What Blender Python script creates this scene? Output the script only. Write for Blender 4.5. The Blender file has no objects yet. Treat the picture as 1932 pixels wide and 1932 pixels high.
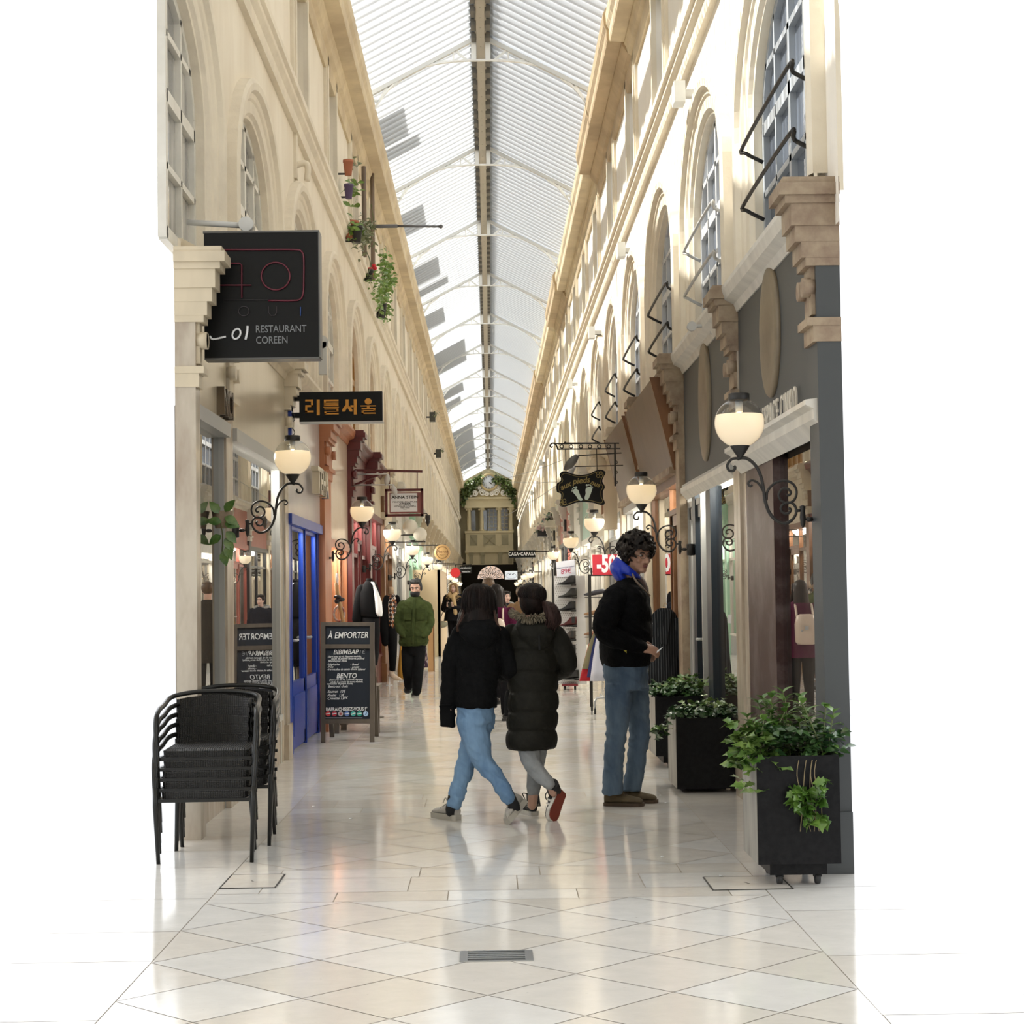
import bpy, math, random
from math import sin, cos, pi, radians, hypot, sqrt
from mathutils import Vector, Matrix, Euler, noise
from mathutils.geometry import tessellate_polygon

scene = bpy.context.scene
col = scene.collection
rnd = random.Random(7)

# ------------------------------------------------------------------ camera
EYE = 1.39            # phone held at chest height
FPX = 3340.0
cam_data = bpy.data.cameras.new('camera')
cam_data.sensor_width = 36.0
cam_data.lens = FPX / 1932.0 * 36.0
cam_data.clip_end = 400
cam = bpy.data.objects.new('camera', cam_data)
col.objects.link(cam)
YAW, PITCH, ROLL = radians(0.7405), radians(2.6467), 0.014
cam.matrix_world = (Matrix.Translation((0, 0, EYE)) @ Matrix.Rotation(-YAW, 4, 'Z')
                    @ Matrix.Rotation(pi / 2 + PITCH, 4, 'X') @ Matrix.Rotation(-ROLL, 4, 'Z'))
scene.camera = cam

# ------------------------------------------------------------------ light
world = bpy.data.worlds.new('sky')
scene.world = world
world.use_nodes = True
wnt = world.node_tree                                  # overcast-bright sky: white, brighter towards the zenith
bg = wnt.nodes['Background']
wtc = wnt.nodes.new('ShaderNodeTexCoord')
wsx = wnt.nodes.new('ShaderNodeSeparateXYZ')
wmr = wnt.nodes.new('ShaderNodeMapRange')
SKY_H, SKY_Z = 0.318, 1.5
wmr.inputs['From Min'].default_value = 0.0
wmr.inputs['From Max'].default_value = 1.0
wmr.inputs['To Min'].default_value = SKY_H
wmr.inputs['To Max'].default_value = SKY_Z
wnt.links.new(wtc.outputs['Generated'], wsx.inputs[0])
wnt.links.new(wsx.outputs['Z'], wmr.inputs['Value'])
wnt.links.new(wmr.outputs['Result'], bg.inputs['Strength'])
bg.inputs['Color'].default_value = (0.95, 0.975, 1.0, 1)
sun_data = bpy.data.lights.new('sun', 'SUN')
sun_data.energy = 25.0
sun_data.angle = radians(0.8)
sun_data.color = (1.0, 0.955, 0.88)
sun = bpy.data.objects.new('sun', sun_data)
sun.rotation_euler = (radians(-3), radians(-38.7), 0)
sun.location = (-8, 30, 14)
col.objects.link(sun)
scene.view_settings.view_transform = 'Standard'
scene.view_settings.look = 'None'
scene.view_settings.gamma = 1.0
scene.view_settings.use_curve_mapping = False
scene.view_settings.exposure = 1.78
cy = scene.cycles
cy.max_bounces = 9
cy.diffuse_bounces = 4
cy.glossy_bounces = 3
cy.transmission_bounces = 6
cy.transparent_max_bounces = 16
cy.sample_clamp_indirect = 6.0
cy.caustics_reflective = False
cy.caustics_refractive = False

# ------------------------------------------------------------------ helpers
def _basis():
    m = cam.matrix_world.to_3x3()
    return m @ Vector((1, 0, 0)), m @ Vector((0, 1, 0)), m @ Vector((0, 0, -1))
RT, UPV, FW = _basis()

def ray(px, py):
    d = FW * FPX + RT * (px - 966) - UPV * (py - 966)
    return d / d.y

def at(px, py, Y):                     # a point of the photograph at distance Y down the passage
    d = ray(px, py) * Y
    return Vector((d.x, Y, EYE + d.z))

def onwall(px, py, X):                 # ... on a wall plane
    d = ray(px, py)
    return at(px, py, X / d.x)

def onfloor(px, py, Z=0.0):            # ... on the floor
    d = ray(px, py)
    return at(px, py, (Z - EYE) / d.z)

MATS = {}
def mat(name, c, rough=0.6, metal=0.0, c2=None, scale=6.0, bump=0.0, bscale=None, stretch=None, spec=None,
        detail=4.0, emit=None, emit_s=0.0, contrast=(0.35, 0.65), coat=0.0, rvar=0.0):
    if name in MATS:
        return MATS[name]
    m = bpy.data.materials.new(name)
    m.use_nodes = True
    nt = m.node_tree
    b = nt.nodes['Principled BSDF']
    b.inputs['Base Color'].default_value = (*c, 1)
    b.inputs['Roughness'].default_value = rough
    b.inputs['Metallic'].default_value = metal
    if spec is not None:
        b.inputs['Specular IOR Level'].default_value = spec
    if coat:
        b.inputs['Coat Weight'].default_value = coat
    if emit:
        b.inputs['Emission Color'].default_value = (*emit, 1)
        b.inputs['Emission Strength'].default_value = emit_s
    if c2 is not None or bump or rvar:
        tc = nt.nodes.new('ShaderNodeTexCoord')
        vec = tc.outputs['Object']
        if stretch:
            mp = nt.nodes.new('ShaderNodeMapping')
            mp.inputs['Scale'].default_value = stretch
            nt.links.new(vec, mp.inputs['Vector'])
            vec = mp.outputs['Vector']
        def nz(sc, det):
            n = nt.nodes.new('ShaderNodeTexNoise')
            n.inputs['Scale'].default_value = sc
            n.inputs['Detail'].default_value = det
            n.inputs['Roughness'].default_value = 0.62
            nt.links.new(vec, n.inputs['Vector'])
            return n
        if c2 is not None:
            n = nz(scale, detail)
            r = nt.nodes.new('ShaderNodeValToRGB')
            r.color_ramp.elements[0].position = contrast[0]
            r.color_ramp.elements[1].position = contrast[1]
            r.color_ramp.elements[0].color = (*c, 1)
            r.color_ramp.elements[1].color = (*c2, 1)
            nt.links.new(n.outputs['Fac'], r.inputs['Fac'])
            nt.links.new(r.outputs['Color'], b.inputs['Base Color'])
        if rvar:
            n3 = nz(bscale or scale, 3)
            mr = nt.nodes.new('ShaderNodeMapRange')
            mr.inputs['From Min'].default_value = 0.3
            mr.inputs['From Max'].default_value = 0.7
            mr.inputs['To Min'].default_value = max(0.0, rough - rvar)
            mr.inputs['To Max'].default_value = rough + rvar
            nt.links.new(n3.outputs['Fac'], mr.inputs['Value'])
            nt.links.new(mr.outputs['Result'], b.inputs['Roughness'])
        if bump:
            n2 = nz(bscale or scale * 3, 5)
            bp = nt.nodes.new('ShaderNodeBump')
            bp.inputs['Strength'].default_value = bump
            bp.inputs['Distance'].default_value = 0.02
            nt.links.new(n2.outputs['Fac'], bp.inputs['Height'])
            nt.links.new(bp.outputs['Normal'], b.inputs['Normal'])
    MATS[name] = m
    return m

def glass_mat(name, tint=(1, 1, 1), refl=1.0, rough=0.0, ior=1.5):
    if name in MATS:
        return MATS[name]
    m = bpy.data.materials.new(name)
    m.use_nodes = True
    nt = m.node_tree
    nt.nodes.remove(nt.nodes['Principled BSDF'])
    out = nt.nodes['Material Output']
    lw = nt.nodes.new('ShaderNodeLayerWeight'); lw.inputs['Blend'].default_value = 0.5       # thin pane: same reflection from both faces
    pw_ = nt.nodes.new('ShaderNodeMath'); pw_.operation = 'POWER'; pw_.inputs[1].default_value = 5.0
    nt.links.new(lw.outputs['Facing'], pw_.inputs[0])
    fr = nt.nodes.new('ShaderNodeMath'); fr.operation = 'MULTIPLY_ADD'; fr.inputs[1].default_value = 0.95; fr.inputs[2].default_value = 0.05
    nt.links.new(pw_.outputs[0], fr.inputs[0])
    ml = nt.nodes.new('ShaderNodeMath'); ml.operation = 'MULTIPLY'; ml.inputs[1].default_value = refl; ml.use_clamp = True
    tr = nt.nodes.new('ShaderNodeBsdfTransparent'); tr.inputs['Color'].default_value = (*tint, 1)
    gl = nt.nodes.new('ShaderNodeBsdfGlossy'); gl.inputs['Roughness'].default_value = rough
    mx = nt.nodes.new('ShaderNodeMixShader')
    nt.links.new(fr.outputs[0], ml.inputs[0]); nt.links.new(ml.outputs[0], mx.inputs['Fac'])
    nt.links.new(tr.outputs[0], mx.inputs[1]); nt.links.new(gl.outputs[0], mx.inputs[2])
    nt.links.new(mx.outputs[0], out.inputs['Surface'])
    MATS[name] = m
    return m

def wloc(o):
    v = Vector((0, 0, 0))
    while o is not None:
        v += o.location
        o = o.parent
    return v

class MB:
    """collects simple shapes and links them as one mesh object"""
    def __init__(s):
        s.v = []; s.f = []; s.sm = []
        s.mi = []; s.cur = 0
    def add(s, verts, faces, smooth=False):
        n = len(s.v)
        s.v.extend([tuple(p) for p in verts])
        for f in faces:
            s.f.append(tuple(i + n for i in f)); s.sm.append(smooth); s.mi.append(s.cur)
        return s
    def box(s, x0, x1, y0, y1, z0, z1):
        if x0 > x1: x0, x1 = x1, x0
        if y0 > y1: y0, y1 = y1, y0
        if z0 > z1: z0, z1 = z1, z0
        v = [(x0, y0, z0), (x1, y0, z0), (x1, y1, z0), (x0, y1, z0), (x0, y0, z1), (x1, y0, z1), (x1, y1, z1), (x0, y1, z1)]
        return s.add(v, [(3, 2, 1, 0), (4, 5, 6, 7), (0, 1, 5, 4), (1, 2, 6, 5), (2, 3, 7, 6), (3, 0, 4, 7)])
    def obox(s, c, size, R=None):
        c = Vector(c); a, b, d = size[0] / 2, size[1] / 2, size[2] / 2
        v = [(-a, -b, -d), (a, -b, -d), (a, b, -d), (-a, b, -d), (-a, -b, d), (a, -b, d), (a, b, d), (-a, b, d)]
        v = [c + ((R @ Vector(p)) if R is not None else Vector(p)) for p in v]
        return s.add(v, [(3, 2, 1, 0), (4, 5, 6, 7), (0, 1, 5, 4), (1, 2, 6, 5), (2, 3, 7, 6), (3, 0, 4, 7)])
    def bar(s, p, q, w, h=None, up=(0, 0, 1)):
        p = Vector(p); q = Vector(q); h = h or w
        d = (q - p); L = d.length; d.normalize(); up = Vector(up)
        if abs(d.dot(up)) > 0.98: up = Vector((0, 1, 0))
        x = d.cross(up).normalized(); z = x.cross(d)
        R = Matrix((x, d, z)).transposed()
        return s.obox((p + q) / 2, (w, L, h), R)
    def loft(s, rings, closed=True, caps=True, smooth=True, cyclic=False):
        n = len(rings[0]); base = len(s.v); verts = [p for r in rings for p in r]; faces = []
        m = len(rings); jn = n if closed else n - 1
        for i in range(m if cyclic else m - 1):
            i2 = (i + 1) % m
            for j in range(jn):
                j2 = (j + 1) % n
                faces.append((i * n + j, i * n + j2, i2 * n + j2, i2 * n + j))
        s.add(verts, faces, smooth)
        if caps and closed and not cyclic:
            s.f.append(tuple(base + j for j in reversed(range(n)))); s.sm.append(False); s.mi.append(s.cur)
            s.f.append(tuple(base + (m - 1) * n + j for j in range(n))); s.sm.append(False); s.mi.append(s.cur)
        return s
    def tube(s, pts, r, n=8, closed=False, round_ends=False, flat=None):
        pts = [Vector(p) for p in pts]; m = len(pts)
        rr = r if isinstance(r, (list, tuple)) else [r] * m
        T = []
        for i in range(m):
            if closed: d = pts[(i + 1) % m] - pts[i - 1]
            else: d = pts[min(i + 1, m - 1)] - pts[max(i - 1, 0)]
            T.append(d.normalized() if d.length > 1e-9 else Vector((0, 0, 1)))
        ref = Vector((0, 0, 1)) if abs(T[0].z) < 0.9 else Vector((1, 0, 0))
        N = (ref - T[0] * ref.dot(T[0])).normalized()
        rings = []
        for i in range(m):
            N = N - T[i] * N.dot(T[i])
            if N.length < 1e-6: N = T[i].orthogonal()
            N.normalize(); B = T[i].cross(N)
            rad = rr[i]
            rings.append([pts[i] + (N * cos(2 * pi * k / n) * rad + B * sin(2 * pi * k / n) * rad * (flat or 1)) for k in range(n)])
        if round_ends and not closed:
            def capr(i, sg):
                N0 = rings[i]; c = pts[i]; out = []
                for a in (0.5, 0.85):
                    out.append([c + (q - c) * cos(a * pi / 2) + T[i] * sg * rr[i] * sin(a * pi / 2) for q in N0])
                return out
            a = capr(0, -1); b = capr(m - 1, 1)
            rings = [a[1], a[0]] + rings + b
        return s.loft(rings, cyclic=closed)
    def lathe(s, prof, c=(0, 0, 0), n=20, axis='Z', R=None, smooth=True, caps=True):
        c = Vector(c); rings = []
        for r, z in prof:
            ring = []
            for k in range(n):
                a = 2 * pi * k / n
                p = Vector((r * cos(a), r * sin(a), z))
                if axis == 'X': p = Vector((p.z, p.x, p.y))
                if axis == 'Y': p = Vector((p.y, p.z, p.x))
                if R is not None: p = R @ p
                ring.append(c + p)
            rings.append(ring)
        return s.loft(rings, smooth=smooth, caps=caps)
    def ell(s, c, r, R=None, n=16, m=10):
        c = Vector(c); rings = []
        if not isinstance(r, (tuple, list)): r = (r, r, r)
        for i in range(1, m):
            t = pi * i / m
            ring = []
            for k in range(n):
                a = 2 * pi * k / n
                p = Vector((r[0] * sin(t) * cos(a), r[1] * sin(t) * sin(a), -r[2] * cos(t)))
                ring.append(c + (R @ p if R is not None else p))
            rings.append(ring)
        base = len(s.v)
        s.loft(rings, caps=False)
        for sg, off in ((-1, 0), (1, (m - 2) * n)):
            p = Vector((0, 0, sg * r[2]))
            s.v.append(tuple(c + (R @ p if R is not None else p)))
            t = len(s.v) - 1
            for k in range(n):
                k2 = (k + 1) % n
                f = (base + off + k2, base + off + k, t) if sg < 0 else (base + off + k, base + off + k2, t)
                s.f.append(f); s.sm.append(True); s.mi.append(s.cur)
        return s
    def prism(s, poly, o, ux, uy, depth, smooth=False):
        """2-D outline poly drawn in the plane (o, ux, uy), extruded by depth along ux x uy, both ways from the plane when negative"""
        o = Vector(o); ux = Vector(ux); uy = Vector(uy); nz = ux.cross(uy).normalized()
        n = len(poly)
        A = [o + ux * p[0] + uy * p[1] for p in poly]
        B = [p + nz * depth for p in A]
        tris = tessellate_polygon([[Vector((p[0], p[1], 0)) for p in poly]])
        area = sum(poly[i][0] * poly[(i + 1) % n][1] - poly[(i + 1) % n][0] * poly[i][1] for i in range(n))
        fs = []
        for t in tris:
            a, b, c = t
            ar = (poly[b][0] - poly[a][0]) * (poly[c][1] - poly[a][1]) - (poly[c][0] - poly[a][0]) * (poly[b][1] - poly[a][1])
            if ar < 0: a, b, c = c, b, a
            fs.append((c, b, a)); fs.append((a + n, b + n, c + n))
        for i in range(n):
            j = (i + 1) % n
            fs.append((i, j, j + n, i + n) if area > 0 else (j, i, i + n, j + n))
        return s.add(A + B, fs, smooth)
    def extrude_y(s, prof, y0, y1, smooth=False):
        """profile [(x, z)] swept along the passage"""
        return s.loft([[(x, y0, z) for x, z in prof], [(x, y1, z) for x, z in prof]], smooth=smooth)
    def quad(s, a, b, c, d):
        return s.add([a, b, c, d], [(0, 1, 2, 3)])
    def mesh(s, name, off):
        me = bpy.data.meshes.new(name)
        me.from_pydata([(p[0] - off.x, p[1] - off.y, p[2] - off.z) for p in s.v], [], s.f)
        me.polygons.foreach_set('use_smooth', s.sm)
        me.polygons.foreach_set('material_index', s.mi)
        me.update()
        return me
    def build(s, name, m, parent=None, origin=None, **tags):
        if parent is not None:
            off = wloc(parent); loc = Vector((0, 0, 0))
        else:
            if origin is None and s.v:
                xs = [p[0] for p in s.v]; ys = [p[1] for p in s.v]; zs = [p[2] for p in s.v]
                origin = Vector(((min(xs) + max(xs)) / 2, (min(ys) + max(ys)) / 2, min(zs)))
            off = Vector(origin); loc = off
        me = s.mesh(name, off)
        for mm in (m if isinstance(m, (list, tuple)) else [m]):
            me.materials.append(mm)
        o = bpy.data.objects.new(name, me)
        o.location = loc
        if parent is not None: o.parent = parent
        col.objects.link(o)
        tag(o, **tags)
        return o

def tag(o, label=None, cat=None, group=None, kind=None):
    if label: o['label'] = label
    if cat: o['category'] = cat
    if group: o['group'] = group
    if kind: o['kind'] = kind
    return o

def thing(name, loc, label, cat, group=None, rz=0.0, kind=None):
    o = bpy.data.objects.new(name, None)
    o.empty_display_size = 0.1
    o.location = Vector(loc); o.rotation_euler = (0, 0, rz)
    col.objects.link(o)
    return tag(o, label, cat, group, kind)

def copy_tree(o, parent=None):
    c = o.copy(); col.objects.link(c)
    if parent is not None: c.parent = parent
    for ch in list(o.children): copy_tree(ch, c)
    return c

def text_mesh(s, size, depth=0.003, shear=0.0, bold=0.0, align='CENTER', spacing=1.0, sx=1.0):
    cu = bpy.data.curves.new('lettering', 'FONT')
    cu.body = s; cu.size = size; cu.extrude = depth; cu.shear = shear; cu.offset = bold
    cu.align_x = align; cu.align_y = 'CENTER'; cu.space_character = spacing
    cu.resolution_u = 3
    o = bpy.data.objects.new('tmp', cu); col.objects.link(o)
    dg = bpy.context.evaluated_depsgraph_get()
    me = bpy.data.meshes.new_from_object(o.evaluated_get(dg))
    bpy.data.objects.remove(o); bpy.data.curves.remove(cu)
    v = [Vector((p.co.x * sx, p.co.y, p.co.z)) for p in me.vertices]
    f = [tuple(p.vertices) for p in me.polygons]
    bpy.data.meshes.remove(me)
    return v, f

def put_text(mb, s, o, ux, uy, size, depth=0.003, **k):
    v, f = text_mesh(s, size, depth, **k)
    o = Vector(o); ux = Vector(ux).normalized(); uy = Vector(uy).normalized(); nz = ux.cross(uy)
    mb.add([o + ux * p.x + uy * p.y + nz * p.z for p in v], f)
    return mb

def remeshed(mb, name, m, parent, voxel=0.01, smooth=4, **tags):
    """joins overlapping closed shapes into one continuous skin"""
    off = wloc(parent)
    me = mb.mesh('tmp', off)
    o = bpy.data.objects.new('tmp', me); col.objects.link(o)
    r = o.modifiers.new('r', 'REMESH'); r.mode = 'VOXEL'; r.voxel_size = voxel; r.use_smooth_shade = True
    if smooth:
        sm = o.modifiers.new('s', 'SMOOTH'); sm.factor = 0.5; sm.iterations = smooth
    dg = bpy.context.evaluated_depsgraph_get()
    me2 = bpy.data.meshes.new_from_object(o.evaluated_get(dg))
    bpy.data.objects.remove(o); bpy.data.meshes.remove(me)
    me2.name = name
    me2.materials.clear(); me2.materials.append(m)
    me2.polygons.foreach_set('use_smooth', [True] * len(me2.polygons))
    ob = bpy.data.objects.new(name, me2); ob.parent = parent
    col.objects.link(ob)
    tag(ob, **tags)
    return ob

def wrinkle(o, amp, freq=(9, 9, 14), seed=0.0, z_edge=None):
    """cloth folds: pushes the surface in and out with stretched noise"""
    me = o.data; nrm = [v.normal.copy() for v in me.vertices]
    for v, n in zip(me.vertices, nrm):
        p = v.co
        q = Vector((p.x * freq[0] + seed, p.y * freq[1], p.z * freq[2] + 0.6 * p.x * freq[2]))
        d = noise.noise(q) + 0.5 * noise.noise(q * 2.1)
        v.co = p + n * amp * (1 - abs(d) * 2.2)
    me.update()

def lerp(a, b, t): return a + (b - a) * t
def arc_pts(c, r, a0, a1, n, ux=(1, 0, 0), uy=(0, 0, 1), r1=None):
    c = Vector(c); ux = Vector(ux); uy = Vector(uy); out = []
    for i in range(n + 1):
        t = i / n; a = radians(a0 + (a1 - a0) * t); rr = r if r1 is None else lerp(r, r1, t)
        out.append(c + ux * cos(a) * rr + uy * sin(a) * rr)
    return out
def smooth_path(pts, k=6):
    pts = [Vector(p) for p in pts]; out = []
    P = [pts[0] * 2 - pts[1]] + pts + [pts[-1] * 2 - pts[-2]]
    for i in range(1, len(P) - 2):
        p0, p1, p2, p3 = P[i - 1:i + 3]
        for j in range(k):
            t = j / k
            out.append(0.5 * ((2 * p1) + (p2 - p0) * t + (2 * p0 - 5 * p1 + 4 * p2 - p3) * t * t + (3 * p1 - p0 - 3 * p2 + p3) * t ** 3))
    out.append(pts[-1])
    return out
# ------------------------------------------------------------------ the setting
XL, XR = -1.80, 1.74          # upper wall planes
B0, BAY = 8.61, 3.36          # first bay boundary, bay length
NB = 29
YEND = 105.0
def bnd(k): return B0 + BAY * k
YL0 = bnd(0) + BAY / 2        # the left wall starts half a bay further on
LZS, SILL = 4.35, 3.50

M_WL = mat('plaster_cream', (0.85, 0.785, 0.665), 0.85, c2=(0.73, 0.65, 0.52), scale=0.9, stretch=(1, 1.6, 0.5), bump=0.25, bscale=9, contrast=(0.38, 0.72))
M_WR = mat('plaster_pale', (0.87, 0.83, 0.76), 0.85, c2=(0.80, 0.74, 0.63), scale=0.7, stretch=(1, 1.5, 0.4), bump=0.2, bscale=9, contrast=(0.40, 0.72))
M_TRIM = mat('stone_trim', (0.80, 0.73, 0.60), 0.8, c2=(0.66, 0.595, 0.49), scale=2.2, bump=0.2, bscale=14, contrast=(0.42, 0.75))
M_TRIMR = mat('stone_trim_pale', (0.84, 0.77, 0.63), 0.8, c2=(0.75, 0.67, 0.53), scale=2.0, bump=0.15, bscale=14)
M_CORN = mat('stone_cornice', (0.70, 0.59, 0.40), 0.85, c2=(0.52, 0.42, 0.28), scale=1.3, bump=0.3, bscale=10)
M_CORN2 = mat('stone_cornice_brown', (0.56, 0.43, 0.27), 0.85, c2=(0.42, 0.32, 0.20), scale=1.6, bump=0.3, bscale=10)
M_STEEL = mat('white_painted_steel', (0.86, 0.88, 0.88), 0.5)
M_RIDGE = mat('grey_ridge_steel', (0.40, 0.37, 0.31), 0.6)
M_DARK = mat('dark_slot', (0.16, 0.15, 0.13), 0.7)

# ---- floor: polished limestone, diamonds between border strips, bands of slabs across
def floor_mat():
    m = bpy.data.materials.new('polished_limestone'); m.use_nodes = True
    nt = m.node_tree; b = nt.nodes['Principled BSDF']
    tc = nt.nodes.new('ShaderNodeTexCoord')
    at_ = nt.nodes.new('ShaderNodeAttribute'); at_.attribute_name = 'tile_tone'
    r = nt.nodes.new('ShaderNodeValToRGB')
    e = r.color_ramp.elements
    e[0].position = 0.0; e[0].color = (0.69, 0.655, 0.595, 1)
    e[1].position = 1.0; e[1].color = (0.79, 0.775, 0.74, 1)
    for p_, c_ in ((0.35, (0.73, 0.695, 0.64, 1)), (0.7, (0.74, 0.73, 0.705, 1))):
        q = e.new(p_); q.color = c_
    nt.links.new(at_.outputs['Fac'], r.inputs['Fac'])
    n = nt.nodes.new('ShaderNodeTexNoise'); n.inputs['Scale'].default_value = 9; n.inputs['Detail'].default_value = 8; n.inputs['Roughness'].default_value = 0.7
    mp = nt.nodes.new('ShaderNodeMapping'); mp.inputs['Scale'].default_value = (0.8, 1.0, 1)
    nt.links.new(tc.outputs['Object'], mp.inputs['Vector']); nt.links.new(mp.outputs[0], n.inputs['Vector'])
    mr = nt.nodes.new('ShaderNodeMapRange'); mr.inputs[1].default_value = 0.3; mr.inputs[2].default_value = 0.7; mr.inputs[3].default_value = 0.95; mr.inputs[4].default_value = 1.04
    nt.links.new(n.outputs['Fac'], mr.inputs[0])
    mx = nt.nodes.new('ShaderNodeMix'); mx.data_type = 'RGBA'; mx.blend_type = 'MULTIPLY'; mx.inputs['Factor'].default_value = 1
    nt.links.new(r.outputs['Color'], mx.inputs['A']); nt.links.new(mr.outputs[0], mx.inputs['B'])
    # small fossil pits
    pit = nt.nodes.new('ShaderNodeTexNoise'); pit.inputs['Scale'].default_value = 26; pit.inputs['Detail'].default_value = 6; pit.inputs['Roughness'].default_value = 0.75
    nt.links.new(mp.outputs[0], pit.inputs['Vector'])
    pr = nt.nodes.new('ShaderNodeMapRange'); pr.inputs[1].default_value = 0.30; pr.inputs[2].default_value = 0.36; pr.inputs[3].default_value = 0.72; pr.inputs[4].default_value = 1.0
    nt.links.new(pit.outputs['Fac'], pr.inputs[0])
    mx2 = nt.nodes.new('ShaderNodeMix'); mx2.data_type = 'RGBA'; mx2.blend_type = 'MULTIPLY'; mx2.inputs['Factor'].default_value = 1
    nt.links.new(mx.outputs['Result'], mx2.inputs['A']); nt.links.new(pr.outputs[0], mx2.inputs['B'])
    nt.links.new(mx2.outputs['Result'], b.inputs['Base Color'])
    rr = nt.nodes.new('ShaderNodeMapRange'); rr.inputs[1].default_value = 0.35; rr.inputs[2].default_value = 0.65; rr.inputs[3].default_value = 0.06; rr.inputs[4].default_value = 0.13
    nt.links.new(n.outputs['Fac'], rr.inputs[0]); nt.links.new(rr.outputs[0], b.inputs['Roughness'])
    bp = nt.nodes.new('ShaderNodeBump'); bp.inputs['Strength'].default_value = 0.06; bp.inputs['Distance'].default_value = 0.003
    nt.links.new(pit.outputs['Fac'], bp.inputs['Height']); nt.links.new(bp.outputs[0], b.inputs['Normal'])
    b.inputs['Specular IOR Level'].default_value = 0.8
    return m
M_FLOOR = floor_mat()
M_GROUT = mat('grout', (0.27, 0.235, 0.19), 0.8)

def clip_poly(poly, x0, x1, y0, y1):
    def cut(P, f, ins):
        out = []
        for i in range(len(P)):
            a, b = P[i], P[(i + 1) % len(P)]
            if ins(a): out.append(a)
            if ins(a) != ins(b):
                t = f(a, b); out.append((a[0] + (b[0] - a[0]) * t, a[1] + (b[1] - a[1]) * t))
        return out
    for ax, lim, sg in ((0, x0, 1), (0, x1, -1), (1, y0, 1), (1, y1, -1)):
        if not poly: break
        poly = cut(poly, lambda a, b: (lim - a[ax]) / (b[ax] - a[ax]), lambda a: (a[ax] - lim) * sg >= 0)
    return poly

GL, GR = -1.315, 1.262
FX0, FX1 = -1.86, 1.80
bands = [(8.14, 9.10, 3), (11.44, 12.44, 3)] + [(bnd(k) + 0.05, bnd(k) + 1.0, 3) for k in range(3, NB, 2)]
tiles = []
dg_ = 0.6445; half = dg_ / 2 - 0.0036
prev = 4.6
zones = []
for y0, y1, n in bands:
    zones.append((prev, y0)); prev = y1
zones.append((prev, YEND + 9))
for z0, z1 in zones:
    for j in range(int((z0 - 7.18) / (dg_ / 2)) - 2, int((z1 - 7.18) / (dg_ / 2)) + 3):
        for i in range(-4, 5):
            cx_ = -0.35 + dg_ * i + (dg_ / 2 if j % 2 else 0) + dg_ / 2; cy_ = 7.18 + dg_ / 2 * j
            p = clip_poly([(cx_ - half, cy_), (cx_, cy_ - half), (cx_ + half, cy_), (cx_, cy_ + half)], GL + 0.0015, GR - 0.0015, z0 + 0.0015, z1 - 0.0015)
            if len(p) > 2: tiles.append(p)
frr = random.Random(3)
gp = 0.0026
for y0, y1, n in bands:
    hs = [(y1 - y0) * q for q in (0, 0.27, 0.71, 1.0)]
    for a, b in zip(hs[:-1], hs[1:]):
        x = GL - frr.random() * 0.5
        while x < GR:
            w = frr.choice((0.52, 0.6, 0.7))
            p = [(max(x, GL) + gp, y0 + a + gp), (min(x + w, GR) - gp, y0 + a + gp), (min(x + w, GR) - gp, y0 + b - gp), (max(x, GL) + gp, y0 + b - gp)]
            if p[1][0] - p[0][0] > 0.03: tiles.append(p)
            x += w
for x0, x1 in ((FX0, GL), (GR, FX1)):
    y = 4.6 - frr.random()
    while y < YEND + 9:
        L_ = frr.choice((0.6, 0.8, 0.95))
        tiles.append([(x0, y + gp), (x1 - gp if x0 < 0 else x1, y + gp), (x1 - gp if x0 < 0 else x1, y + L_ - gp), (x0 if x0 < 0 else x0 + gp, y + L_ - gp)])
        y += L_
fm = MB(); tone = []
for p in tiles:
    fm.add([(x, y, 0.0) for x, y in p], [tuple(range(len(p)))])
    t = frr.random(); tone += [t] * len(p)
nt_ = len(fm.f)
fm.cur = 1
fm.add([(FX0, -22, -0.0015), (FX1, -22, -0.0015), (FX1, YEND + 9, -0.0015), (FX0, YEND + 9, -0.0015)], [(0, 1, 2, 3)])
fm.add([(FX0, -22, -0.12), (FX1, -22, -0.12), (FX1, YEND + 9, -0.12), (FX0, YEND + 9, -0.12)], [(3, 2, 1, 0)])
tone += [0.5] * 8
floor_o = fm.build('floor', [M_FLOOR, M_GROUT], origin=(0, 20, 0), kind='structure')
ta = floor_o.data.attributes.new('tile_tone', 'FLOAT', 'POINT')
ta.data.foreach_set('value', tone)

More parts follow.
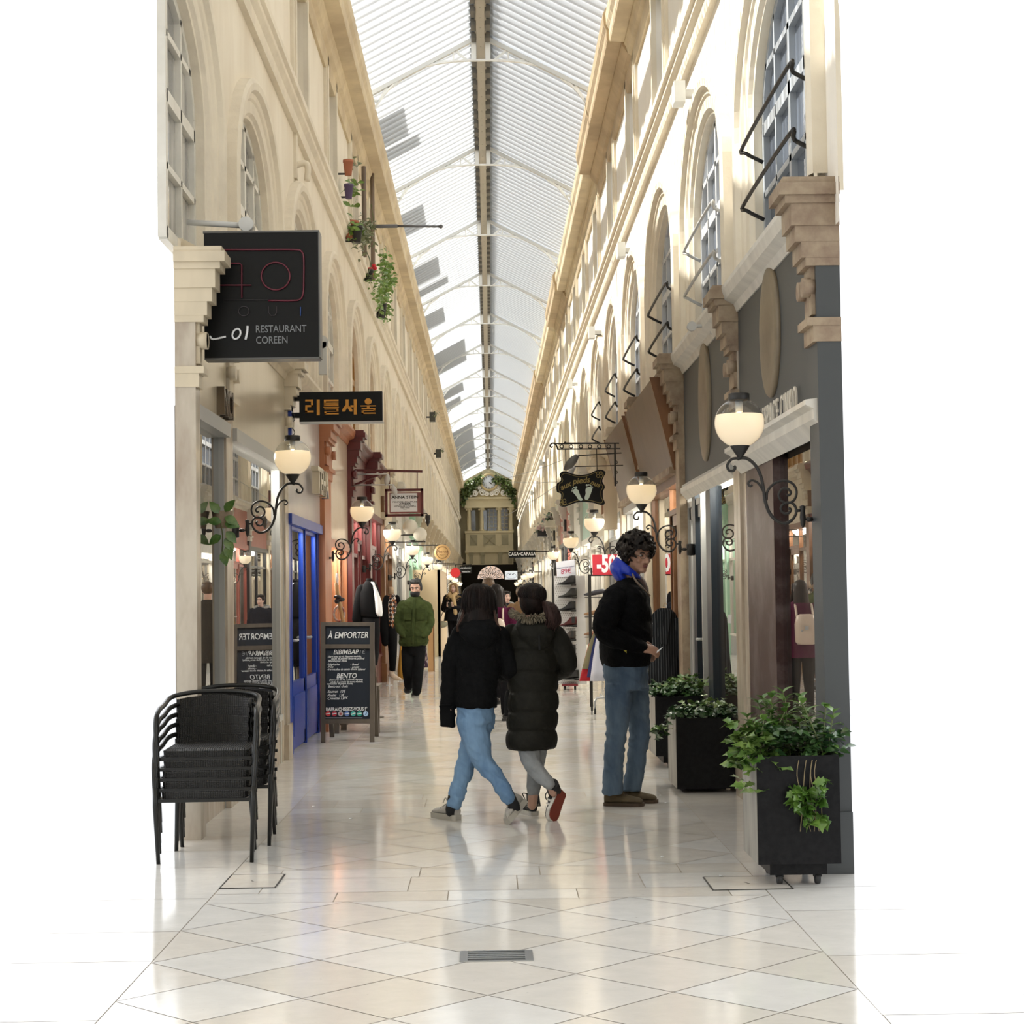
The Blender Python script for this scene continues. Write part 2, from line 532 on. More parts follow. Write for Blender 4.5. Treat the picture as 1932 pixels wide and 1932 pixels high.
# ---- upper walls with arched and attic openings
AO, AM, AI = (1.42, 1.00), (1.24, 0.865), (1.03, 0.715)      # outer, middle, inner radii of the arch trim
AW0, AW1, AWZ0, AWZ1 = -0.5, 0.5, 6.22, 7.72                  # attic window
def arch_poly(a, b, n=24):
    return [(-a * cos(pi * i / n), LZS + b * sin(pi * i / n)) for i in range(n + 1)]
def wall_mesh(side):
    X = XL if side < 0 else XR
    mb = MB()
    def Q(y0, z0, y1, z1):
        if y1 - y0 < 1e-6 or z1 - z0 < 1e-6: return
        v = [(X, y0, z0), (X, y1, z0), (X, y1, z1), (X, y0, z1)]
        mb.add(v, [(0, 1, 2, 3)] if side > 0 else [(3, 2, 1, 0)])
    for k in range(NB):
        y0, y1 = bnd(k), bnd(k + 1); yc = (y0 + y1) / 2
        h = (side < 0 and k == 0)
        ys = yc if h else y0
        Q(ys, 3.2, y1, SILL); Q(ys, 5.6, y1, AWZ0); Q(ys, AWZ1, y1, 8.2)
        if not h: Q(y0, AWZ0, yc + AW0, AWZ1)
        Q(yc + AW1, AWZ0, y1, AWZ1)
        a, b = (AM[0] + AI[0]) / 2, (AM[1] + AI[1]) / 2
        if not h: Q(y0, SILL, yc - a, 5.6)
        Q(yc + a, SILL, y1, 5.6)
        ap = [(yc + y, z) for y, z in arch_poly(a, b)]
        for p, q in zip(ap[:-1], ap[1:]):
            if h and q[0] <= yc + 1e-6: continue
            v = [(X, p[0], p[1]), (X, q[0], q[1]), (X, q[0], 5.6), (X, p[0], 5.6)]
            mb.add(v, [(0, 1, 2, 3)] if side > 0 else [(3, 2, 1, 0)])
        # attic reveals
        d = 0.16 * side
        for (ya, za, yb, zb) in ((yc + AW0, AWZ0, yc + AW1, AWZ0), (yc + AW1, AWZ0, yc + AW1, AWZ1), (yc + AW1, AWZ1, yc + AW0, AWZ1), (yc + AW0, AWZ1, yc + AW0, AWZ0)):
            if h and min(ya, yb) < yc: 
                if ya == yb: continue
                ya, yb = max(ya, yc), max(yb, yc)
            mb.quad((X, ya, za), (X, yb, zb), (X + d, yb, zb), (X + d, ya, za))
    return mb
wall_mesh(-1).build('wall_left', M_WL, kind='structure')
wall_mesh(1).build('wall_right', M_WR, kind='structure')

# ---- arch trim (one mesh, copied for every bay)
def trim_mesh(side, half=False):
    prof = [(0, 0.0), (0.0, 0.075), (0.12, 0.09), (0.30, 0.085), (0.36, 0.05), (0.50, 0.045), (0.56, 0.03), (0.86, 0.026), (0.93, 0.0), (1.0, -0.005), (1.0, -0.16)]
    X = XL if side < 0 else XR
    path = []
    if not half: path += [('l', 0, z) for z in (SILL, 3.9)]
    n = 28
    path += [('a', pi * (n / 2 + i if half else i) / n, 0) for i in range((n // 2 if half else n) + 1)]
    path += [('r', 0, z) for z in (3.9, SILL)]
    rings = []
    for kind, th, z in path:
        ring = []
        for t, d in prof:
            a = lerp(AO[0], AI[0], t); b = lerp(AO[1], AI[1], t)
            if kind == 'a': y, zz = -a * cos(th), LZS + b * sin(th)
            elif kind == 'l': y, zz = -a, z
            else: y, zz = a, z
            ring.append((X - side * d, y, zz))
        rings.append(ring)
    mb = MB(); mb.loft(rings, closed=False, caps=False, smooth=False)
    if side > 0: mb.f = [tuple(reversed(f)) for f in mb.f]
    return mb
# ---- arched window joinery
def arch_window(side, half=False):
    X = (XL if side < 0 else XR) + side * 0.085
    fr = MB(); pane = MB()
    w = 0.045
    def bar(y0, z0, y1, z1, ww=0.045, dd=0.05):
        fr.bar((X, y0, z0), (X, y1, z1), dd, ww, up=(1, 0, 0)) if False else fr.bar((X, y0, z0), (X, y1, z1), ww, dd, up=(1, 0, 0))
    a, b = AI[0] - 0.03, AI[1] - 0.02
    ap = [(y, z) for y, z in arch_poly(a, b, 20)]
    if half: ap = [p for p in ap if p[0] >= -1e-6]
    for p, q in zip(ap[:-1], ap[1:]): bar(p[0], p[1], q[0], q[1], 0.07)
    zt = lambda y: LZS + b * sqrt(max(0, 1 - (y / a) ** 2))
    cols = [-0.5, 0.0, 0.5]
    for y in cols + [-a, a]:
        if half and y < 0: continue
        bar(y, SILL, y, zt(y) if abs(y) < a else LZS, 0.07 if abs(y) in (a, 0) else 0.04)
    y0 = 0 if half else -a
    for z in (SILL + 0.03, 3.93, LZS, 4.72):
        lim = a if z <= LZS else a * sqrt(1 - ((z - LZS) / b) ** 2)
        bar(0 if half else -lim, z, lim, z, 0.08 if z in (LZS, SILL + 0.03) else 0.04)
    P = [(-a, SILL)] + ap + [(a, SILL)] if not half else [(0, SILL)] + ap + [(a, SILL)]
    Xp = X + side * 0.012
    pane.add([(Xp, y, z) for y, z in P], [tuple(range(len(P)))] if side < 0 else [tuple(reversed(range(len(P))))])
    return fr, pane
def pane_mat(name, c):
    return mat(name, c, 0.03, spec=0.9)
M_PANE_L = mat('window_pane_reflection', (0.60, 0.58, 0.53), 0.04, c2=(0.22, 0.22, 0.22), scale=1.3, stretch=(1, 2.2, 0.2), spec=0.9, contrast=(0.45, 0.55))  # pale tone stands in for bright reflections in the panes
M_PANE_R = mat('window_pane_blue', (0.20, 0.23, 0.28), 0.035, c2=(0.08, 0.09, 0.11), scale=0.8, spec=1.0, bump=0.03, bscale=2.2)
M_PANE_W = mat('window_pane_shutter', (0.50, 0.28, 0.10), 0.25, c2=(0.36, 0.19, 0.07), scale=3, stretch=(1, 9, 0.3))
M_FR_W = mat('white_window_paint', (0.78, 0.76, 0.70), 0.45, c2=(0.66, 0.64, 0.58), scale=3)
M_FR_B = mat('blue_grey_window_paint', (0.36, 0.39, 0.42), 0.4)
M_FR_P = mat('pale_grey_window_paint', (0.66, 0.68, 0.70), 0.4)
M_FR_WOOD = mat('ochre_wood_window', (0.48, 0.27, 0.09), 0.45, c2=(0.36, 0.20, 0.07), scale=4, stretch=(1, 6, 0.5))

def attic_window(side, half=False):
    X = (XL if side < 0 else XR)
    fr = MB(); pane = MB(); tr = MB()
    y0 = 0 if half else AW0
    d = side * 0.14
    for ya, yb, za, zb in ((y0, y0 + 0.06, AWZ0, AWZ1), (AW1 - 0.06, AW1, AWZ0, AWZ1), (y0, AW1, AWZ0, AWZ0 + 0.07), (y0, AW1, AWZ1 - 0.06, AWZ1), (-0.03, 0.03, AWZ0, AWZ1), (y0, AW1, 6.95, 6.99)):
        fr.box(X + d, X + d - side * 0.05, max(ya, y0), yb, za, zb)
    Xp = X + d * 0.92
    P = [(y0, AWZ0), (AW1, AWZ0), (AW1, AWZ1), (y0, AWZ1)]
    pane.add([(Xp, y, z) for y, z in P], [(0, 1, 2, 3)] if side > 0 else [(3, 2, 1, 0)])
    # moulded surround, with a second thin bead
    for e, dd in ((0.17, 0.035), (0.10, 0.05)):
        ya, yb, za, zb = y0 - (0 if half else e), AW1 + e, AWZ0 - 0.03, AWZ1 + e
        w = 0.10
        if not half: tr.box(X, X - side * dd, ya, ya + w, za, zb)
        tr.box(X, X - side * dd, yb - w, yb, za, zb)
        tr.box(X, X - side * (dd + 0.012), ya, yb, zb - w, zb)
    return fr, pane, tr
def shift(mb, dy):
    mb.v = [(x, y + dy, z) for x, y, z in mb.v]; return mb

wn = tn = 0
for side in (-1, 1):
    src_t = src_f = None
    for k in range(NB):
        yc = bnd(k) + BAY / 2
        h = (side < 0 and k == 0)
        wood = side < 0 and k in (4, 5, 6, 13)
        if side < 0: fmat, pmat = (M_FR_WOOD, M_PANE_W) if wood else (M_FR_W, M_PANE_L)
        else: fmat, pmat = (M_FR_B, M_PANE_R) if k == 0 else (M_FR_P, M_PANE_R)
        wn += 1; tn += 1
        X = XL if side < 0 else XR
        if h or k == (1 if side < 0 else 0) or src_t is None:
            t = shift(trim_mesh(side, h), yc).build('trim_%d' % tn, M_TRIM if side < 0 else M_TRIMR, origin=(X, yc, SILL), kind='structure')
            f_, p_ = arch_window(side, h)
            r0 = thing('window_%d' % wn, (X, yc, SILL), None, None, kind='structure')
            shift(f_, yc).build('frame', fmat, r0); shift(p_, yc).build('pane', pmat, r0)
            if not h: src_t, src_f = t, r0
        else:
            t = src_t.copy(); t.location.y = yc; t.name = 'trim_%d' % tn; col.objects.link(t)
            r0 = src_f.copy(); r0.location.y = yc; r0.name = 'window_%d' % wn; col.objects.link(r0)
            for ch in list(src_f.children):
                c = ch.copy(); c.parent = r0; col.objects.link(c)
                c.material_slots[0].link = 'OBJECT'
                c.material_slots[0].material = fmat if ch.name.startswith('frame') else pmat
for side in (-1, 1):
    src = None
    for k in range(NB):
        yc = bnd(k) + BAY / 2
        h = (side < 0 and k == 0)
        X = XL if side < 0 else XR
        wn += 1
        if h or src is None:
            f_, p_, t_ = attic_window(side, h)
            r0 = thing('window_%d' % wn, (X, yc, AWZ0), None, None, kind='structure')
            shift(f_, yc).build('frame', M_FR_P if k == 1 else (M_FR_W if side < 0 else M_FR_P), r0)
            shift(p_, yc).build('pane', M_PANE_L if side < 0 else M_PANE_R, r0)
            shift(t_, yc).build('surround', M_TRIM if side < 0 else M_TRIMR, r0)
            if not h: src = r0
        else:
            r0 = src.copy(); r0.location.y = yc; r0.name = 'window_%d' % wn; col.objects.link(r0)
            for ch in list(src.children):
                c = ch.copy(); c.parent = r0; col.objects.link(c)

# ---- string course and cornice
def along(side, prof, y0, y1, name, m):
    X = XL if side < 0 else XR
    P = [(X - side * o, z) for o, z in prof]
    if side > 0: P = P[::-1]
    mb = MB(); mb.extrude_y(P, y0, y1)
    return mb.build(name, m, kind='structure')
sc_prof = [(-0.02, 5.76), (0.05, 5.76), (0.06, 5.80), (0.06, 5.86), (0.10, 5.90), (0.10, 5.945), (0.13, 5.96), (0.13, 6.02), (0.02, 6.07), (-0.02, 6.07)]
along(-1, sc_prof, YL0, YEND + 4, 'trim_left_string_course', M_TRIM)
along(1, sc_prof, B0, YEND + 4, 'trim_right_string_course', M_TRIMR)
co = [(-0.05, 7.34), (0.03, 7.34), (0.05, 7.40), (0.05, 7.50), (0.09, 7.53), (0.11, 7.60), (0.13, 7.63), (0.13, 7.655), (0.29, 7.665), (0.30, 7.70), (0.30, 7.80), (0.33, 7.86), (0.34, 7.98), (0.30, 8.06), (-0.05, 8.12)]
along(-1, co, YL0, YEND + 2, 'trim_left_cornice', M_CORN)
# the right cornice: lengths of different depth, some browned to stand for underside shadow
segs = [(B0, 19.9, 0, 0), (19.9, 26.3, 0.03, 1), (26.3, 36.5, -0.03, 0), (36.5, 41.5, 0.02, 1), (41.5, 52.5, -0.02, 0), (52.5, 64, 0.02, 1), (64, 82, 0.0, 1), (82, YEND + 2, 0.03, 0)]
for i, (a, b, e, brown) in enumerate(segs):
    along(1, [(o + (e if o > 0.1 else 0), z) for o, z in co], a, b, 'trim_right_cornice_%d' % (i + 1), M_CORN2 if brown else M_CORN)

# ---- roof: corrugated translucent sheets on a ridge
PITCH_C, RZ, RX0 = 0.27, 8.98, -0.03
ROOF0 = -22.0
def roof_mat():
    m = bpy.data.materials.new('corrugated_translucent_sheet'); m.use_nodes = True
    nt = m.node_tree; nt.nodes.remove(nt.nodes['Principled BSDF'])
    out = nt.nodes['Material Output']
    geo = nt.nodes.new('ShaderNodeTexCoord')
    sx = nt.nodes.new('ShaderNodeSeparateXYZ'); nt.links.new(geo.outputs['Object'], sx.inputs[0])
    dv = nt.nodes.new('ShaderNodeMath'); dv.operation = 'DIVIDE'; dv.inputs[1].default_value = PITCH_C
    nt.links.new(sx.outputs['Y'], dv.inputs[0])
    fr = nt.nodes.new('ShaderNodeMath'); fr.operation = 'FRACT'; nt.links.new(dv.outputs[0], fr.inputs[0])
    r = nt.nodes.new('ShaderNodeValToRGB'); e = r.color_ramp.elements      # the sheet itself: paler and darker bands per corrugation
    e[0].position = 0.0; e[0].color = (0.030, 0.0315, 0.033, 1)
    e[1].position = 1.0; e[1].color = (0.030, 0.0315, 0.033, 1)
    for p_, v in ((0.10, 0.006), (0.19, 0.008), (0.25, 0.033), (0.50, 0.024), (0.56, 0.012), (0.66, 0.016), (0.72, 0.033)):
        q = e.new(p_); q.color = (v * 0.93, v * 0.97, v * 1.03, 1)
    nt.links.new(fr.outputs[0], r.inputs['Fac'])
    tl = nt.nodes.new('ShaderNodeBsdfTranslucent'); nt.links.new(r.outputs['Color'], tl.inputs['Color'])
    r2 = nt.nodes.new('ShaderNodeValToRGB'); e = r2.color_ramp.elements  # banded to stand in for sunlight focused by the corrugations
    e[0].position = 0.0; e[0].color = (0.16, 0.165, 0.17, 1)
    e[1].position = 1.0; e[1].color = (0.16, 0.165, 0.17, 1)
    for p_, v in ((0.12, 0.03), (0.22, 0.035), (0.34, 0.13), (0.52, 0.07), (0.64, 0.04), (0.80, 0.12)):
        q = e.new(p_); q.color = (v, v * 1.02, v * 1.04, 1)
    nt.links.new(fr.outputs[0], r2.inputs['Fac'])
    tp = nt.nodes.new('ShaderNodeBsdfTransparent'); nt.links.new(r2.outputs['Color'], tp.inputs['Color'])
    ad = nt.nodes.new('ShaderNodeAddShader'); nt.links.new(tl.outputs[0], ad.inputs[0]); nt.links.new(tp.outputs[0], ad.inputs[1])
    df = nt.nodes.new('ShaderNodeBsdfDiffuse'); df.inputs['Color'].default_value = (0.30, 0.32, 0.34, 1)
    ad2 = nt.nodes.new('ShaderNodeAddShader'); nt.links.new(ad.outputs[0], ad2.inputs[0]); nt.links.new(df.outputs[0], ad2.inputs[1])
    nt.links.new(ad2.outputs[0], out.inputs['Surface'])
    return m
rf = MB()
def roof_z(x): return RZ - abs(x - RX0) * 0.525
n_c = int((YEND + 1 - ROOF0) / PITCH_C)
SEG = 10
for side in (-1, 1):
    xs = [RX0 + side * 0.02, RX0 + side * 0.9, RX0 + side * 1.88]
    rings = []
    for i in range(n_c * SEG + 1):
        y = ROOF0 + i * PITCH_C / SEG
        dz = 0.026 * sin(2 * pi * (y / PITCH_C))
        rings.append([(x, y, roof_z(x) + dz) for x in xs])
    rf.loft(rings, closed=False, caps=False, smooth=True)
rf.build('roof', roof_mat(), origin=(0, 0, 0), kind='structure')
# the arcade goes on behind the camera: walls and roof; either side, an unseen slab added to keep out the sun
for s_, nm in ((-1, 'left'), (1, 'right')):
    X = XL if s_ < 0 else XR
    ev = MB(); ev.box(X + s_ * 0.02, X + s_ * 8.0, -22, 11.4, 8.2, 8.5); ev.build('sun_block_slab_' + nm, M_WL, kind='structure')
    ev = MB(); ev.box(X, X + s_ * 0.2, -22, 3.6, 0, 8.2); ev.build('wall_%s_behind' % nm, M_WL, kind='structure')
ev = MB(); ev.box(XL, XR, -22.2, -22, 0, 8.2); ev.build('wall_behind', M_WL, kind='structure')
# ridge beam with dark blocks standing in for the shaded gaps along it
rb = MB(); rb.box(RX0 - 0.055, RX0 + 0.055, ROOF0, YEND, RZ - 0.20, RZ - 0.10)
rb.box(RX0 - 0.075, RX0 + 0.075, ROOF0, YEND, RZ - 0.10, RZ - 0.075)
for i in range(int((YEND - ROOF0) / 0.4)): rb.box(RX0 - 0.008, RX0 + 0.008, ROOF0 + i * 0.4, ROOF0 + i * 0.4 + 0.16, RZ - 0.204, RZ - 0.20)
ridge = rb.build('ridge_beam', M_RIDGE, kind='structure')
rt_ = MB()
for i in range(int((YEND - ROOF0) / (2 * PITCH_C))):
    y = ROOF0 + i * 2 * PITCH_C
    for s_ in (-1, 1):
        rt_.box(RX0 + s_ * 0.06, RX0 + s_ * 0.125, y, y + 0.25, RZ - 0.155, RZ - 0.075)
rt_.build('ridge_gap_shade', M_DARK, ridge)
fl = MB()
for s_ in (-1, 1):
    fl.prism([(0, 0), (0.17, -0.09), (0.17, -0.08), (0, 0.01)], (RX0, ROOF0, RZ + 0.045), (s_, 0, 0), (0, 0, 1), -s_ * (YEND - ROOF0))
fl.build('ridge_flashing', mat('zinc_flashing', (0.42, 0.44, 0.44), 0.5), ridge)

# ---- roof trusses
TR0, TRS = 4.05 * 5.82, 5.82
def truss():
    top = MB(); bot = MB(); web = MB(); plate = MB()
    y = 0.0
    for s_ in (-1, 1):
        top.bar((RX0, y, RZ - 0.06), (RX0 + s_ * 1.62, y, roof_z(RX0 + 1.62) - 0.06), 0.07, 0.055)
        web.box(RX0 + s_ * 1.545, RX0 + s_ * 1.585, y - 0.02, y + 0.02, 7.70, 8.10)
    def az(x):                                  # underside arch
        u = abs(x - RX0) / 1.56
        return 8.585 - 0.20 * u ** 2 - 0.66 * u ** 4.2
    xs = [RX0 + 1.56 * (i / 24 * 2 - 1) for i in range(25)]
    for a, b in zip(xs[:-1], xs[1:]): bot.bar((a, y, az(a)), (b, y, az(b)), 0.05, 0.022)
    tz = lambda x: roof_z(x) - 0.09
    for s_ in (-1, 1):
        # solid plate where arch and rafter nearly meet, lattice either side
        P = [(0.60, 'b'), (0.70, 'b'), (0.80, 'b'), (0.92, 'b'), (1.06, 'b'), (1.06, 't'), (0.60, 't')]
        poly = [(s_ * u, (az(RX0 + s_ * u) if q == 'b' else tz(RX0 + s_ * u))) for u, q in P]
        plate.prism(poly, (RX0, y - 0.006, 0), (1, 0, 0), (0, 0, 1), -0.012)
        poly = [(s_ * u, z) for u, z in ((0.06, az(RX0)), (0.13, az(RX0) + 0.01), (0.13, tz(RX0 + 0.13)), (0.06, tz(RX0 + 0.06)))]
        plate.prism(poly, (RX0, y - 0.006, 0), (1, 0, 0), (0, 0, 1), -0.012)
        zz = [(0.16, 'b'), (0.34, 't'), (0.36, 'b'), (0.56, 't'), (0.46, 'b')]
        pairs = [((0.18, 'b'), (0.34, 't')), ((0.37, 'b'), (0.37, 't')), ((0.37, 'b'), (0.60, 't')), ((1.08, 't'), (1.25, 'b')), ((1.27, 'b'), (1.27, 't')), ((1.27, 't'), (1.44, 'b')), ((1.38, 'b'), (1.54, 't'))]
        for (u, p), (v, q) in pairs:
            A = RX0 + s_ * u; B = RX0 + s_ * v
            web.bar((A, y, az(A) if p == 'b' else tz(A)), (B, y, az(B) if q == 'b' else tz(B)), 0.022, 0.03)
    return top, bot, web, plate
src = None
for k in range(14):
    Y = TR0 + TRS * k
    if src is None:
        src = thing('roof_truss', (RX0, 0, 8.0), None, None, kind='structure')
        for nm, mb in zip(('top_chord', 'arched_chord', 'lattice', 'gusset_plate'), truss()):
            mb.build(nm, M_STEEL if nm != 'top_chord' else mat('grey_white_steel', (0.62, 0.63, 0.62), 0.5), src)
        o = src
    else:
        o = copy_tree(src)
    o.location = (RX0, Y, 8.0)

# ---- chimneys standing on the houses beside the roof; only their shade falls on the sheets
M_CHIM = mat('chimney_render', (0.5, 0.45, 0.38), 0.9)
for i, (y0, y1, x1, top) in enumerate([(17.0, 18.9, -2.05, 9.75), (25.2, 26.7, -2.0, 9.45), (27.0, 27.6, -2.0, 9.7), (31.6, 33.4, -2.0, 9.5), (36.8, 38.9, -2.0, 9.7), (39.5, 40.4, -2.0, 9.95), (43.2, 45.4, -2.0, 9.6), (50.2, 54.8, -2.0, 10.35), (59.5, 62, -2.0, 10.0), (63, 65.6, -2.0, 9.75), (74.5, 98.0, -2.05, 10.35)]):
    c = MB(); c.box(x1 - 0.8, x1, y0, y1, 6.9, top)
    if y1 - y0 < 5:
        c.box(x1 - 0.85, x1 + 0.04, y0 - 0.04, y1 + 0.04, top - 0.12, top - 0.04)
        for q in range(int((y1 - y0) / 0.4)):
            c.lathe([(0.10, 0), (0.09, 0.28), (0.12, 0.3), (0.12, 0.34)], (x1 - 0.4, y0 + 0.25 + q * 0.4, top), 10)
    c.build('chimney_stack' if y1 - y0 < 5 else 'neighbouring_roof', M_CHIM, kind='structure')
# ------------------------------------------------------------------ shopfronts, one per bay and side
M_GLASS = glass_mat('shop_glass', (0.86, 0.88, 0.88), 1.7)
M_STONE = mat('pale_marble', (0.52, 0.46, 0.37), 0.22, c2=(0.36, 0.29, 0.22), scale=5, stretch=(1, 2, 0.35), bump=0.03)
M_DMARB = mat('dark_red_marble', (0.060, 0.034, 0.032), 0.34, c2=(0.16, 0.125, 0.12), scale=4.5, detail=9, contrast=(0.46, 0.74), spec=0.2)
M_CHAR = mat('charcoal_panel', (0.055, 0.060, 0.062), 0.5)
M_SILVER = mat('satin_aluminium', (0.42, 0.42, 0.40), 0.42, metal=0.15)
M_INT = mat('shop_interior', (0.20, 0.15, 0.11), 0.8, c2=(0.09, 0.07, 0.06), scale=2.0)
M_INTW = mat('shop_interior_pale', (0.42, 0.37, 0.30), 0.8, c2=(0.22, 0.18, 0.14), scale=2.5)
def paint(name, c, r=0.38, v=0.82):
    return mat(name, c, r, c2=tuple(q * v for q in c), scale=2.5, stretch=(1, 3, 0.4), bump=0.04)

def shopfront(side, k, label, frame, fasc, riser, pil, ledge, segs, zf=2.55, zr=0.42, zt=2.05, depth=0.8, y0=None, interior=None, pw=0.30, corbel=None, ledge_d=0.16, glass=None, fd=0.05, group=None, pe=0.15, pd=0.10):
    X = XL if side < 0 else XR
    a = bnd(k) if y0 is None else y0; b = bnd(k + 1)
    xd = lambda d: X - side * d
    root = thing('shopfront', (X, (a + b) / 2, 0), label, 'shopfront', group)
    frame, fasc, riser, pil, ledge = [m if not isinstance(m, tuple) else m for m in (frame, fasc, riser, pil, ledge)]
    # pilaster at the near end of the bay, with its plinth
    p = MB()
    pa = a - pw / 2 if y0 is None else a
    pb = a + pw / 2
    p.box(xd(-0.02), xd(pd), pa, pb, 0.0, 3.14)
    p.box(xd(-0.02), xd(pd + 0.02), pa - 0.02, pb + 0.02, 0.0, 0.30)
    p.build('pilaster', pil, root)
    c = MB()
    for o_, e_, z0_, z1_ in ((0.12, 0.006, 2.62, 2.70), (0.15, 0.01, 2.70, 2.74), (0.12, -0.03, 2.76, 3.00), (0.15, 0.006, 3.00, 3.04), (0.17, 0.008, 3.04, 3.12), (0.20, 0.01, 3.12, 3.20), (0.22, 0.02, 3.20, 3.31), (0.25, 0.03, 3.31, 3.35), (0.28, 0.045, 3.35, 3.41), (0.26, 0.035, 3.41, 3.44)):
        c.box(xd(-0.02), xd(o_ + (pd - 0.10)), pa - e_, pb + e_, z0_, z1_)
    for q_ in (pa + 0.06, pb - 0.06): c.lathe([(0.05, -0.03), (0.05, 0.03)], (xd(0.13 + pd - 0.10), q_, 2.9), 10, axis='X')
    c.build('corbel', corbel or ledge, root)
    # ledge over the fascia
    l = MB()
    pr = [(-0.02, 3.26), (0.06, 3.26), (0.08, 3.31), (ledge_d - 0.02, 3.34), (ledge_d, 3.40), (ledge_d, 3.43), (0.0, 3.52), (-0.02, 3.52)]
    P = [(xd(o), z) for o, z in pr]
    l.extrude_y(P if side < 0 else P[::-1], pb - 0.04, b - pe + 0.02)
    l.build('ledge', ledge, root)
    f = MB(); f.box(xd(-0.02), xd(fd), pb, b - pe, zf, 3.28)
    f.build('fascia', fasc, root)
    m = MB(); m.box(xd(-0.02), xd(0.08), pb, b - pe, zf - 0.07, zf + 0.02)
    # joinery
    g = MB()
    n = sum(s[1] for s in segs); y = pb; L = b - pe - pb
    dn = 0
    rs = MB()
    for kind, fr_ in segs:
        w = L * fr_ / n
        ya, yb = y, y + w; y = yb
        e = 0.045
        for q in ((ya, yb) if ya == pb else (yb,)):
            m.box(xd(-0.03), xd(0.035), q - e / 2, q + e / 2, 0.0, zf - 0.05)
        if kind == 'w':
            rs.box(xd(-0.02), xd(0.03), ya + e / 2, yb - e / 2, 0.0, zr)
            m.box(xd(-0.03), xd(0.05), ya, yb, zr, zr + 0.05)
            if zt: m.box(xd(-0.03), xd(0.03), ya, yb, zt, zt + 0.05)
            gq = (ya + e / 2, yb - e / 2, zr + 0.05)
        elif kind == 'p':
            rs.box(xd(-0.02), xd(0.03), ya, yb, 0.0, zf - 0.06); continue
        else:
            d_ = thing('door', (xd(0.0), (ya + yb) / 2, 0.0), None, None); d_.parent = root
            d_.location = Vector((xd(0.0), (ya + yb) / 2, 0.0)) - root.location
            dm = MB()
            s2 = 0.09
            for q0, q1, z0, z1 in ((ya + e / 2, ya + e / 2 + s2, 0.02, 2.1), (yb - e / 2 - s2, yb - e / 2, 0.02, 2.1), (ya + e / 2, yb - e / 2, 0.02, 0.62 if kind == 'd' else 0.16), (ya + e / 2, yb - e / 2, 2.0, 2.1)):
                dm.box(xd(-0.025), xd(0.02), q0, q1, z0, z1)
            if kind == 'd': dm.box(xd(0.0), xd(0.03), ya + 0.12, yb - 0.12, 0.14, 0.50)
            dm.build('door_leaf', frame, d_)
            hb = MB(); hb.tube([(xd(0.02), ya + 0.10, 1.0), (xd(0.06), ya + 0.10, 1.0), (xd(0.06), ya + 0.20, 1.0)], 0.012, 6)
            hb.build('handle', M_SILVER, d_)
            m.box(xd(-0.03), xd(0.035), ya, yb, 2.1, 2.15)
            gq = (ya + e / 2, yb - e / 2, 0.1)
        xg = X
        v = [(xg, gq[0], gq[2]), (xg, gq[1], gq[2]), (xg, gq[1], zf - 0.06), (xg, gq[0], zf - 0.06)]
        g.add(v, [(0, 1, 2, 3)] if side > 0 else [(3, 2, 1, 0)])
    m.build('window_frame', frame, root)
    if rs.v: rs.build('stall_riser', riser, root)
    if g.v: g.build('glass_pane', glass or M_GLASS, root)
    # shallow window display space behind the glass
    i = MB(); xo = X + side * depth; ya, yb = pb, b - pe; xi = X + side * 0.02
    for q in ([(xo, ya, 0), (xo, yb, 0), (xo, yb, zf), (xo, ya, zf)], [(xi, ya, 0), (xo, ya, 0), (xo, ya, zf), (xi, ya, zf)], [(xi, yb, 0), (xo, yb, 0), (xo, yb, zf), (xi, yb, zf)],
              [(xi, ya, zf), (xo, ya, zf), (xo, yb, zf), (xi, yb, zf)], [(xi, ya, 0.3), (xo, ya, 0.3), (xo, yb, 0.3), (xi, yb, 0.3)]):
        i.quad(*q)
    i.build('display_space', interior or (M_INT if k < 3 else M_INTW), root)
    if k >= 1 and k < 24:
        ld = bpy.data.lights.new('added_fill_light', 'AREA'); ld.shape = 'RECTANGLE'; ld.size = 0.18; ld.size_y = (yb - ya) * 0.8; ld.energy = 29.0 if k > 2 else 20.0; ld.color = (1.0, 0.93, 0.82)  # fill light added to brighten the passage, not a lamp of the shop
        lo = bpy.data.objects.new('added_fill_light', ld); lo.location = (X + side * 0.16, (ya + yb) / 2, zf - 0.08); lo.rotation_euler = (0, radians(side * 40), 0); col.objects.link(lo)
    return root

BEIGE = mat('champagne_metal_panel', (0.60, 0.53, 0.40), 0.30, metal=0.35, c2=(0.56, 0.49, 0.36), scale=1.5, stretch=(1, 4, 0.3))
BLUE = paint('ultramarine_paint', (0.010, 0.045, 0.34), 0.3)
LILAC = mat('pearl_lacquer_panel', (0.58, 0.55, 0.53), 0.22, c2=(0.52, 0.48, 0.49), scale=1.0)
TERRA = paint('terracotta_paint', (0.45, 0.17, 0.075), 0.4)
ROSE = mat('pale_pink_gloss_panel', (0.74, 0.60, 0.47), 0.2, c2=(0.70, 0.55, 0.42), scale=1.2)
WINE = paint('wine_red_paint', (0.105, 0.012, 0.012), 0.35)
WOOD = mat('brown_wood_front', (0.22, 0.10, 0.04), 0.4, c2=(0.13, 0.055, 0.02), scale=4, stretch=(1, 8, 0.4))
CREAM = paint('cream_shop_paint', (0.66, 0.57, 0.42), 0.4)
MINT = paint('mint_paint', (0.42, 0.68, 0.50), 0.4)
PALE = paint('off_white_paint', (0.70, 0.67, 0.60), 0.4)
GREY = paint('grey_shop_paint', (0.30, 0.30, 0.29), 0.4)
BLACKP = paint('black_shop_paint', (0.018, 0.018, 0.02), 0.35)
BRONZE = mat('bronze_brown_panel', (0.15, 0.095, 0.055), 0.42, c2=(0.12, 0.075, 0.045), scale=3, bump=0.06)
PINKW = paint('dusty_red_paint', (0.42, 0.12, 0.09), 0.4)
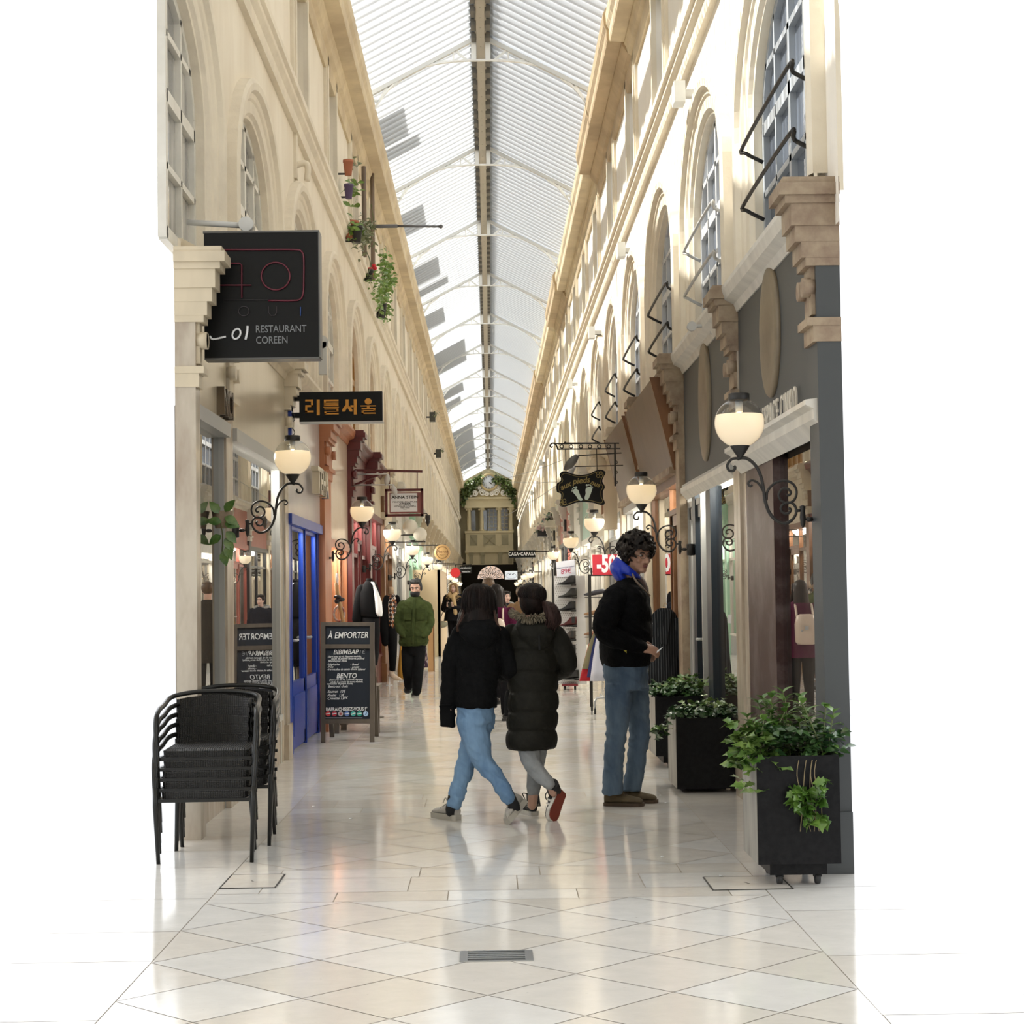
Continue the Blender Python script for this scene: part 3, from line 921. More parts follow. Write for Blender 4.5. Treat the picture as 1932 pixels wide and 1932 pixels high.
SANDST = mat('brown_sandstone', (0.36, 0.28, 0.19), 0.6, c2=(0.20, 0.13, 0.09), scale=6, bump=0.3, bscale=20, contrast=(0.4, 0.7))
NAVY = paint('navy_door_paint', (0.012, 0.02, 0.03), 0.35)

# left side
shopfront(-1, 0, 'champagne metal shopfront at the open end of the left side', M_SILVER, BEIGE, M_STONE, M_STONE, CREAM, [('w', 1)], zf=2.53, depth=0.05, y0=YL0, zt=None)
shopfront(-1, 1, 'champagne metal shopfront with large silver-framed window, left of the blue door', M_SILVER, BEIGE, M_STONE, M_STONE, CREAM, [('w', 5), ('p', 0.5)], zf=2.53, zr=0.36, zt=None, depth=0.3, interior=M_INT, pd=0.05, pe=0.115)
shopfront(-1, 2, 'bright blue shopfront with pearl fascia and glazed blue door', BLUE, LILAC, BLUE, M_STONE, CREAM, [('p', 0.35), ('d', 1.1), ('d', 1.1), ('p', 0.1)], zf=2.1, zr=0.5, zt=None, depth=0.7, interior=M_INTW, pe=0.375, pd=0.05, pw=0.24)
shopfront(-1, 3, 'terracotta shopfront with pale pink fascia', TERRA, ROSE, TERRA, TERRA, TERRA, [('w', 1), ('w', 1), ('d', 1), ('w', 1)], zf=2.0, zr=0.5, zt=None, pw=0.75)
shopfront(-1, 4, 'wine-red shopfront behind the black-jacketed mannequin', WINE, WINE, WINE, WINE, WINE, [('w', 1), ('w', 1), ('d', 1), ('w', 1)], zf=2.45, zt=1.9)
shopfront(-1, 5, 'wine-red shopfront behind the mannequin in the patterned shirt', WINE, CREAM, WINE, WINE, WINE, [('w', 1), ('d', 1), ('w', 1)], zf=2.6, zt=1.95)
shopfront(-1, 6, 'brown wooden shopfront beyond the red ones', WOOD, CREAM, WOOD, WOOD, CREAM, [('w', 1), ('d', 1), ('w', 1)], zf=2.5)
shopfront(-1, 7, 'grey and white shopfront under the two white ball signs', GREY, PALE, GREY, PALE, PALE, [('w', 1), ('d', 1), ('w', 1)], zf=2.4)
shopfront(-1, 8, 'pale shopfront just before the mint green one', PALE, PALE, GREY, PALE, PALE, [('w', 1), ('w', 1)], zf=2.6)
shopfront(-1, 9, 'mint green shopfront, nearest of the two mint ones', MINT, MINT, MINT, MINT, MINT, [('w', 1), ('d', 1), ('w', 1)], zf=2.5)
shopfront(-1, 10, 'mint green shopfront, farther of the two mint ones', MINT, PALE, MINT, MINT, PALE, [('w', 1), ('d', 1)], zf=2.6)
far_l = [(CREAM, PALE), (PALE, CREAM), (GREY, CREAM), (WOOD, CREAM), (PALE, PALE), (GREY, BLACKP), (CREAM, CREAM), (WINE, CREAM)]
for k in range(11, NB):
    f_, p_ = far_l[(k - 11) % len(far_l)]
    shopfront(-1, k, 'distant shopfront in the far half of the left side', f_, p_, f_, p_, CREAM, [('w', 1), ('d', 0.7), ('w', 1)], zf=2.5, depth=0.4, group='distant shopfronts on the left')
# right side
c0 = shopfront(1, 0, 'charcoal shopfront with dark red marble pier at the open end of the right side', M_CHAR, M_CHAR, M_STONE, M_CHAR, PALE, [('w', 1.6), ('p', 1.25)], zf=2.28, zr=0.34, zt=None, depth=0.06, corbel=SANDST, y0=8.72, pw=0.5)
c1 = shopfront(1, 1, 'charcoal shopfront with oval plaque and navy door posts', M_SILVER, M_CHAR, M_STONE, M_STONE, PALE, [('w', 2.1), ('n', 0.9)], zf=2.28, zr=0.34, zt=None, depth=0.5, corbel=SANDST, pd=0.06)
shopfront(1, 2, 'shopfront with tilted bronze awning box behind the man in jeans, nearest of two', WOOD, BRONZE, WOOD, SANDST, SANDST, [('p', 0.15), ('n', 0.9), ('w', 1.6)], zf=2.42, zt=None, depth=0.9, corbel=SANDST, interior=M_INTW)
shopfront(1, 3, 'shopfront with tilted bronze awning box, farther of two', M_SILVER, BRONZE, GREY, CREAM, SANDST, [('w', 1.5), ('n', 0.8), ('w', 1)], zf=2.42, zt=None, depth=0.9, interior=M_INTW)
shopfront(1, 4, 'cream shopfront beneath the footprint sign', GREY, CREAM, CREAM, CREAM, CREAM, [('w', 1), ('n', 0.8)], zf=2.4)
shopfront(1, 5, 'cream shopfront behind the red sale sign', PALE, CREAM, CREAM, CREAM, CREAM, [('w', 1), ('n', 0.8), ('w', 1)], zf=2.2)
shopfront(1, 6, 'shopfront with plain sea green fascia', PALE, paint('sea_green_paint', (0.32, 0.52, 0.42)), PALE, PALE, PALE, [('w', 1), ('n', 0.7), ('w', 1)], zf=2.3)
shopfront(1, 7, 'off-white shopfront beside the shoe rack', PALE, PALE, GREY, PALE, PALE, [('w', 1), ('n', 0.8)], zf=2.3)
shopfront(1, 8, 'dusty red shopfront with flower boxes on its ledge', PINKW, PINKW, BLACKP, PALE, PALE, [('w', 1), ('n', 0.8), ('w', 1)], zf=2.5)
shopfront(1, 9, 'black shopfront beyond the dusty red one', BLACKP, PINKW, BLACKP, BLACKP, PALE, [('w', 1), ('w', 1)], zf=2.5)
far_r = [(GREY, CREAM), (BLACKP, PALE), (PALE, CREAM), (WOOD, CREAM), (BLACKP, BLACKP), (PALE, PALE), (GREY, PALE)]
for k in range(10, NB):
    f_, p_ = far_r[k % len(far_r)]
    shopfront(1, k, 'distant shopfront in the far half of the right side', f_, p_, f_, p_, PALE, [('w', 1), ('n', 0.7), ('w', 1)], zf=2.5, depth=0.4, group='distant shopfronts on the right')

# --- pieces of the near shopfronts
p = MB(); p.box(XR - 0.045, XR + 0.02, 10.52, 11.62, 0.0, 2.22); p.build('marble_pier', M_DMARB, c0)
p = MB(); p.box(XR - 0.042, XR + 0.02, 11.62, 11.83, 0.0, 2.22); p.build('pale_marble_pier', M_STONE, c0)
p = MB(); p.extrude_y([(XR - 0.05, 2.17), (XR - 0.12, 2.24), (XR - 0.12, 2.29), (XR - 0.16, 2.31), (XR - 0.16, 2.335), (XR - 0.04, 2.35)][::-1], 8.75, 11.80); p.build('white_moulding', PALE, c0)
p = MB(); p.extrude_y([(XR - 0.05, 2.17), (XR - 0.10, 2.23), (XR - 0.10, 2.27), (XR - 0.04, 2.30)][::-1], 12.13, 15.1); p.build('white_moulding', PALE, c1)
for y in (13.55, 14.55):
    p = MB(); p.box(XR - 0.045, XR + 0.02, y, y + 0.28 if y < 14 else y + 0.20, 0.0, 2.2); p.build('navy_post', NAVY, c1)
OVAL = mat('bronze_oval', (0.21, 0.165, 0.105), 0.45, c2=(0.16, 0.125, 0.08), scale=4, bump=0.05)
for root, yc, zc, zh in ((c0, 10.42, 2.92, 0.39), (c1, 13.62, 2.86, 0.47)):
    p = MB(); pr = [(-0.03, 0.0), (0.045, 1.0), (0.055, 0.97), (0.06, 0.8), (0.06, 0.0)]
    rings = []
    for d_, s_ in pr[1:]:
        rings.append([(XR - 0.05 - d_ + 0.03, yc + 0.33 * s_ * cos(2 * pi * i / 40), zc + zh * s_ * sin(2 * pi * i / 40)) for i in range(40)])
    rings.insert(0, [(XR - 0.04, q[1], q[2]) for q in rings[0]])
    p.loft(rings); p.build('oval_plaque', OVAL, root)
# tilted awning boxes
for k, lab in ((2, 'nearest'), (3, 'farther')):
    a, b = bnd(k) + 0.22, bnd(k + 1) - 0.22
    t = thing('awning_box', (XR - 0.1, (a + b) / 2, 2.5), 'tilted bronze awning box under the ledge, %s of the two' % lab, 'awning', 'bronze awning boxes')
    m = MB(); m.extrude_y([(XR - 0.30, 3.26), (XR - 0.27, 3.27), (XR - 0.09, 2.50), (XR - 0.12, 2.49)], a, b); m.build('panel', BRONZE, t)
    for y in (a - 0.03, b + 0.01):
        m = MB(); m.extrude_y([(XR - 0.31, 3.28), (XR - 0.05, 3.28), (XR - 0.05, 2.46), (XR - 0.11, 2.46)], y, y + 0.03); m.build('end_cheek', WOOD, t)
    m = MB(); m.box(XR - 0.15, XR - 0.05, a, b, 2.43, 2.49); m.build('bottom_rail', SANDST, t)

# blue corner post and fascia letters of the blue shop

# ---- clock pavilion closing the passage
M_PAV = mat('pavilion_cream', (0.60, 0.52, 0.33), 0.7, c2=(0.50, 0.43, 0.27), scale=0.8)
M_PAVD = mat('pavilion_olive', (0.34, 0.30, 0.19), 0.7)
M_WHITE_O = mat('white_plaster_ornament', (0.82, 0.78, 0.70), 0.7, bump=0.3, bscale=12)
Y = YEND
pv = thing('clock_pavilion', (0, Y, 3.3), 'cream columned clock pavilion bridging the far end of the arcade', 'pavilion')
m = MB(); m.box(-1.85, 1.80, Y + 0.9, Y + 1.1, 3.3, 9.0); m.build('back_wall', M_PAVD, pv)
m = MB(); m.box(-1.40, 1.42, Y - 0.05, Y + 0.9, 6.70, 7.02); m.box(-1.5, 1.52, Y - 0.18, Y + 0.9, 7.02, 7.14); m.box(-1.45, 1.47, Y - 0.1, Y + 0.9, 6.52, 6.70); m.build('entablature', M_PAV, pv)
m = MB(); m.box(-1.42, 1.40, Y - 0.05, Y + 0.9, 3.9, 5.05); m.box(-1.46, 1.44, Y - 0.12, Y + 0.9, 5.02, 5.14); m.box(-1.46, 1.44, Y - 0.12, Y + 0.9, 3.86, 4.0); m.box(-1.42, 1.40, Y + 0.0, Y + 0.9, 3.15, 3.9); m.build('balcony', M_PAV, pv)
m = MB()
for x0, x1 in ((-1.15, -0.72), (-0.36, 0.36), (0.72, 1.12)):
    for a, b in (((x0, 4.3), (x1, 4.9)), ((x0, 4.9), (x1, 4.3))): m.bar((a[0], Y - 0.065, a[1]), (b[0], Y - 0.065, b[1]), 0.03, 0.06, up=(0, 1, 0))
    m.box(x0, x1, Y - 0.06, Y - 0.045, 4.28, 4.92)
m.build('balustrade', M_PAVD, pv)
for x in (-1.2, -0.45, 0.58, 1.28):
    m = MB(); m.lathe([(0.16, 5.14), (0.16, 5.22), (0.115, 5.26), (0.125, 5.6), (0.10, 6.4), (0.12, 6.42), (0.17, 6.46), (0.17, 6.54)], (x, Y + 0.1, 0), 12)
    for s_ in (-1, 1): m.lathe([(0.07, -0.1), (0.07, 0.1)], (x + s_ * 0.13, Y + 0.1, 6.43), 8, axis='Y')
    m.build('column', M_PAV, pv)
for x in (-1.1, -0.42, 0.62, 1.2):
    m = MB(); m.box(x - 0.14, x + 0.14, Y - 0.1, Y + 0.1, 3.7, 3.86); m.box(x - 0.11, x + 0.11, Y - 0.05, Y + 0.1, 3.2, 3.7); m.build('bracket', M_PAVD, pv)
m = MB(); m.box(-0.1, 1.15, Y + 0.55, Y + 0.6, 5.1, 6.5); m.build('glazing', M_PANE_R, pv)
m = MB()
for i in range(6): m.box(0.02 + i * 0.22, 0.05 + i * 0.22, Y + 0.52, Y + 0.56, 5.1, 6.5)
for i in range(7): m.box(-0.1, 1.15, Y + 0.52, Y + 0.56, 5.12 + i * 0.22, 5.15 + i * 0.22)
m.build('glazing_bars', M_PAV, pv)
m = MB()
for x in (-0.95, -0.28): m.box(x - 0.13, x + 0.13, Y + 0.5, Y + 0.55, 5.2, 6.4)
m.build('blind_panel', M_PANE_R, pv)
pd = MB(); pd.prism([(-1.3, 7.14), (1.3, 7.14), (1.05, 7.45), (0.75, 7.95), (0.55, 8.45), (0, 8.75), (-0.55, 8.45), (-0.75, 7.95), (-1.05, 7.45)], (0.02, Y + 0.25, 0), (1, 0, 0), (0, 0, 1), -0.3); pd.build('pediment', M_PAV, pv)
m = MB()
for s_ in (-1, 1):
    for cx_, cz_, r_ in ((0.85, 7.36, 0.19), (0.42, 7.40, 0.20), (1.12, 7.25, 0.10), (0.6, 7.7, 0.13), (0.16, 7.33, 0.15)):
        pts = [(0.02 + s_ * (cx_ + (r_ * (1 - i / 26)) * cos(i * 0.5)), Y - 0.1, cz_ + (r_ * (1 - i / 26)) * sin(i * 0.5)) for i in range(22)]
        m.tube(pts, 0.045, 6)
    m.ell((0.02 + s_ * 0.62, Y - 0.05, 8.0), (0.14, 0.08, 0.18)); m.ell((0.02 + s_ * 0.25, Y - 0.05, 7.6), (0.2, 0.08, 0.14))
m.build('scroll_ornament', M_WHITE_O, pv)
ck = MB(); ck.lathe([(0.40, 0.0), (0.52, 0.0), (0.54, -0.08), (0.50, -0.13), (0.40, -0.10)], (0.02, Y - 0.1, 8.02), 32, axis='Y', caps=False); ring = ck.build('clock_surround', mat('clock_gold', (0.55, 0.43, 0.22), 0.5), pv)
ck = MB(); ck.lathe([(0.001, -0.07), (0.41, -0.07), (0.41, 0.0)], (0.02, Y - 0.1, 8.02), 32, axis='Y'); face = ck.build('clock_face', mat('clock_white', (0.80, 0.84, 0.90), 0.4), pv)
ck = MB()
for i in range(12):
    a = i * pi / 6; ck.bar((0.02 + 0.30 * sin(a), Y - 0.185, 8.02 + 0.30 * cos(a)), (0.02 + 0.38 * sin(a), Y - 0.185, 8.02 + 0.38 * cos(a)), 0.03, 0.012, up=(0, 1, 0))
ck.build('hour_marks', M_DARK, face)
ck = MB(); 
for a, L_, w in ((radians(118), 0.17, 0.04), (radians(128), 0.27, 0.028)): ck.bar((0.02, Y - 0.20, 8.02), (0.02 + L_ * sin(a), Y - 0.20, 8.02 + L_ * cos(a)), w, 0.01, up=(0, 1, 0))
ck.build('clock_hands', BLACKP, face)

# dark lower passage beyond, with its lit fan window
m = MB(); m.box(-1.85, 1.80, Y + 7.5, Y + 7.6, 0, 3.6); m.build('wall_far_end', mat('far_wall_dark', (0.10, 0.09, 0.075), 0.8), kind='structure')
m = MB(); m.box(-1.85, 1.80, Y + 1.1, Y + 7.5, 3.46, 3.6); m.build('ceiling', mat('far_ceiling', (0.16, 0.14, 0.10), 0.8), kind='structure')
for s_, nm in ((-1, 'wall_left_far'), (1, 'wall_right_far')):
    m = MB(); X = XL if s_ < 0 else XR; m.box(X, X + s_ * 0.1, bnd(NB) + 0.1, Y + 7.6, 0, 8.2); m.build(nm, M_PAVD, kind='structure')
fw_ = thing('fan_window', (0.05, Y + 7.49, 2.30), 'half-round stained glass fan window glowing at the far end', 'window')
m = MB(); R_ = 0.87
m.prism([(R_ * cos(pi * i / 32), R_ * sin(pi * i / 32)) for i in range(33)], (0.05, Y + 7.49, 2.34), (1, 0, 0), (0, 0, 1), 0.01)
m.build('lit_glass', mat('stained_glass', (0.8, 0.55, 0.4), 0.4, c2=(0.7, 0.7, 0.9), scale=5, emit=(1.0, 0.74, 0.58), emit_s=0.22), fw_)
m = MB()
yy = Y + 7.46
for i in range(9):
    a = pi * i / 8; m.bar((0.05, yy, 2.34), (0.05 + R_ * cos(a), yy, 2.34 + R_ * sin(a)), 0.022, 0.02, up=(0, 1, 0))
for q in (0, 1):
    pts = []
    for i in range(65):
        a = pi * i / 64; r_ = R_ * (0.62 + 0.28 * (1 if q else -1) * cos(8 * a) * 0.9)
        pts.append((0.05 + r_ * cos(a), yy, 2.34 + r_ * sin(a)))
    m.tube(pts, 0.013, 4)
m.tube([(0.05 + R_ * cos(pi * i / 32), yy, 2.34 + R_ * sin(pi * i / 32)) for i in range(33)], 0.03, 6)
m.bar((0.05 - R_, yy, 2.34), (0.05 + R_, yy, 2.34), 0.05, 0.06, up=(0, 1, 0))
m.build('leading', BLACKP, fw_)
# ------------------------------------------------------------------ globe wall lamps
M_IRON = mat('black_wrought_iron', (0.022, 0.020, 0.018), 0.45, metal=0.3)
def frosted():
    m = bpy.data.materials.new('frosted_glass'); m.use_nodes = True
    nt = m.node_tree; nt.nodes.remove(nt.nodes['Principled BSDF']); out = nt.nodes['Material Output']
    tl = nt.nodes.new('ShaderNodeBsdfTranslucent'); tl.inputs['Color'].default_value = (0.80, 0.78, 0.74, 1)
    df = nt.nodes.new('ShaderNodeBsdfDiffuse'); df.inputs['Color'].default_value = (0.82, 0.80, 0.76, 1)
    mx = nt.nodes.new('ShaderNodeMixShader'); mx.inputs['Fac'].default_value = 0.45
    nt.links.new(tl.outputs[0], mx.inputs[1]); nt.links.new(df.outputs[0], mx.inputs[2])
    gl = nt.nodes.new('ShaderNodeBsdfGlossy'); gl.inputs['Roughness'].default_value = 0.25
    fr = nt.nodes.new('ShaderNodeFresnel'); fr.inputs['IOR'].default_value = 1.4
    m2 = nt.nodes.new('ShaderNodeMixShader'); nt.links.new(fr.outputs[0], m2.inputs['Fac'])
    nt.links.new(mx.outputs[0], m2.inputs[1]); nt.links.new(gl.outputs[0], m2.inputs[2])
    nt.links.new(m2.outputs[0], out.inputs['Surface'])
    return m
M_FROST = frosted()
M_CLEAR = glass_mat('clear_globe_glass', (0.90, 0.91, 0.90), 1.3)
M_BULB = mat('warm_bulb', (1, 0.85, 0.6), 0.4, emit=(1.0, 0.72, 0.36), emit_s=7.0)
GR_ = 0.126
def lamp_proto(side):
    S = GR_ / 155.0
    def P(x, y): return Vector((side * (567 - x) * S, 0, (705 - y) * S))
    t = thing('wall_lamp', (0, 0, 0), 'x', 'lamp', 'globe wall lamps along the arcade')
    b = MB()
    main = smooth_path([P(*q) for q in ((577, 922), (520, 930), (470, 975), (440, 1040), (425, 1120), (415, 1200), (390, 1270), (345, 1320), (290, 1335), (245, 1310), (222, 1262), (238, 1218), (275, 1206), (310, 1222), (318, 1252), (296, 1274), (268, 1270), (258, 1250), (272, 1240))], 5)
    b.tube(main, [0.0085 if i < 45 else 0.007 for i in range(len(main))], 6)
    b.tube(smooth_path([P(*q) for q in ((408, 1190), (398, 1130), (350, 1083), (285, 1070), (236, 1095), (218, 1142), (234, 1190), (275, 1210), (318, 1192), (330, 1155), (308, 1122), (274, 1120), (255, 1142), (264, 1160), (280, 1158))], 5), 0.0065, 6)
    b.tube(smooth_path([P(*q) for q in ((577, 925), (620, 932), (648, 968), (638, 1000), (612, 1003), (598, 985), (606, 972))], 5), 0.007, 6)
    b.tube(smooth_path([P(*q) for q in ((424, 1140), (455, 1085), (495, 1064), (520, 1082), (508, 1102), (494, 1094))], 5), 0.006, 6)
    b.lathe([(0.004, -0.012), (0.014, 0), (0.004, 0.012)], P(577, 925), 8)
    b.tube([P(232, 1258), P(188, 1258)], 0.007, 6)
    b.lathe([(0.003, -0.055), (0.012, -0.035), (0.016, 0.0), (0.012, 0.03), (0.016, 0.055), (0.004, 0.062)], P(183, 1300), 8)
    b.tube([P(183, 1312), P(60, 1318)], 0.006, 6)
    b.lathe([(0.012, -0.014), (0.012, 0.014)], P(140, 1313), 8, axis='X')
    b.build('bracket', M_IRON, t)
    w = MB(); w.lathe([(0.003, -0.05), (0.035, -0.045), (0.035, 0.045), (0.003, 0.05)], P(72, 1318), 12); w.build('wall_plate', M_IRON, t)
    c = MB(); c.lathe([(0.006, -0.187), (0.012, -0.175), (0.030, -0.15), (0.048, -0.122), (0.05, -0.114), (0.04, -0.112)], (0, 0, 0), 16); c.build('cup', M_IRON, t)
    f = MB(); n = 14
    a0, a1 = radians(-68), radians(19)
    f.lathe([(GR_ * cos(lerp(a0, a1, i / n)), GR_ * sin(lerp(a0, a1, i / n))) for i in range(n + 1)], (0, 0, 0), 28)
    f.f = f.f[:-2]; f.sm = f.sm[:-2]; f.mi = f.mi[:-2]
    f.build('frosted_bowl', M_FROST, t)
    g = MB(); a0, a1 = radians(19), radians(68)
    g.lathe([(GR_ * cos(lerp(a0, a1, i / n)), GR_ * sin(lerp(a0, a1, i / n))) for i in range(n + 1)], (0, 0, 0), 28)
    g.f = g.f[:-2]; g.sm = g.sm[:-2]; g.mi = g.mi[:-2]
    g.build('clear_dome', M_CLEAR, t)
    k = MB(); k.lathe([(0.053, 0.115), (0.054, 0.118), (0.054, 0.147), (0.05, 0.15)], (0, 0, 0), 20); k.build('cap', M_IRON, t)
    s = MB(); s.lathe([(0.018, 0.055), (0.02, 0.12)], (0, 0, 0), 10); s.build('bulb_socket', M_SILVER, t)
    u = MB(); u.ell((0, 0, 0.022), (0.022, 0.022, 0.034), n=10, m=8); u.build('bulb', M_BULB, t)
    return t
lamp_L, lamp_R = lamp_proto(-1), lamp_proto(1)
def lamp(side, px, py, Y, label, first, energy):
    o = first if not first.get('used') else copy_tree(first)
    if not first.get('used'): first['used'] = 1
    o.location = at(px, py, Y)
    o['label'] = label
    ld = bpy.data.lights.new('lamp_glow', 'POINT'); ld.energy = energy; ld.color = (1.0, 0.78, 0.48); ld.shadow_soft_size = 0.03
    lo = bpy.data.objects.new('lamp_glow', ld); lo.location = o.location + Vector((0, 0, 0.022)); col.objects.link(lo)
    return o
near_l = [(552, 863, 12.1), (683, 964, 18.77), (740, 1005, 24.6), (778, 1035, 30.9), (806, 1055, 38.2), (826, 1068, 45.9), (850, 1088, 58.0), (858, 1094, 67.5), (867, 1101, 80)]
near_r = [(1395, 798, 8.94), (1210, 925, 14.65), (1121, 985, 21.4), (1077, 1020, 27.6), (1044, 1045, 35.3), (1001, 1084, 55.8), (989, 1088, 66), (982, 1096, 76), (975, 1101, 86)]
ll = ['lit globe wall lamp beside the silver-framed window, largest on the left', 'lit globe wall lamp on the terracotta shopfront', 'lit globe wall lamp below the framed white atelier sign', 'lit globe wall lamp under the two white ball signs', 'lit globe wall lamp before the mint green shopfront', 'lit globe wall lamp just below the round wooden sign', 'lit globe wall lamp left below the red starburst sign', 'lit globe wall lamp second beyond the red starburst, left wall', 'smallest lit globe wall lamp on the left wall']
lr = ['lit globe wall lamp before the charcoal fascia, largest of all', 'lit globe wall lamp above the curly-haired man', 'lit globe wall lamp below the black footprint sign', 'lit globe wall lamp above the price card of the shoe rack', 'lit globe wall lamp between the black name sign and shoe rack', 'lit globe wall lamp right of the little white goose sign', 'lit globe wall lamp second beyond the goose sign, right wall', 'lit globe wall lamp third beyond the goose sign, right wall', 'smallest lit globe wall lamp on the right wall']
for (px, py, Y), lb in zip(near_l, ll): lamp(-1, px, py, Y, lb, lamp_L, 0.3)
for (px, py, Y), lb in zip(near_r, lr): lamp(1, px, py, Y, lb, lamp_R, 0.3)

# ------------------------------------------------------------------ hanging signs
M_SIGNB = mat('black_sign_box', (0.006, 0.0065, 0.007), 0.35, spec=0.2)
M_ORANGE = mat('amber_letter', (0.62, 0.27, 0.03), 0.5)
M_WHITE = mat('white_lettering', (0.80, 0.82, 0.84), 0.5)
M_GREYL = mat('grey_lettering', (0.20, 0.21, 0.22), 0.5)
M_NEONR = mat('unlit_red_neon_tube', (0.11, 0.008, 0.022), 0.3)
M_NEONB = mat('unlit_blue_neon_tube', (0.02, 0.06, 0.22), 0.3)
M_NEONG = mat('unlit_dim_neon_tube', (0.05, 0.04, 0.045), 0.3)
M_LGREY = mat('light_grey_metal', (0.55, 0.55, 0.53), 0.45)
UX, UZ = Vector((1, 0, 0)), Vector((0, 0, 1))

# restaurant sign
Y = 10.6
a = at(386, 676, Y); b = at(600, 438, Y)
t = thing('hanging_sign', ((a.x + b.x) / 2, Y, a.z), 'large square black restaurant sign with dark red tubing, hanging on the left', 'sign')
m = MB(); m.box(a.x, b.x, Y, Y + 0.13, a.z, b.z); m.build('sign_box', M_SIGNB, t)
m = MB(); m.box(a.x - 0.005, b.x + 0.006, Y - 0.006, Y + 0.136, b.z, b.z + 0.012); m.box(b.x, b.x + 0.008, Y - 0.006, Y + 0.136, a.z, b.z); m.box(a.x, b.x, Y - 0.004, Y + 0.136, a.z - 0.010, a.z); m.build('edge_trim', mat('sign_edge', (0.10, 0.10, 0.095), 0.4), t)
Z = lambda px, py, d=0.012: at(px, py, Y - d)
m = MB()
m.tube(smooth_path([Z(392, 471), Z(480, 471), Z(555, 471), Z(569, 475), Z(573, 488), Z(573, 530), Z(572, 552), Z(567, 564), Z(552, 567), Z(506, 567)], 5), 0.005, 6)
m.tube([Z(520 + 27 * cos(i * pi / 18), 521 + 26 * sin(i * pi / 18)) for i in range(36)], 0.005, 6, closed=True)
m.tube([Z(398, 497), Z(452, 497), Z(456, 500), Z(456, 562)], 0.005, 6); m.tube([Z(396, 538), Z(474, 538)], 0.004, 6)
m.build('red_tubing', M_NEONR, t)
m = MB(); m.tube([Z(567, 579), Z(567, 596)], 0.0035, 6); m.build('blue_tubing', M_NEONB, t)
m = MB(); m.tube([Z(460 + 10 * cos(i * pi / 10), 587 + 9 * sin(i * pi / 10)) for i in range(20)], 0.0022, 5, closed=True)
m.tube([Z(507, 578), Z(507, 590), Z(511, 595), Z(518, 595), Z(522, 590), Z(522, 578)], 0.0022, 5); m.tube([Z(423, 566), Z(506, 566)], 0.002, 5); m.build('dim_tubing', M_NEONG, t)
m = MB()
m.tube(smooth_path([Z(396, 634), Z(402, 640), Z(426, 635)], 4), 0.006, 6)
m.tube([Z(446 + (7.5 * cos(q) - 2.0 * sin(q)), 630 + 9.5 * sin(q)) for q in [i * pi / 9 for i in range(18)]], 0.006, 6, closed=True)
m.tube(smooth_path([Z(467, 615), Z(466, 628), Z(463, 641)], 4), 0.0075, 6); m.build('brush_lettering', M_WHITE, t)
m = MB(); put_text(m, 'RESTAURANT', Z(530, 621, 0.003), UX, UZ, 0.062, 0.002, sx=0.80); m.build('lettering', M_GREYL, t); m = MB(); put_text(m, 'COREEN', Z(513, 642, 0.003), UX, UZ, 0.062, 0.002, sx=0.80); m.build('lettering', M_GREYL, t)
m = MB(); p0 = Vector((XL - 0.01, Y + 0.06, at(400, 415, Y).z)); m.tube([p0, at(452, 425, Y + 0.06)], 0.018, 8); m.lathe([(0.045, -0.03), (0.045, 0.03)], at(465, 424, Y + 0.06), 14, axis='Y'); m.tube([at(465, 424, Y + 0.06), at(465, 437, Y + 0.06)], 0.02, 8); m.build('support_arm', M_LGREY, t)

# amber hangul sign on the blue post
Y = 15.3
a = at(565, 796, Y); b = at(721, 738, Y)
t = thing('hanging_sign', ((a.x + b.x) / 2, Y, a.z), 'narrow black hanging sign with four amber Korean syllables', 'sign')
m = MB(); m.box(a.x, b.x, Y, Y + 0.12, a.z, b.z); m.build('sign_box', M_SIGNB, t)
m = MB(); m.box(a.x, b.x + 0.006, Y - 0.004, Y + 0.124, a.z - 0.012, a.z); m.build('edge_trim', M_LGREY, t)
m = MB()
for py in (752, 784):
    q = at(555, py, Y + 0.06); m = MB(); m.box(-1.72, a.x, Y + 0.03, Y + 0.09, q.z - 0.022, q.z + 0.022); m.build('support_arm', M_SIGNB, t)
m = MB(); m.box(-1.765, -1.70, Y + 0.0, Y + 0.12, 2.70, 3.24); m.build('blue_post', BLUE, t)
m = MB(); m.tube(smooth_path([at(545, 786, Y + 0.02), at(553, 780, Y), at(556, 792, Y), at(548, 800, Y), at(556, 815, Y), at(553, 822, Y)], 5), 0.004, 5); m.build('cable', M_IRON, t)
# syllables drawn as strokes, in sign pixels: x0, y0, x1, y1
ST = [
 [(672, 236, 736, 252), (720, 252, 736, 298), (672, 283, 736, 299), (672, 299, 688, 345), (672, 328, 740, 344), (762, 236, 791, 252) if False else (768, 236, 791, 366)],
 [(826, 236, 946, 252), (826, 252, 842, 284), (826, 262, 946, 270), (826, 276, 946, 288), (822, 296, 950, 304), (830, 310, 946, 319), (930, 319, 946, 338), (830, 330, 846, 362), (830, 330, 946, 338), (830, 349, 948, 361)],
 [(1074, 234, 1098, 360), (1046, 284, 1080, 300)],
 [(1130, 284, 1256, 294), (1182, 294, 1204, 310), (1138, 306, 1252, 316), (1236, 316, 1252, 334), (1138, 324, 1154, 356), (1138, 324, 1252, 333), (1138, 344, 1254, 356)]]
def zp(x, y, d=0.004): return at(423 + x / 4.39, 700 + y / 4.39, Y - d)
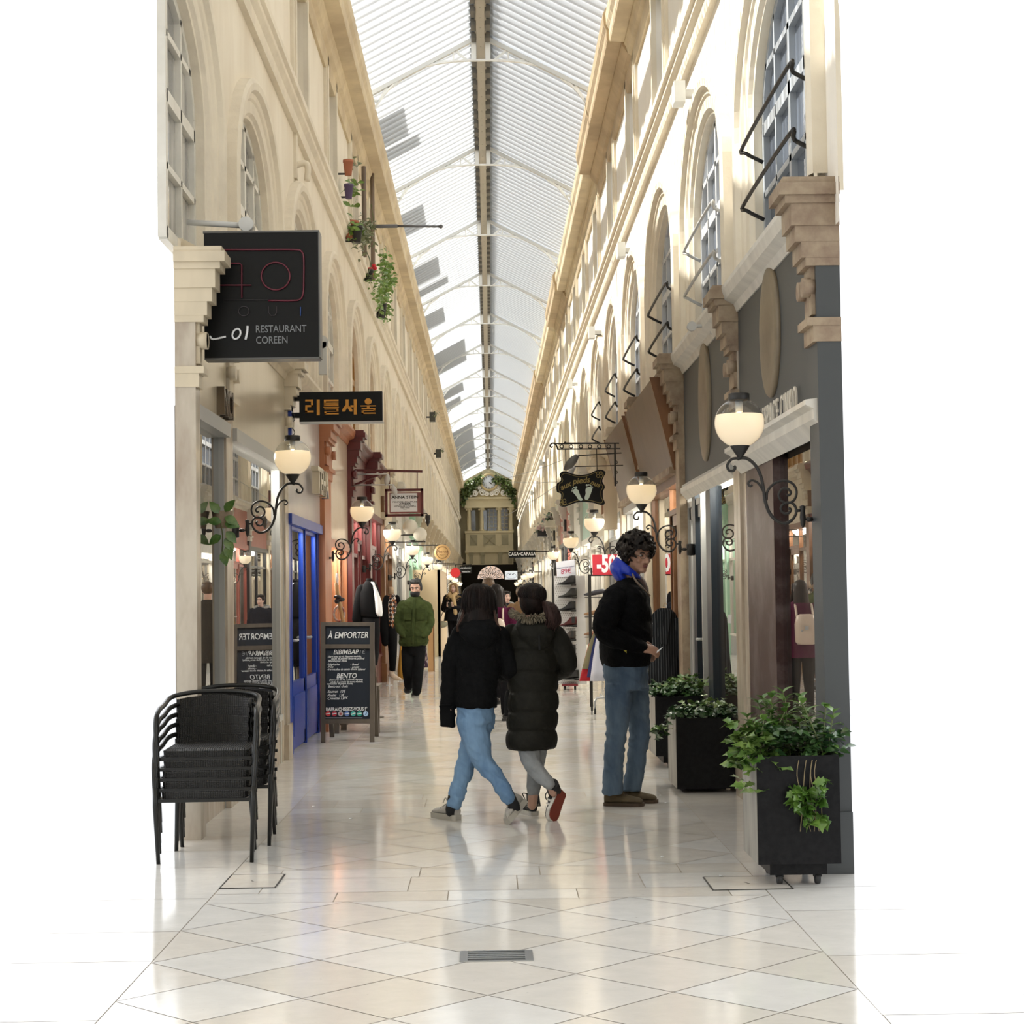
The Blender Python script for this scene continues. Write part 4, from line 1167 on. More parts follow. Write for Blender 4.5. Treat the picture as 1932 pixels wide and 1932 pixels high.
for i, strokes in enumerate(ST):
    m = MB()
    for x0, y0, x1, y1 in strokes:
        A = zp(x0, y1); B = zp(x1, y0); m.box(A.x, B.x, Y - 0.010, Y, A.z, B.z)
    if i == 2:
        def poly(pts): 
            q = [zp(*p) for p in pts]; m.prism([(v.x, v.z) for v in q], (0, Y, 0), UX, UZ, 0.010)
        poly([(1006, 236), (1030, 236), (1030, 285), (1000, 336), (978, 336), (978, 318), (1006, 280)][::-1])
        poly([(1028, 280), (1062, 318), (1062, 336), (1042, 336), (1018, 300)][::-1])
    if i == 3:
        c = zp(1193, 252); ring = []
        m.prism([(c.x + 0.030 * cos(k * pi / 10), c.z + 0.027 * sin(k * pi / 10)) for k in range(20)], (0, Y, 0), UX, UZ, 0.010)
        m.prism([(c.x + 0.011 * cos(k * pi / 8), c.z + 0.010 * sin(k * pi / 8)) for k in range(16)], (0, Y - 0.0102, 0), UX, UZ, 0.001)
    m.build('amber_syllable', M_ORANGE, t)

# champagne fascia letters (only their ends come into the picture), silver letters, cream letters
t = MB()
LET_D = mat('dark_metal_letters', (0.16, 0.13, 0.10), 0.25, metal=0.8)
put_text(t, 'NCI', (XL + 0.075, 11.62, 2.655), (0, 1, 0), UZ, 0.25, 0.025, bold=0.006, sx=1.0); t.build('raised_lettering', LET_D, bpy.data.objects['shopfront.001'] if False else bpy.data.objects['shopfront'])
t = MB(); put_text(t, 'TEHA', (XL + 0.13, 17.55, 2.50), (0, 1, 0), UZ, 0.36, 0.035, bold=0.008, sx=1.25); t.build('raised_lettering', mat('polished_letters', (0.62, 0.56, 0.44), 0.18, metal=0.9), bpy.data.objects['shopfront.002'])
t = MB(); put_text(t, 'ESPACE CINKO', (XR - 0.075, 10.07, 2.41), (0, -1, 0), UZ, 0.21, 0.005, bold=0.0, sx=0.72, spacing=1.2); t.build('raised_lettering', mat('cream_letters', (0.72, 0.67, 0.57), 0.4), c0)
m = MB(); m.obox((XR - 0.03, 18.4, 2.3), (0.01, 0.01, 0.01))

# framed atelier sign
Y = 22.3
t = thing('framed_sign', at(764, 975, Y), 'white atelier sign in a wine-red frame hanging from a bar', 'sign')
m = MB()
F = lambda px, py, d=0: at(px, py, Y - d)
def frame_px(m, x0, y0, x1, y1, w, d):
    A = F(x0, y1); B = F(x1, y0)
    for q in ((A.x, A.x + w, A.z, B.z), (B.x - w, B.x, A.z, B.z), (A.x, B.x, A.z, A.z + w), (A.x, B.x, B.z - w, B.z)): m.box(q[0], q[1], Y - d, Y + d, q[2], q[3])
frame_px(m, 727, 922, 798.5, 975, 0.03, 0.035); m.build('outer_frame', WINE, t)
m = MB(); A = F(735, 969); B = F(795, 929); m.box(A.x, B.x, Y - 0.01, Y + 0.01, A.z, B.z); m.build('backboard', mat('dusty_red_board', (0.30, 0.11, 0.10), 0.5), t)
m = MB(); A = F(737, 966); B = F(787, 930.5); m.box(A.x, B.x, Y - 0.016, Y - 0.01, A.z, B.z); pl = m.build('white_board', mat('sign_white', (0.74, 0.75, 0.76), 0.4), t)
m = MB()
for s_, py, sz in (('ANNA STEIN', 938.3, 0.052), ('PEINTURE  SCULPTURE', 947, 0.024), ('ATELIER', 950.6, 0.032), ('53 PASSAGE CHOISEUL', 955, 0.022), ('75002 PARIS', 958.3, 0.018), ('--------', 961, 0.014)):
    put_text(m, s_, F(764, py, 0.017), UX, UZ, sz, 0.001, bold=0.0012 if sz > 0.03 else 0.0004, sx=1.12 if sz > 0.05 else 1.25)
m.build('lettering', M_SIGNB, pl)
m = MB(); m.bar((XL + 0.1, Y, F(690, 887).z), F(797, 889.5), 0.02, 0.03); m.bar(F(735, 888), F(735, 923), 0.012); m.bar(F(787, 889), F(787, 923), 0.012)
m.tube(smooth_path([(XL + 0.1, Y, F(700, 915).z), F(705, 900), F(722, 890)], 5), 0.016, 6); m.build('hanging_bar', WINE, t)
for px, py, dx, dz, nm in ((731, 902, -3, 16, 'a'), (743, 922, 5, 16, 'b')):
    s_ = thing('spot_lamp', F(px, py, 0.1), 'pale spot lamp pointing down over the framed atelier sign, %s' % ('on the left end' if nm == 'a' else 'above the white board'), 'lamp')
    m = MB(); d = (F(px + dx, py + dz, 0.1) - F(px, py, 0.1)).normalized(); q = F(px, py, 0.1)
    m.tube([q - d * 0.05, q, q + d * 0.05, q + d * 0.105], [0.012, 0.035, 0.034, 0.004], 10); m.build('shade', M_LGREY, s_)
    m = MB(); m.tube([(XL + 0.05, Y - 0.1, q.z + 0.05), q + Vector((0, 0, 0.05)), q], 0.009, 6); m.build('arm', M_LGREY, s_)
s_ = thing('spot_lamp', F(806, 980), 'black lantern-shaped spot lamp right of the framed atelier sign', 'lamp')
m = MB(); q = F(807, 975); m.tube([q + Vector((0, 0, 0.02)), q - Vector((0, 0, 0.06)), q - Vector((0, 0, 0.125))], [0.03, 0.034, 0.004], 8); m.build('shade', M_IRON, s_)
m = MB(); m.tube([F(798, 968), F(805, 969), F(807, 972)], 0.007, 6); m.build('arm', M_IRON, s_)

# two white ball signs
Y = 29.5
for px, py, r, lb in ((774, 994, 0.125, 'white ball sign on a black bar, upper left of two'), (792.5, 1008, 0.115, 'white ball sign on a black bar, lower right of two')):
    t = thing('ball_sign', at(px, py + 14, Y), lb, 'sign', 'white ball signs')
    m = MB(); m.ell(at(px, py, Y), r, n=20, m=14); m.build('ball', mat('opal_ball', (0.74, 0.70, 0.60), 0.35), t)
    z = at(px, py, Y).z - r
    m = MB(); m.box(at(px - 14, py, Y).x, at(px + 10, py, Y).x, Y - 0.03, Y + 0.03, z - 0.02, z); m.box(XL, at(px - 12, py, Y).x, Y - 0.012, Y + 0.012, z - 0.02, z - 0.005); m.build('bar', M_IRON, t)

# round wooden sign
Y = 37.5
t = thing('round_sign', at(834, 1058, Y), 'round pale wooden sign with a scalloped rim on a black bar', 'sign')
c = at(834.5, 1042.5, Y)
m = MB(); m.lathe([(0.001, -0.03), (0.165 + 0.0, -0.03), (0.172, 0.0), (0.165, 0.03), (0.001, 0.03)], c, 32, axis='Y'); m.build('disc', mat('pale_wood_sign', (0.62, 0.40, 0.17), 0.5, c2=(0.55, 0.34, 0.14), scale=8), t)
m = MB(); m.tube([c + Vector((0.125 * cos(i * pi / 16), -0.036, 0.125 * sin(i * pi / 16))) for i in range(32)], 0.005, 4, closed=True)
put_text(m, 'Pascoa', c + Vector((0, -0.032, 0.015)), UX, UZ, 0.085, 0.002, shear=0.3); put_text(m, 'ARTISAN', c + Vector((0, -0.032, -0.04)), UX, UZ, 0.028, 0.002); put_text(m, 'PARIS', c + Vector((0, -0.032, -0.07)), UX, UZ, 0.028, 0.002)
m.build('burnt_lettering', mat('burnt_brown', (0.16, 0.07, 0.02), 0.6), t)
m = MB(); m.box(XL, at(841, 1028, Y).x, Y - 0.012, Y + 0.012, at(834, 1028.5, Y).z - 0.012, at(834, 1028.5, Y).z + 0.012); m.tube([c + Vector((0, 0, 0.15)), (c.x, Y, at(834, 1028.5, Y).z)], 0.006, 4); m.build('bar', M_IRON, t)

# red starburst
Y = 46
t = thing('starburst_sign', at(859, 1090, Y), 'bright red starburst hanging beyond the round wooden sign', 'sign')
c = at(859, 1080.5, Y)
pl = []
for i in range(32):
    r = 0.145 if i % 2 == 0 else 0.115; pl.append((c.x + r * cos(i * pi / 16), c.z + r * sin(i * pi / 16)))
m = MB(); m.prism(pl, (0, Y, 0), UX, UZ, 0.03); m.build('star', mat('signal_red', (0.52, 0.012, 0.016), 0.4), t)
m = MB(); m.tube([c + Vector((0, 0.02, 0.1)), (c.x, Y + 0.02, c.z + 0.25), (XL, Y + 0.02, c.z + 0.25)], 0.008, 5); m.build('bar', M_IRON, t)
# white-lettered dark sign boards far left
Y = 60
t = thing('hanging_sign', at(879, 1075, Y), 'dark sign with white script hanging right of the red starburst', 'sign')
m = MB(); a = at(868, 1082, Y); b = at(890, 1068, Y); m.box(a.x, b.x, Y, Y + 0.04, a.z, b.z); m.build('board', M_SIGNB, t)
m = MB(); put_text(m, 'cordonnier', at(879, 1071.5, Y - 0.003), UX, UZ, 0.10, 0.002, shear=0.3, sx=0.8); put_text(m, 'retouches', at(879, 1078.5, Y - 0.003), UX, UZ, 0.09, 0.002, shear=0.3, sx=0.8); m.build('lettering', M_WHITE, t)
m = MB(); m.bar((XL, Y + 0.02, b.z + 0.05), (b.x, Y + 0.02, b.z + 0.05), 0.02); m.bar((b.x - 0.1, Y + 0.02, b.z), (b.x - 0.1, Y + 0.02, b.z + 0.05), 0.015); m.build('bar', M_IRON, t)

# black name sign on the right
Y = 50
t = thing('hanging_sign', at(985, 1052, Y), 'long black sign with white capital letters on the right', 'sign')
a = at(960, 1052.5, Y); b = at(1010, 1038, Y)
m = MB(); m.box(a.x, b.x, Y, Y + 0.06, a.z, b.z); m.build('board', M_SIGNB, t)
m = MB(); put_text(m, 'CASA\u2022CAPASA', at(985, 1045.3, Y - 0.003), UX, UZ, 0.135, 0.003, bold=0.003, spacing=1.15, sx=0.78); m.build('lettering', M_WHITE, t)
m = MB(); m.box(b.x, XR, Y + 0.02, Y + 0.04, b.z - 0.05, b.z - 0.02); m.build('bar', M_IRON, t)
# goose sign
Y = 58
t = thing('hanging_sign', at(965, 1094, Y), 'small pale blue sign with two dark birds in an oval', 'sign')
a = at(953, 1093.5, Y); b = at(976, 1077, Y)
m = MB(); m.box(a.x, b.x, Y, Y + 0.04, a.z, b.z); m.build('board', mat('pale_blue_board', (0.62, 0.70, 0.82), 0.4), t)
m = MB(); c = at(964.5, 1086.5, Y - 0.003); m.tube([c + Vector((0.17 * cos(i * pi / 14), 0, 0.085 * sin(i * pi / 14))) for i in range(28)], 0.004, 4, closed=True)
for dx in (-0.05, 0.05): m.ell(c + Vector((dx, 0, 0.045)), (0.03, 0.004, 0.012), n=8, m=6); m.ell(c + Vector((dx + 0.025, 0, 0.06)), (0.01, 0.004, 0.014), n=8, m=6)
m.build('bird_drawing', mat('ink_blue', (0.04, 0.05, 0.12), 0.5), t)
m = MB(); m.box(b.x, XR, Y + 0.01, Y + 0.03, b.z - 0.06, b.z - 0.03); m.build('bar', M_IRON, t)

# footprint sign with scrolled bracket
Y = 20.0
t = thing('hanging_sign', at(1097, 955, Y), 'black scalloped shop sign with two pale footprints and gold script', 'sign')
def S8(x, y): return at(960 + x / 6.9, 820 + y / 6.9, Y)
out8 = [(690, 480), (740, 478), (830, 510), (930, 525), (1040, 510), (1110, 478), (1180, 455), (1240, 470), (1260, 500), (1235, 550), (1218, 610), (1252, 680), (1225, 740), (1228, 830), (1250, 880), (1235, 915), (1190, 915), (1090, 885), (960, 875), (860, 890), (760, 930), (700, 938), (660, 915), (672, 860), (682, 800), (672, 760), (625, 740), (625, 640), (668, 610), (680, 570), (660, 520)]
sm8 = smooth_path([Vector((p[0], p[1], 0)) for p in out8] + [Vector((690, 480, 0))], 3)[:-1]
pl = [(S8(p.x, p.y).x, S8(p.x, p.y).z) for p in sm8][::-1]
m = MB(); m.prism(pl, (0, Y + 0.05, 0), UX, UZ, 0.05); board = m.build('board', M_SIGNB, t)
GOLD = mat('dull_gold_paint', (0.30, 0.23, 0.07), 0.5)
m = MB(); cxm = sum(p[0] for p in pl) / len(pl); czm = sum(p[1] for p in pl) / len(pl)
m.tube([(cxm + (p[0] - cxm) * 0.91, Y - 0.001, czm + (p[1] - czm) * 0.87) for p in pl], 0.0025, 4, closed=True)
for word, x, y, rot, sz in (('aux', 735, 668, 24, 0.088), ('pieds', 940, 600, 6, 0.095), ('nus', 1125, 640, -22, 0.082)):
    ux = Vector((cos(radians(rot)), 0, sin(radians(rot)))); uz = Vector((-sin(radians(rot)), 0, cos(radians(rot))))
    put_text(m, word, S8(x, y) - Vector((0, 0.002, 0)), ux, uz, sz, 0.001, shear=0.25, bold=0.0015)
for cx_, cy_ in ((1180, 520), (705, 880)):
    for q in range(4):
        m.tube([S8(cx_ + 28 * cos(q * pi / 2 + 0.7) + 20 * cos(i * pi / 6), cy_ + 28 * sin(q * pi / 2 + 0.7) + 20 * sin(i * pi / 6)) - Vector((0, 0.001, 0)) for i in range(12)], 0.003, 4, closed=True)
m.build('gold_lettering', GOLD, board)
m = MB()
FEET = mat('pale_footprint', (0.62, 0.74, 0.66), 0.5)
for pts, toes in (([(870, 700), (905, 725), (922, 775), (945, 820), (960, 845), (940, 862), (905, 845), (870, 790), (838, 755), (832, 725)], ((878, 685, 13), (850, 690, 10), (832, 705, 9), (822, 725, 8), (822, 745, 7))),
                  ([(1010, 690), (1060, 680), (1085, 705), (1070, 760), (1050, 810), (1030, 845), (1000, 848), (985, 825), (1000, 770), (998, 720)], ((1015, 658, 14), (1043, 655, 11), (1065, 664, 9), (1080, 677, 8), (1090, 693, 7)))):
    q = smooth_path([Vector((p[0], p[1], 0)) for p in pts] + [Vector((pts[0][0], pts[0][1], 0))], 3)[:-1]
    poly = [(S8(p.x, p.y).x, S8(p.x, p.y).z) for p in q]
    if sum(poly[i][0] * poly[(i + 1) % len(poly)][1] - poly[(i + 1) % len(poly)][0] * poly[i][1] for i in range(len(poly))) < 0: poly = poly[::-1]
    m.prism(poly, (0, Y, 0), UX, UZ, 0.004)
    for x, y, r in toes: m.ell(S8(x, y), (r / 6.9 * Y / FPX, 0.004, r / 6.9 * Y / FPX), n=10, m=6)
m.build('footprints', FEET, board)
m = MB()
for py in (120, 190): m.bar(S8(640 if py > 150 else 610, py), (XR - 0.02, Y, S8(1000, py).z), 0.014)
m.tube(smooth_path([S8(640, 200), S8(625, 150), S8(600, 118), S8(560, 115), S8(538, 145), S8(555, 165), S8(572, 152)], 4), 0.009, 6)
m.tube(smooth_path([S8(740, 95), S8(745, 108), S8(1110, 108), S8(1125, 90), S8(1115, 78)], 4), 0.006, 5)
for x in (690, 812, 938, 1056, 1176, 1300): m.tube([S8(x + 22 * cos(i * pi / 8), 155 + 22 * sin(i * pi / 8)) for i in range(16)], 0.006, 5, closed=True)
m.bar(S8(738, 190), S8(745, 478), 0.009); m.bar(S8(1143, 190), S8(1148, 462), 0.009)
m.bar(S8(1380, 120), S8(1385, 670), 0.02); 
for yy_ in (360, 490, 620): m.tube([S8(1395 + 18 * cos(i * pi / 8), yy_ + 18 * sin(i * pi / 8)) for i in range(16)], 0.005, 5, closed=True)
m.build('scrolled_bracket', M_IRON, t)
# spot lamp over it
t2 = thing('spot_lamp', S8(800, 480), 'grey floodlight on a rod over the footprint sign', 'lamp')
m = MB(); m.tube([S8(895, 270), S8(850, 320), S8(780, 400), S8(720, 460)], [0.022, 0.045, 0.05, 0.012], 8, flat=0.6); m.build('shade', mat('grey_lamp', (0.14, 0.14, 0.13), 0.4), t2)
m = MB(); m.bar(S8(900, 275), (XR - 0.05, Y, S8(1350, 230).z), 0.012); m.build('arm', M_IRON, t2)
t2 = thing('spot_lamp', S8(850, 490), 'white spot lamp behind the footprint sign', 'lamp')
m = MB(); q = S8(820, 460) + Vector((0, 0.18, 0)); m.tube([q + Vector((0.04, 0, 0.05)), q, q - Vector((0.03, 0, 0.08))], [0.02, 0.034, 0.03], 8); m.build('shade', M_STEEL, t2)
m = MB(); m.bar(q + Vector((0.04, 0, 0.05)), (XR, q.y, q.z + 0.06), 0.01); m.build('arm', M_IRON, t2)

# cream blade sign box with brown strokes, and a dark box behind it
Y = 22.6
t = thing('sign_box', (XR - 0.2, Y, 2.0), 'tall cream sign box with brown brush strokes beside the footprint sign', 'sign')
a = at(1142, 1000, Y); b = at(1165, 890, Y)
m = MB(); m.box(a.x - 0.03, b.x - 0.03, Y - 0.3, Y + 0.1, a.z, b.z); m.build('box', CREAM, t)
m = MB()
for i in range(5): m.bar((a.x - 0.04, Y - 0.22 + i * 0.06, a.z + 0.2), (a.x - 0.04, Y - 0.2 + i * 0.06, a.z + 0.5 - 0.04 * (i % 2)), 0.012)
m.build('brush_strokes', mat('brown_ink', (0.25, 0.12, 0.05), 0.5), t)

# ---- floodlights on the right string course
flp = None
for i, (px, py) in enumerate(((1278, 178), (1170, 473), (1115, 628), (1074, 725), (1046, 800), (1020, 873), (1011, 903), (1003, 930))):
    P = onwall(px, py, XR - 0.17)
    lab = 'white box floodlight on the right string course, %s' % ('nearest and largest', 'second nearest', 'third nearest', 'fourth nearest', 'fifth nearest', 'sixth, above the flower boxes', 'seventh, small and far', 'smallest and farthest')[i]
    if flp is None:
        flp = thing('floodlight', P, lab, 'lamp', 'floodlights on the right string course')
        m = MB(); m.box(P.x - 0.035, P.x + 0.055, P.y - 0.10, P.y + 0.10, P.z - 0.085, P.z + 0.085); m.build('housing', mat('white_enamel', (0.80, 0.82, 0.80), 0.4), flp)
        m = MB(); m.box(P.x + 0.0, P.x + 0.16, P.y - 0.04, P.y + 0.04, P.z - 0.03, P.z + 0.03); m.build('mount', M_LGREY, flp)
    else:
        o = copy_tree(flp); o.location = P; o['label'] = lab
# ------------------------------------------------------------------ chalkboard
M_DWOOD = mat('dark_stained_wood', (0.055, 0.042, 0.030), 0.55, c2=(0.095, 0.075, 0.055), scale=6, stretch=(1, 1, 0.15), bump=0.15)
M_SLATE = mat('chalkboard_black', (0.016, 0.021, 0.030), 0.6, spec=0.2)
M_CHALK = mat('chalk_white', (0.68, 0.70, 0.70), 0.9)
M_CHALKD = mat('faded_chalk', (0.22, 0.23, 0.25), 0.9)
t = thing('chalkboard_sign', (-1.36, 17.05, 0), 'dark wooden A-frame chalkboard with a handwritten takeaway menu', 'sign')
def Yb(py): return 16.95 + (1400 - py) / 225 * 0.16          # the front leans back a little
def C(px, py, d=0.0):
    p = at(px, py, Yb(py) - d); return p
def slab(m, x0, y0, x1, y1, d0, d1):
    pts = [C(x0, y0), C(x1, y0), C(x1, y1), C(x0, y1)]
    m.add([p + Vector((0, -d1, 0)) for p in pts] + [p + Vector((0, -d0, 0)) for p in pts], [(3, 2, 1, 0), (4, 5, 6, 7), (0, 1, 5, 4), (1, 2, 6, 5), (2, 3, 7, 6), (3, 0, 4, 7)])
for i, (x0, y0, x1, y1) in enumerate([(605.5, 1174, 614, 1402.5), (698, 1174, 706.5, 1402)]):
    m = MB(); slab(m, x0 if i else x0 + 0, y0, x1, y1, -0.015, 0.02); m.build('leg', M_DWOOD, t)
m = MB(); slab(m, 613, 1174, 699, 1181, -0.015, 0.018); slab(m, 613, 1215.5, 699, 1223.5, -0.015, 0.018); slab(m, 611, 1356.5, 698, 1365, -0.015, 0.018); m.build('crossbar', M_DWOOD, t)
m = MB(); slab(m, 613, 1181, 699, 1357, -0.012, -0.002); bd = m.build('slate', M_SLATE, t)
for x0 in (613, 699):
    m = MB(); a = C(x0, 1176); e = C(x0 + (3 if x0 > 650 else 2), 1390); m.bar(a + Vector((0, 0.03, 0)), (e.x, 17.62, 0.0), 0.045, 0.04); m.build('rear_leg', M_DWOOD, t)
m = MB()
def chalk(s_, px, py, size, **k):
    put_text(m, s_, C(px, py, 0.004), UX, Vector((0, 0.07, 1)).normalized(), size, 0.0006, **k)
chalk('\u00c0 EMPORTER', 656.5, 1199, 0.083, shear=0.2, bold=0.0006, sx=0.80)
chalk('BIBIMBAP', 652, 1230.5, 0.064, shear=0.25, bold=0.0005, sx=0.9)
chalk('BENTO', 653.5, 1275.5, 0.066, shear=0.2, bold=0.0005, sx=0.9)
for s_, px, py, sz, al in (('(Servi avec du riz, l\u00e9gumes marin\u00e9s,', 650, 1238.7, 0.026, 'CENTER'), ('salade de pomme de terre, pickles)', 656, 1242.6, 0.026, 'CENTER'), ('Bibimbap au choix', 619, 1247.3, 0.028, 'LEFT'),
        ('- V\u00e9g\u00e9tarien', 616, 1253.7, 0.030, 'LEFT'), ('- Boeuf', 661, 1253.7, 0.030, 'LEFT'), ('- Porc', 616, 1258.6, 0.030, 'LEFT'), ('- poulet', 661, 1258.6, 0.030, 'LEFT'), ('- Vermicelles de patate douce', 616, 1263.2, 0.028, 'LEFT'), ('- Calamar', 672, 1263, 0.026, 'LEFT'),
        ('(Servi avec du riz, 3 raviolis, l\u00e9gumes,', 653, 1282.3, 0.025, 'CENTER'), ('salade de pomme de terre, marin\u00e9s,', 654, 1286.4, 0.025, 'CENTER'), ('vermicelles de patate douce)', 641, 1289.9, 0.025, 'CENTER'), ('Bento aux choix', 619, 1295.3, 0.033, 'LEFT'),
        ('-Saumon  12\u20ac', 616, 1305, 0.036, 'LEFT'), ('-Poulet   12\u20ac', 616, 1312, 0.036, 'LEFT'), ('-Crevette 13,', 616, 1318, 0.036, 'LEFT'), ('50\u20ac', 647, 1316.5, 0.030, 'LEFT')):
    chalk(s_, px, py, sz, shear=0.3, align=al, sx=0.86, bold=0.0003)
put_text(m, 'RAFRAICHISSEZ-VOUS !*', C(654, 1338.2, 0.004), UX, UZ, 0.046, 0.0006, bold=0.0013, sx=0.79)
m.build('chalk_lettering', M_CHALK, bd)
m = MB(); chalk('11\u20ac', 680, 1230.5, 0.055, shear=0.2); m.build('faded_price', M_CHALKD, bd); m = MB(); slab(m, 613, 1353.5, 684, 1355.0, 0.003, 0.004); m.build('faded_rule', M_CHALKD, bd)
for i, (c_, c2_) in enumerate([((0.50, 0.03, 0.04), 1), ((0.42, 0.02, 0.04), 1), ((0.45, 0.40, 0.40), 0), ((0.12, 0.22, 0.50), 1), ((0.05, 0.42, 0.36), 1), ((0.02, 0.35, 0.26), 1), ((0.40, 0.58, 0.80), 0)]):
    px = 619.0 + i * 11.85; r = 0.0242
    c = C(px, 1346.6, 0.004)
    d_ = MB(); d_.prism([(c.x + r * cos(k * pi / 12), c.z + r * sin(k * pi / 12)) for k in range(24)], (0, c.y, 0), UX, UZ, 0.0008); o = d_.build('drink_badge', mat('badge_%d' % i, c_, 0.5), bd)
    d_ = MB()
    if i == 2: d_.prism([(c.x + 0.013 * cos(k * pi / 8), c.z - 0.002 + 0.011 * sin(k * pi / 8)) for k in range(16)], (0, c.y - 0.001, 0), UX, UZ, 0.0006); mm = mat('badge_dark_red', (0.30, 0.06, 0.06), 0.5)
    elif i == 6: d_.bar(c + Vector((-0.004, -0.0015, -0.010)), c + Vector((0.008, -0.0015, 0.012)), 0.008, 0.001, up=(0, 1, 0)); mm = mat('badge_navy', (0.03, 0.06, 0.2), 0.5)
    else: d_.bar(c + Vector((-0.020, -0.0015, -0.003 - 0.004 * (i == 4))), c + Vector((0.020, -0.0015, 0.003 + 0.004 * (i == 4))), 0.010, 0.001, up=(0, 1, 0)); mm = M_CHALK
    d_.build('badge_mark', mm, o)

# a low dark wooden stool frame behind it
t = thing('wooden_stool', (-1.38, 18.3, 0), 'dark wooden stool hidden behind the chalkboard, only its legs showing', 'stool')
for i, (x, y) in enumerate(((-1.58, 18.05), (-1.17, 18.05), (-1.54, 18.5), (-1.2, 18.5))):
    m = MB(); m.bar((x, y, 0.0), (x * 0.97 - 0.03, y, 0.44), 0.06, 0.05); m.build('leg', M_DWOOD, t)
m = MB(); m.box(-1.62, -1.14, 17.98, 18.55, 0.44, 0.48); m.build('seat', M_DWOOD, t)

# ------------------------------------------------------------------ stacked wicker armchairs
M_TUBE = mat('black_chair_tube', (0.018, 0.018, 0.017), 0.32, metal=0.5)
def wicker():
    m = mat('black_wicker', (0.016, 0.015, 0.014), 0.5)
    nt = m.node_tree; b = nt.nodes['Principled BSDF']
    tc = nt.nodes.new('ShaderNodeTexCoord'); w = nt.nodes.new('ShaderNodeTexWave'); w.inputs['Scale'].default_value = 55; w.bands_direction = 'Z'; w.inputs['Distortion'].default_value = 1.0
    w2 = nt.nodes.new('ShaderNodeTexWave'); w2.inputs['Scale'].default_value = 26; w2.bands_direction = 'X'
    ml = nt.nodes.new('ShaderNodeMath'); ml.operation = 'ADD'
    nt.links.new(tc.outputs['Object'], w.inputs['Vector']); nt.links.new(tc.outputs['Object'], w2.inputs['Vector'])
    nt.links.new(w.outputs['Fac'], ml.inputs[0]); nt.links.new(w2.outputs['Fac'], ml.inputs[1])
    bp = nt.nodes.new('ShaderNodeBump'); bp.inputs['Strength'].default_value = 0.9; bp.inputs['Distance'].default_value = 0.006
    nt.links.new(ml.outputs[0], bp.inputs['Height']); nt.links.new(bp.outputs[0], b.inputs['Normal'])
    return m
M_WICK = wicker()
def chair_proto():
    t = thing('wicker_armchair', (0, 0, 0), 'x', 'chair')
    W, D = 0.255, 0.25                                    # half width, half depth; front towards -y
    hoop = smooth_path([(W, -D, 0.36), (W + 0.01, -D + 0.03, 0.52), (W + 0.005, -D + 0.10, 0.58), (W, 0.02, 0.60), (W - 0.02, 0.18, 0.635), (0.13, 0.245, 0.655), (0, 0.255, 0.66), (-0.13, 0.245, 0.655), (-W + 0.02, 0.18, 0.635), (-W, 0.02, 0.60), (-W - 0.005, -D + 0.10, 0.58), (-W - 0.01, -D + 0.03, 0.52), (-W, -D, 0.36)], 5)
    m = MB(); m.tube(hoop, 0.0135, 8); m.build('arm_hoop', M_TUBE, t)
    for x, y, x2, y2 in ((W, -D, W - 0.012, -D + 0.02), (-W, -D, -W + 0.012, -D + 0.02), (0.20, 0.20, 0.215, 0.25), (-0.20, 0.20, -0.215, 0.25)):
        m = MB(); m.tube([(x, y, 0.40 if y < 0 else 0.62), (x, y, 0.30), (x2, y2, 0.0)], [0.0135, 0.0135, 0.011], 8); m.build('leg', M_TUBE, t)
    m = MB()
    for z, th in ((0.345, 0.0), (0.385, 1.0)): pass
    pl = [(-0.225, -0.245), (0.225, -0.245), (0.215, 0.20), (-0.215, 0.20)]
    rings = []
    for z, e in ((0.335, -0.02), (0.340, 0.0), (0.372, 0.004), (0.385, -0.02)):
        ring = []
        for cx_, cy_ in ((1, -1), (1, 1), (-1, 1), (-1, -1)):
            for k in range(5):
                a0 = {(1, -1): -pi / 2, (1, 1): 0, (-1, 1): pi / 2, (-1, -1): pi}[(cx_, cy_)]
                a = a0 + k * pi / 8
                ring.append((cx_ * (0.225 - 0.04) + (0.04 + e) * cos(a), (cy_ * (0.225 - 0.04) - 0.02) + (0.04 + e) * sin(a), z))
        rings.append(ring)
    m.loft(rings, smooth=False); m.build('seat', M_WICK, t)
    m = MB(); m.bar((-W, -D + 0.01, 0.33), (W, -D + 0.01, 0.33), 0.018); m.bar((-W + 0.02, 0.2, 0.33), (W - 0.02, 0.2, 0.33), 0.018)
    for s_ in (-1, 1): m.bar((s_ * W, -D, 0.33), (s_ * 0.21, 0.2, 0.33), 0.018)
    m.build('seat_rail', M_TUBE, t)
    m = MB(); rings = []
    for i in range(13):
        a = radians(lerp(-52, 52, i / 12)); x = 0.24 * sin(a) * 1.0; y = 0.245 - (1 - cos(a)) * 0.20
        rings.append([(x, y, 0.645 - abs(sin(a)) * 0.025), (x, y - 0.012, 0.645 - abs(sin(a)) * 0.025), (x * 0.93, y - 0.045, 0.385), (x * 0.93, y - 0.033, 0.385)])
    m.loft(rings, smooth=False); m.build('backrest', M_WICK, t)
    return t
ch = chair_proto(); first = True
for st, (x, y, rz, n, z0) in enumerate(((-1.525, 9.62, 0.04, 5, 0.0), (-1.50, 10.24, 0.0, 5, 0.0))):
    for k in range(n):
        o = ch if first else copy_tree(ch); first = False
        o.location = (x + 0.003 * (k % 2), y + 0.014 * k, z0 + 0.053 * k); o.rotation_euler = (0, 0, rz)
        pos = ('at the bottom', 'second from the bottom', 'in the middle', 'second from the top', 'on top')[k]
        o['label'] = 'black wicker armchair %s of the %s stack at the left' % (pos, ('nearer', 'farther')[st])
        o['group'] = 'stacked black wicker armchairs'

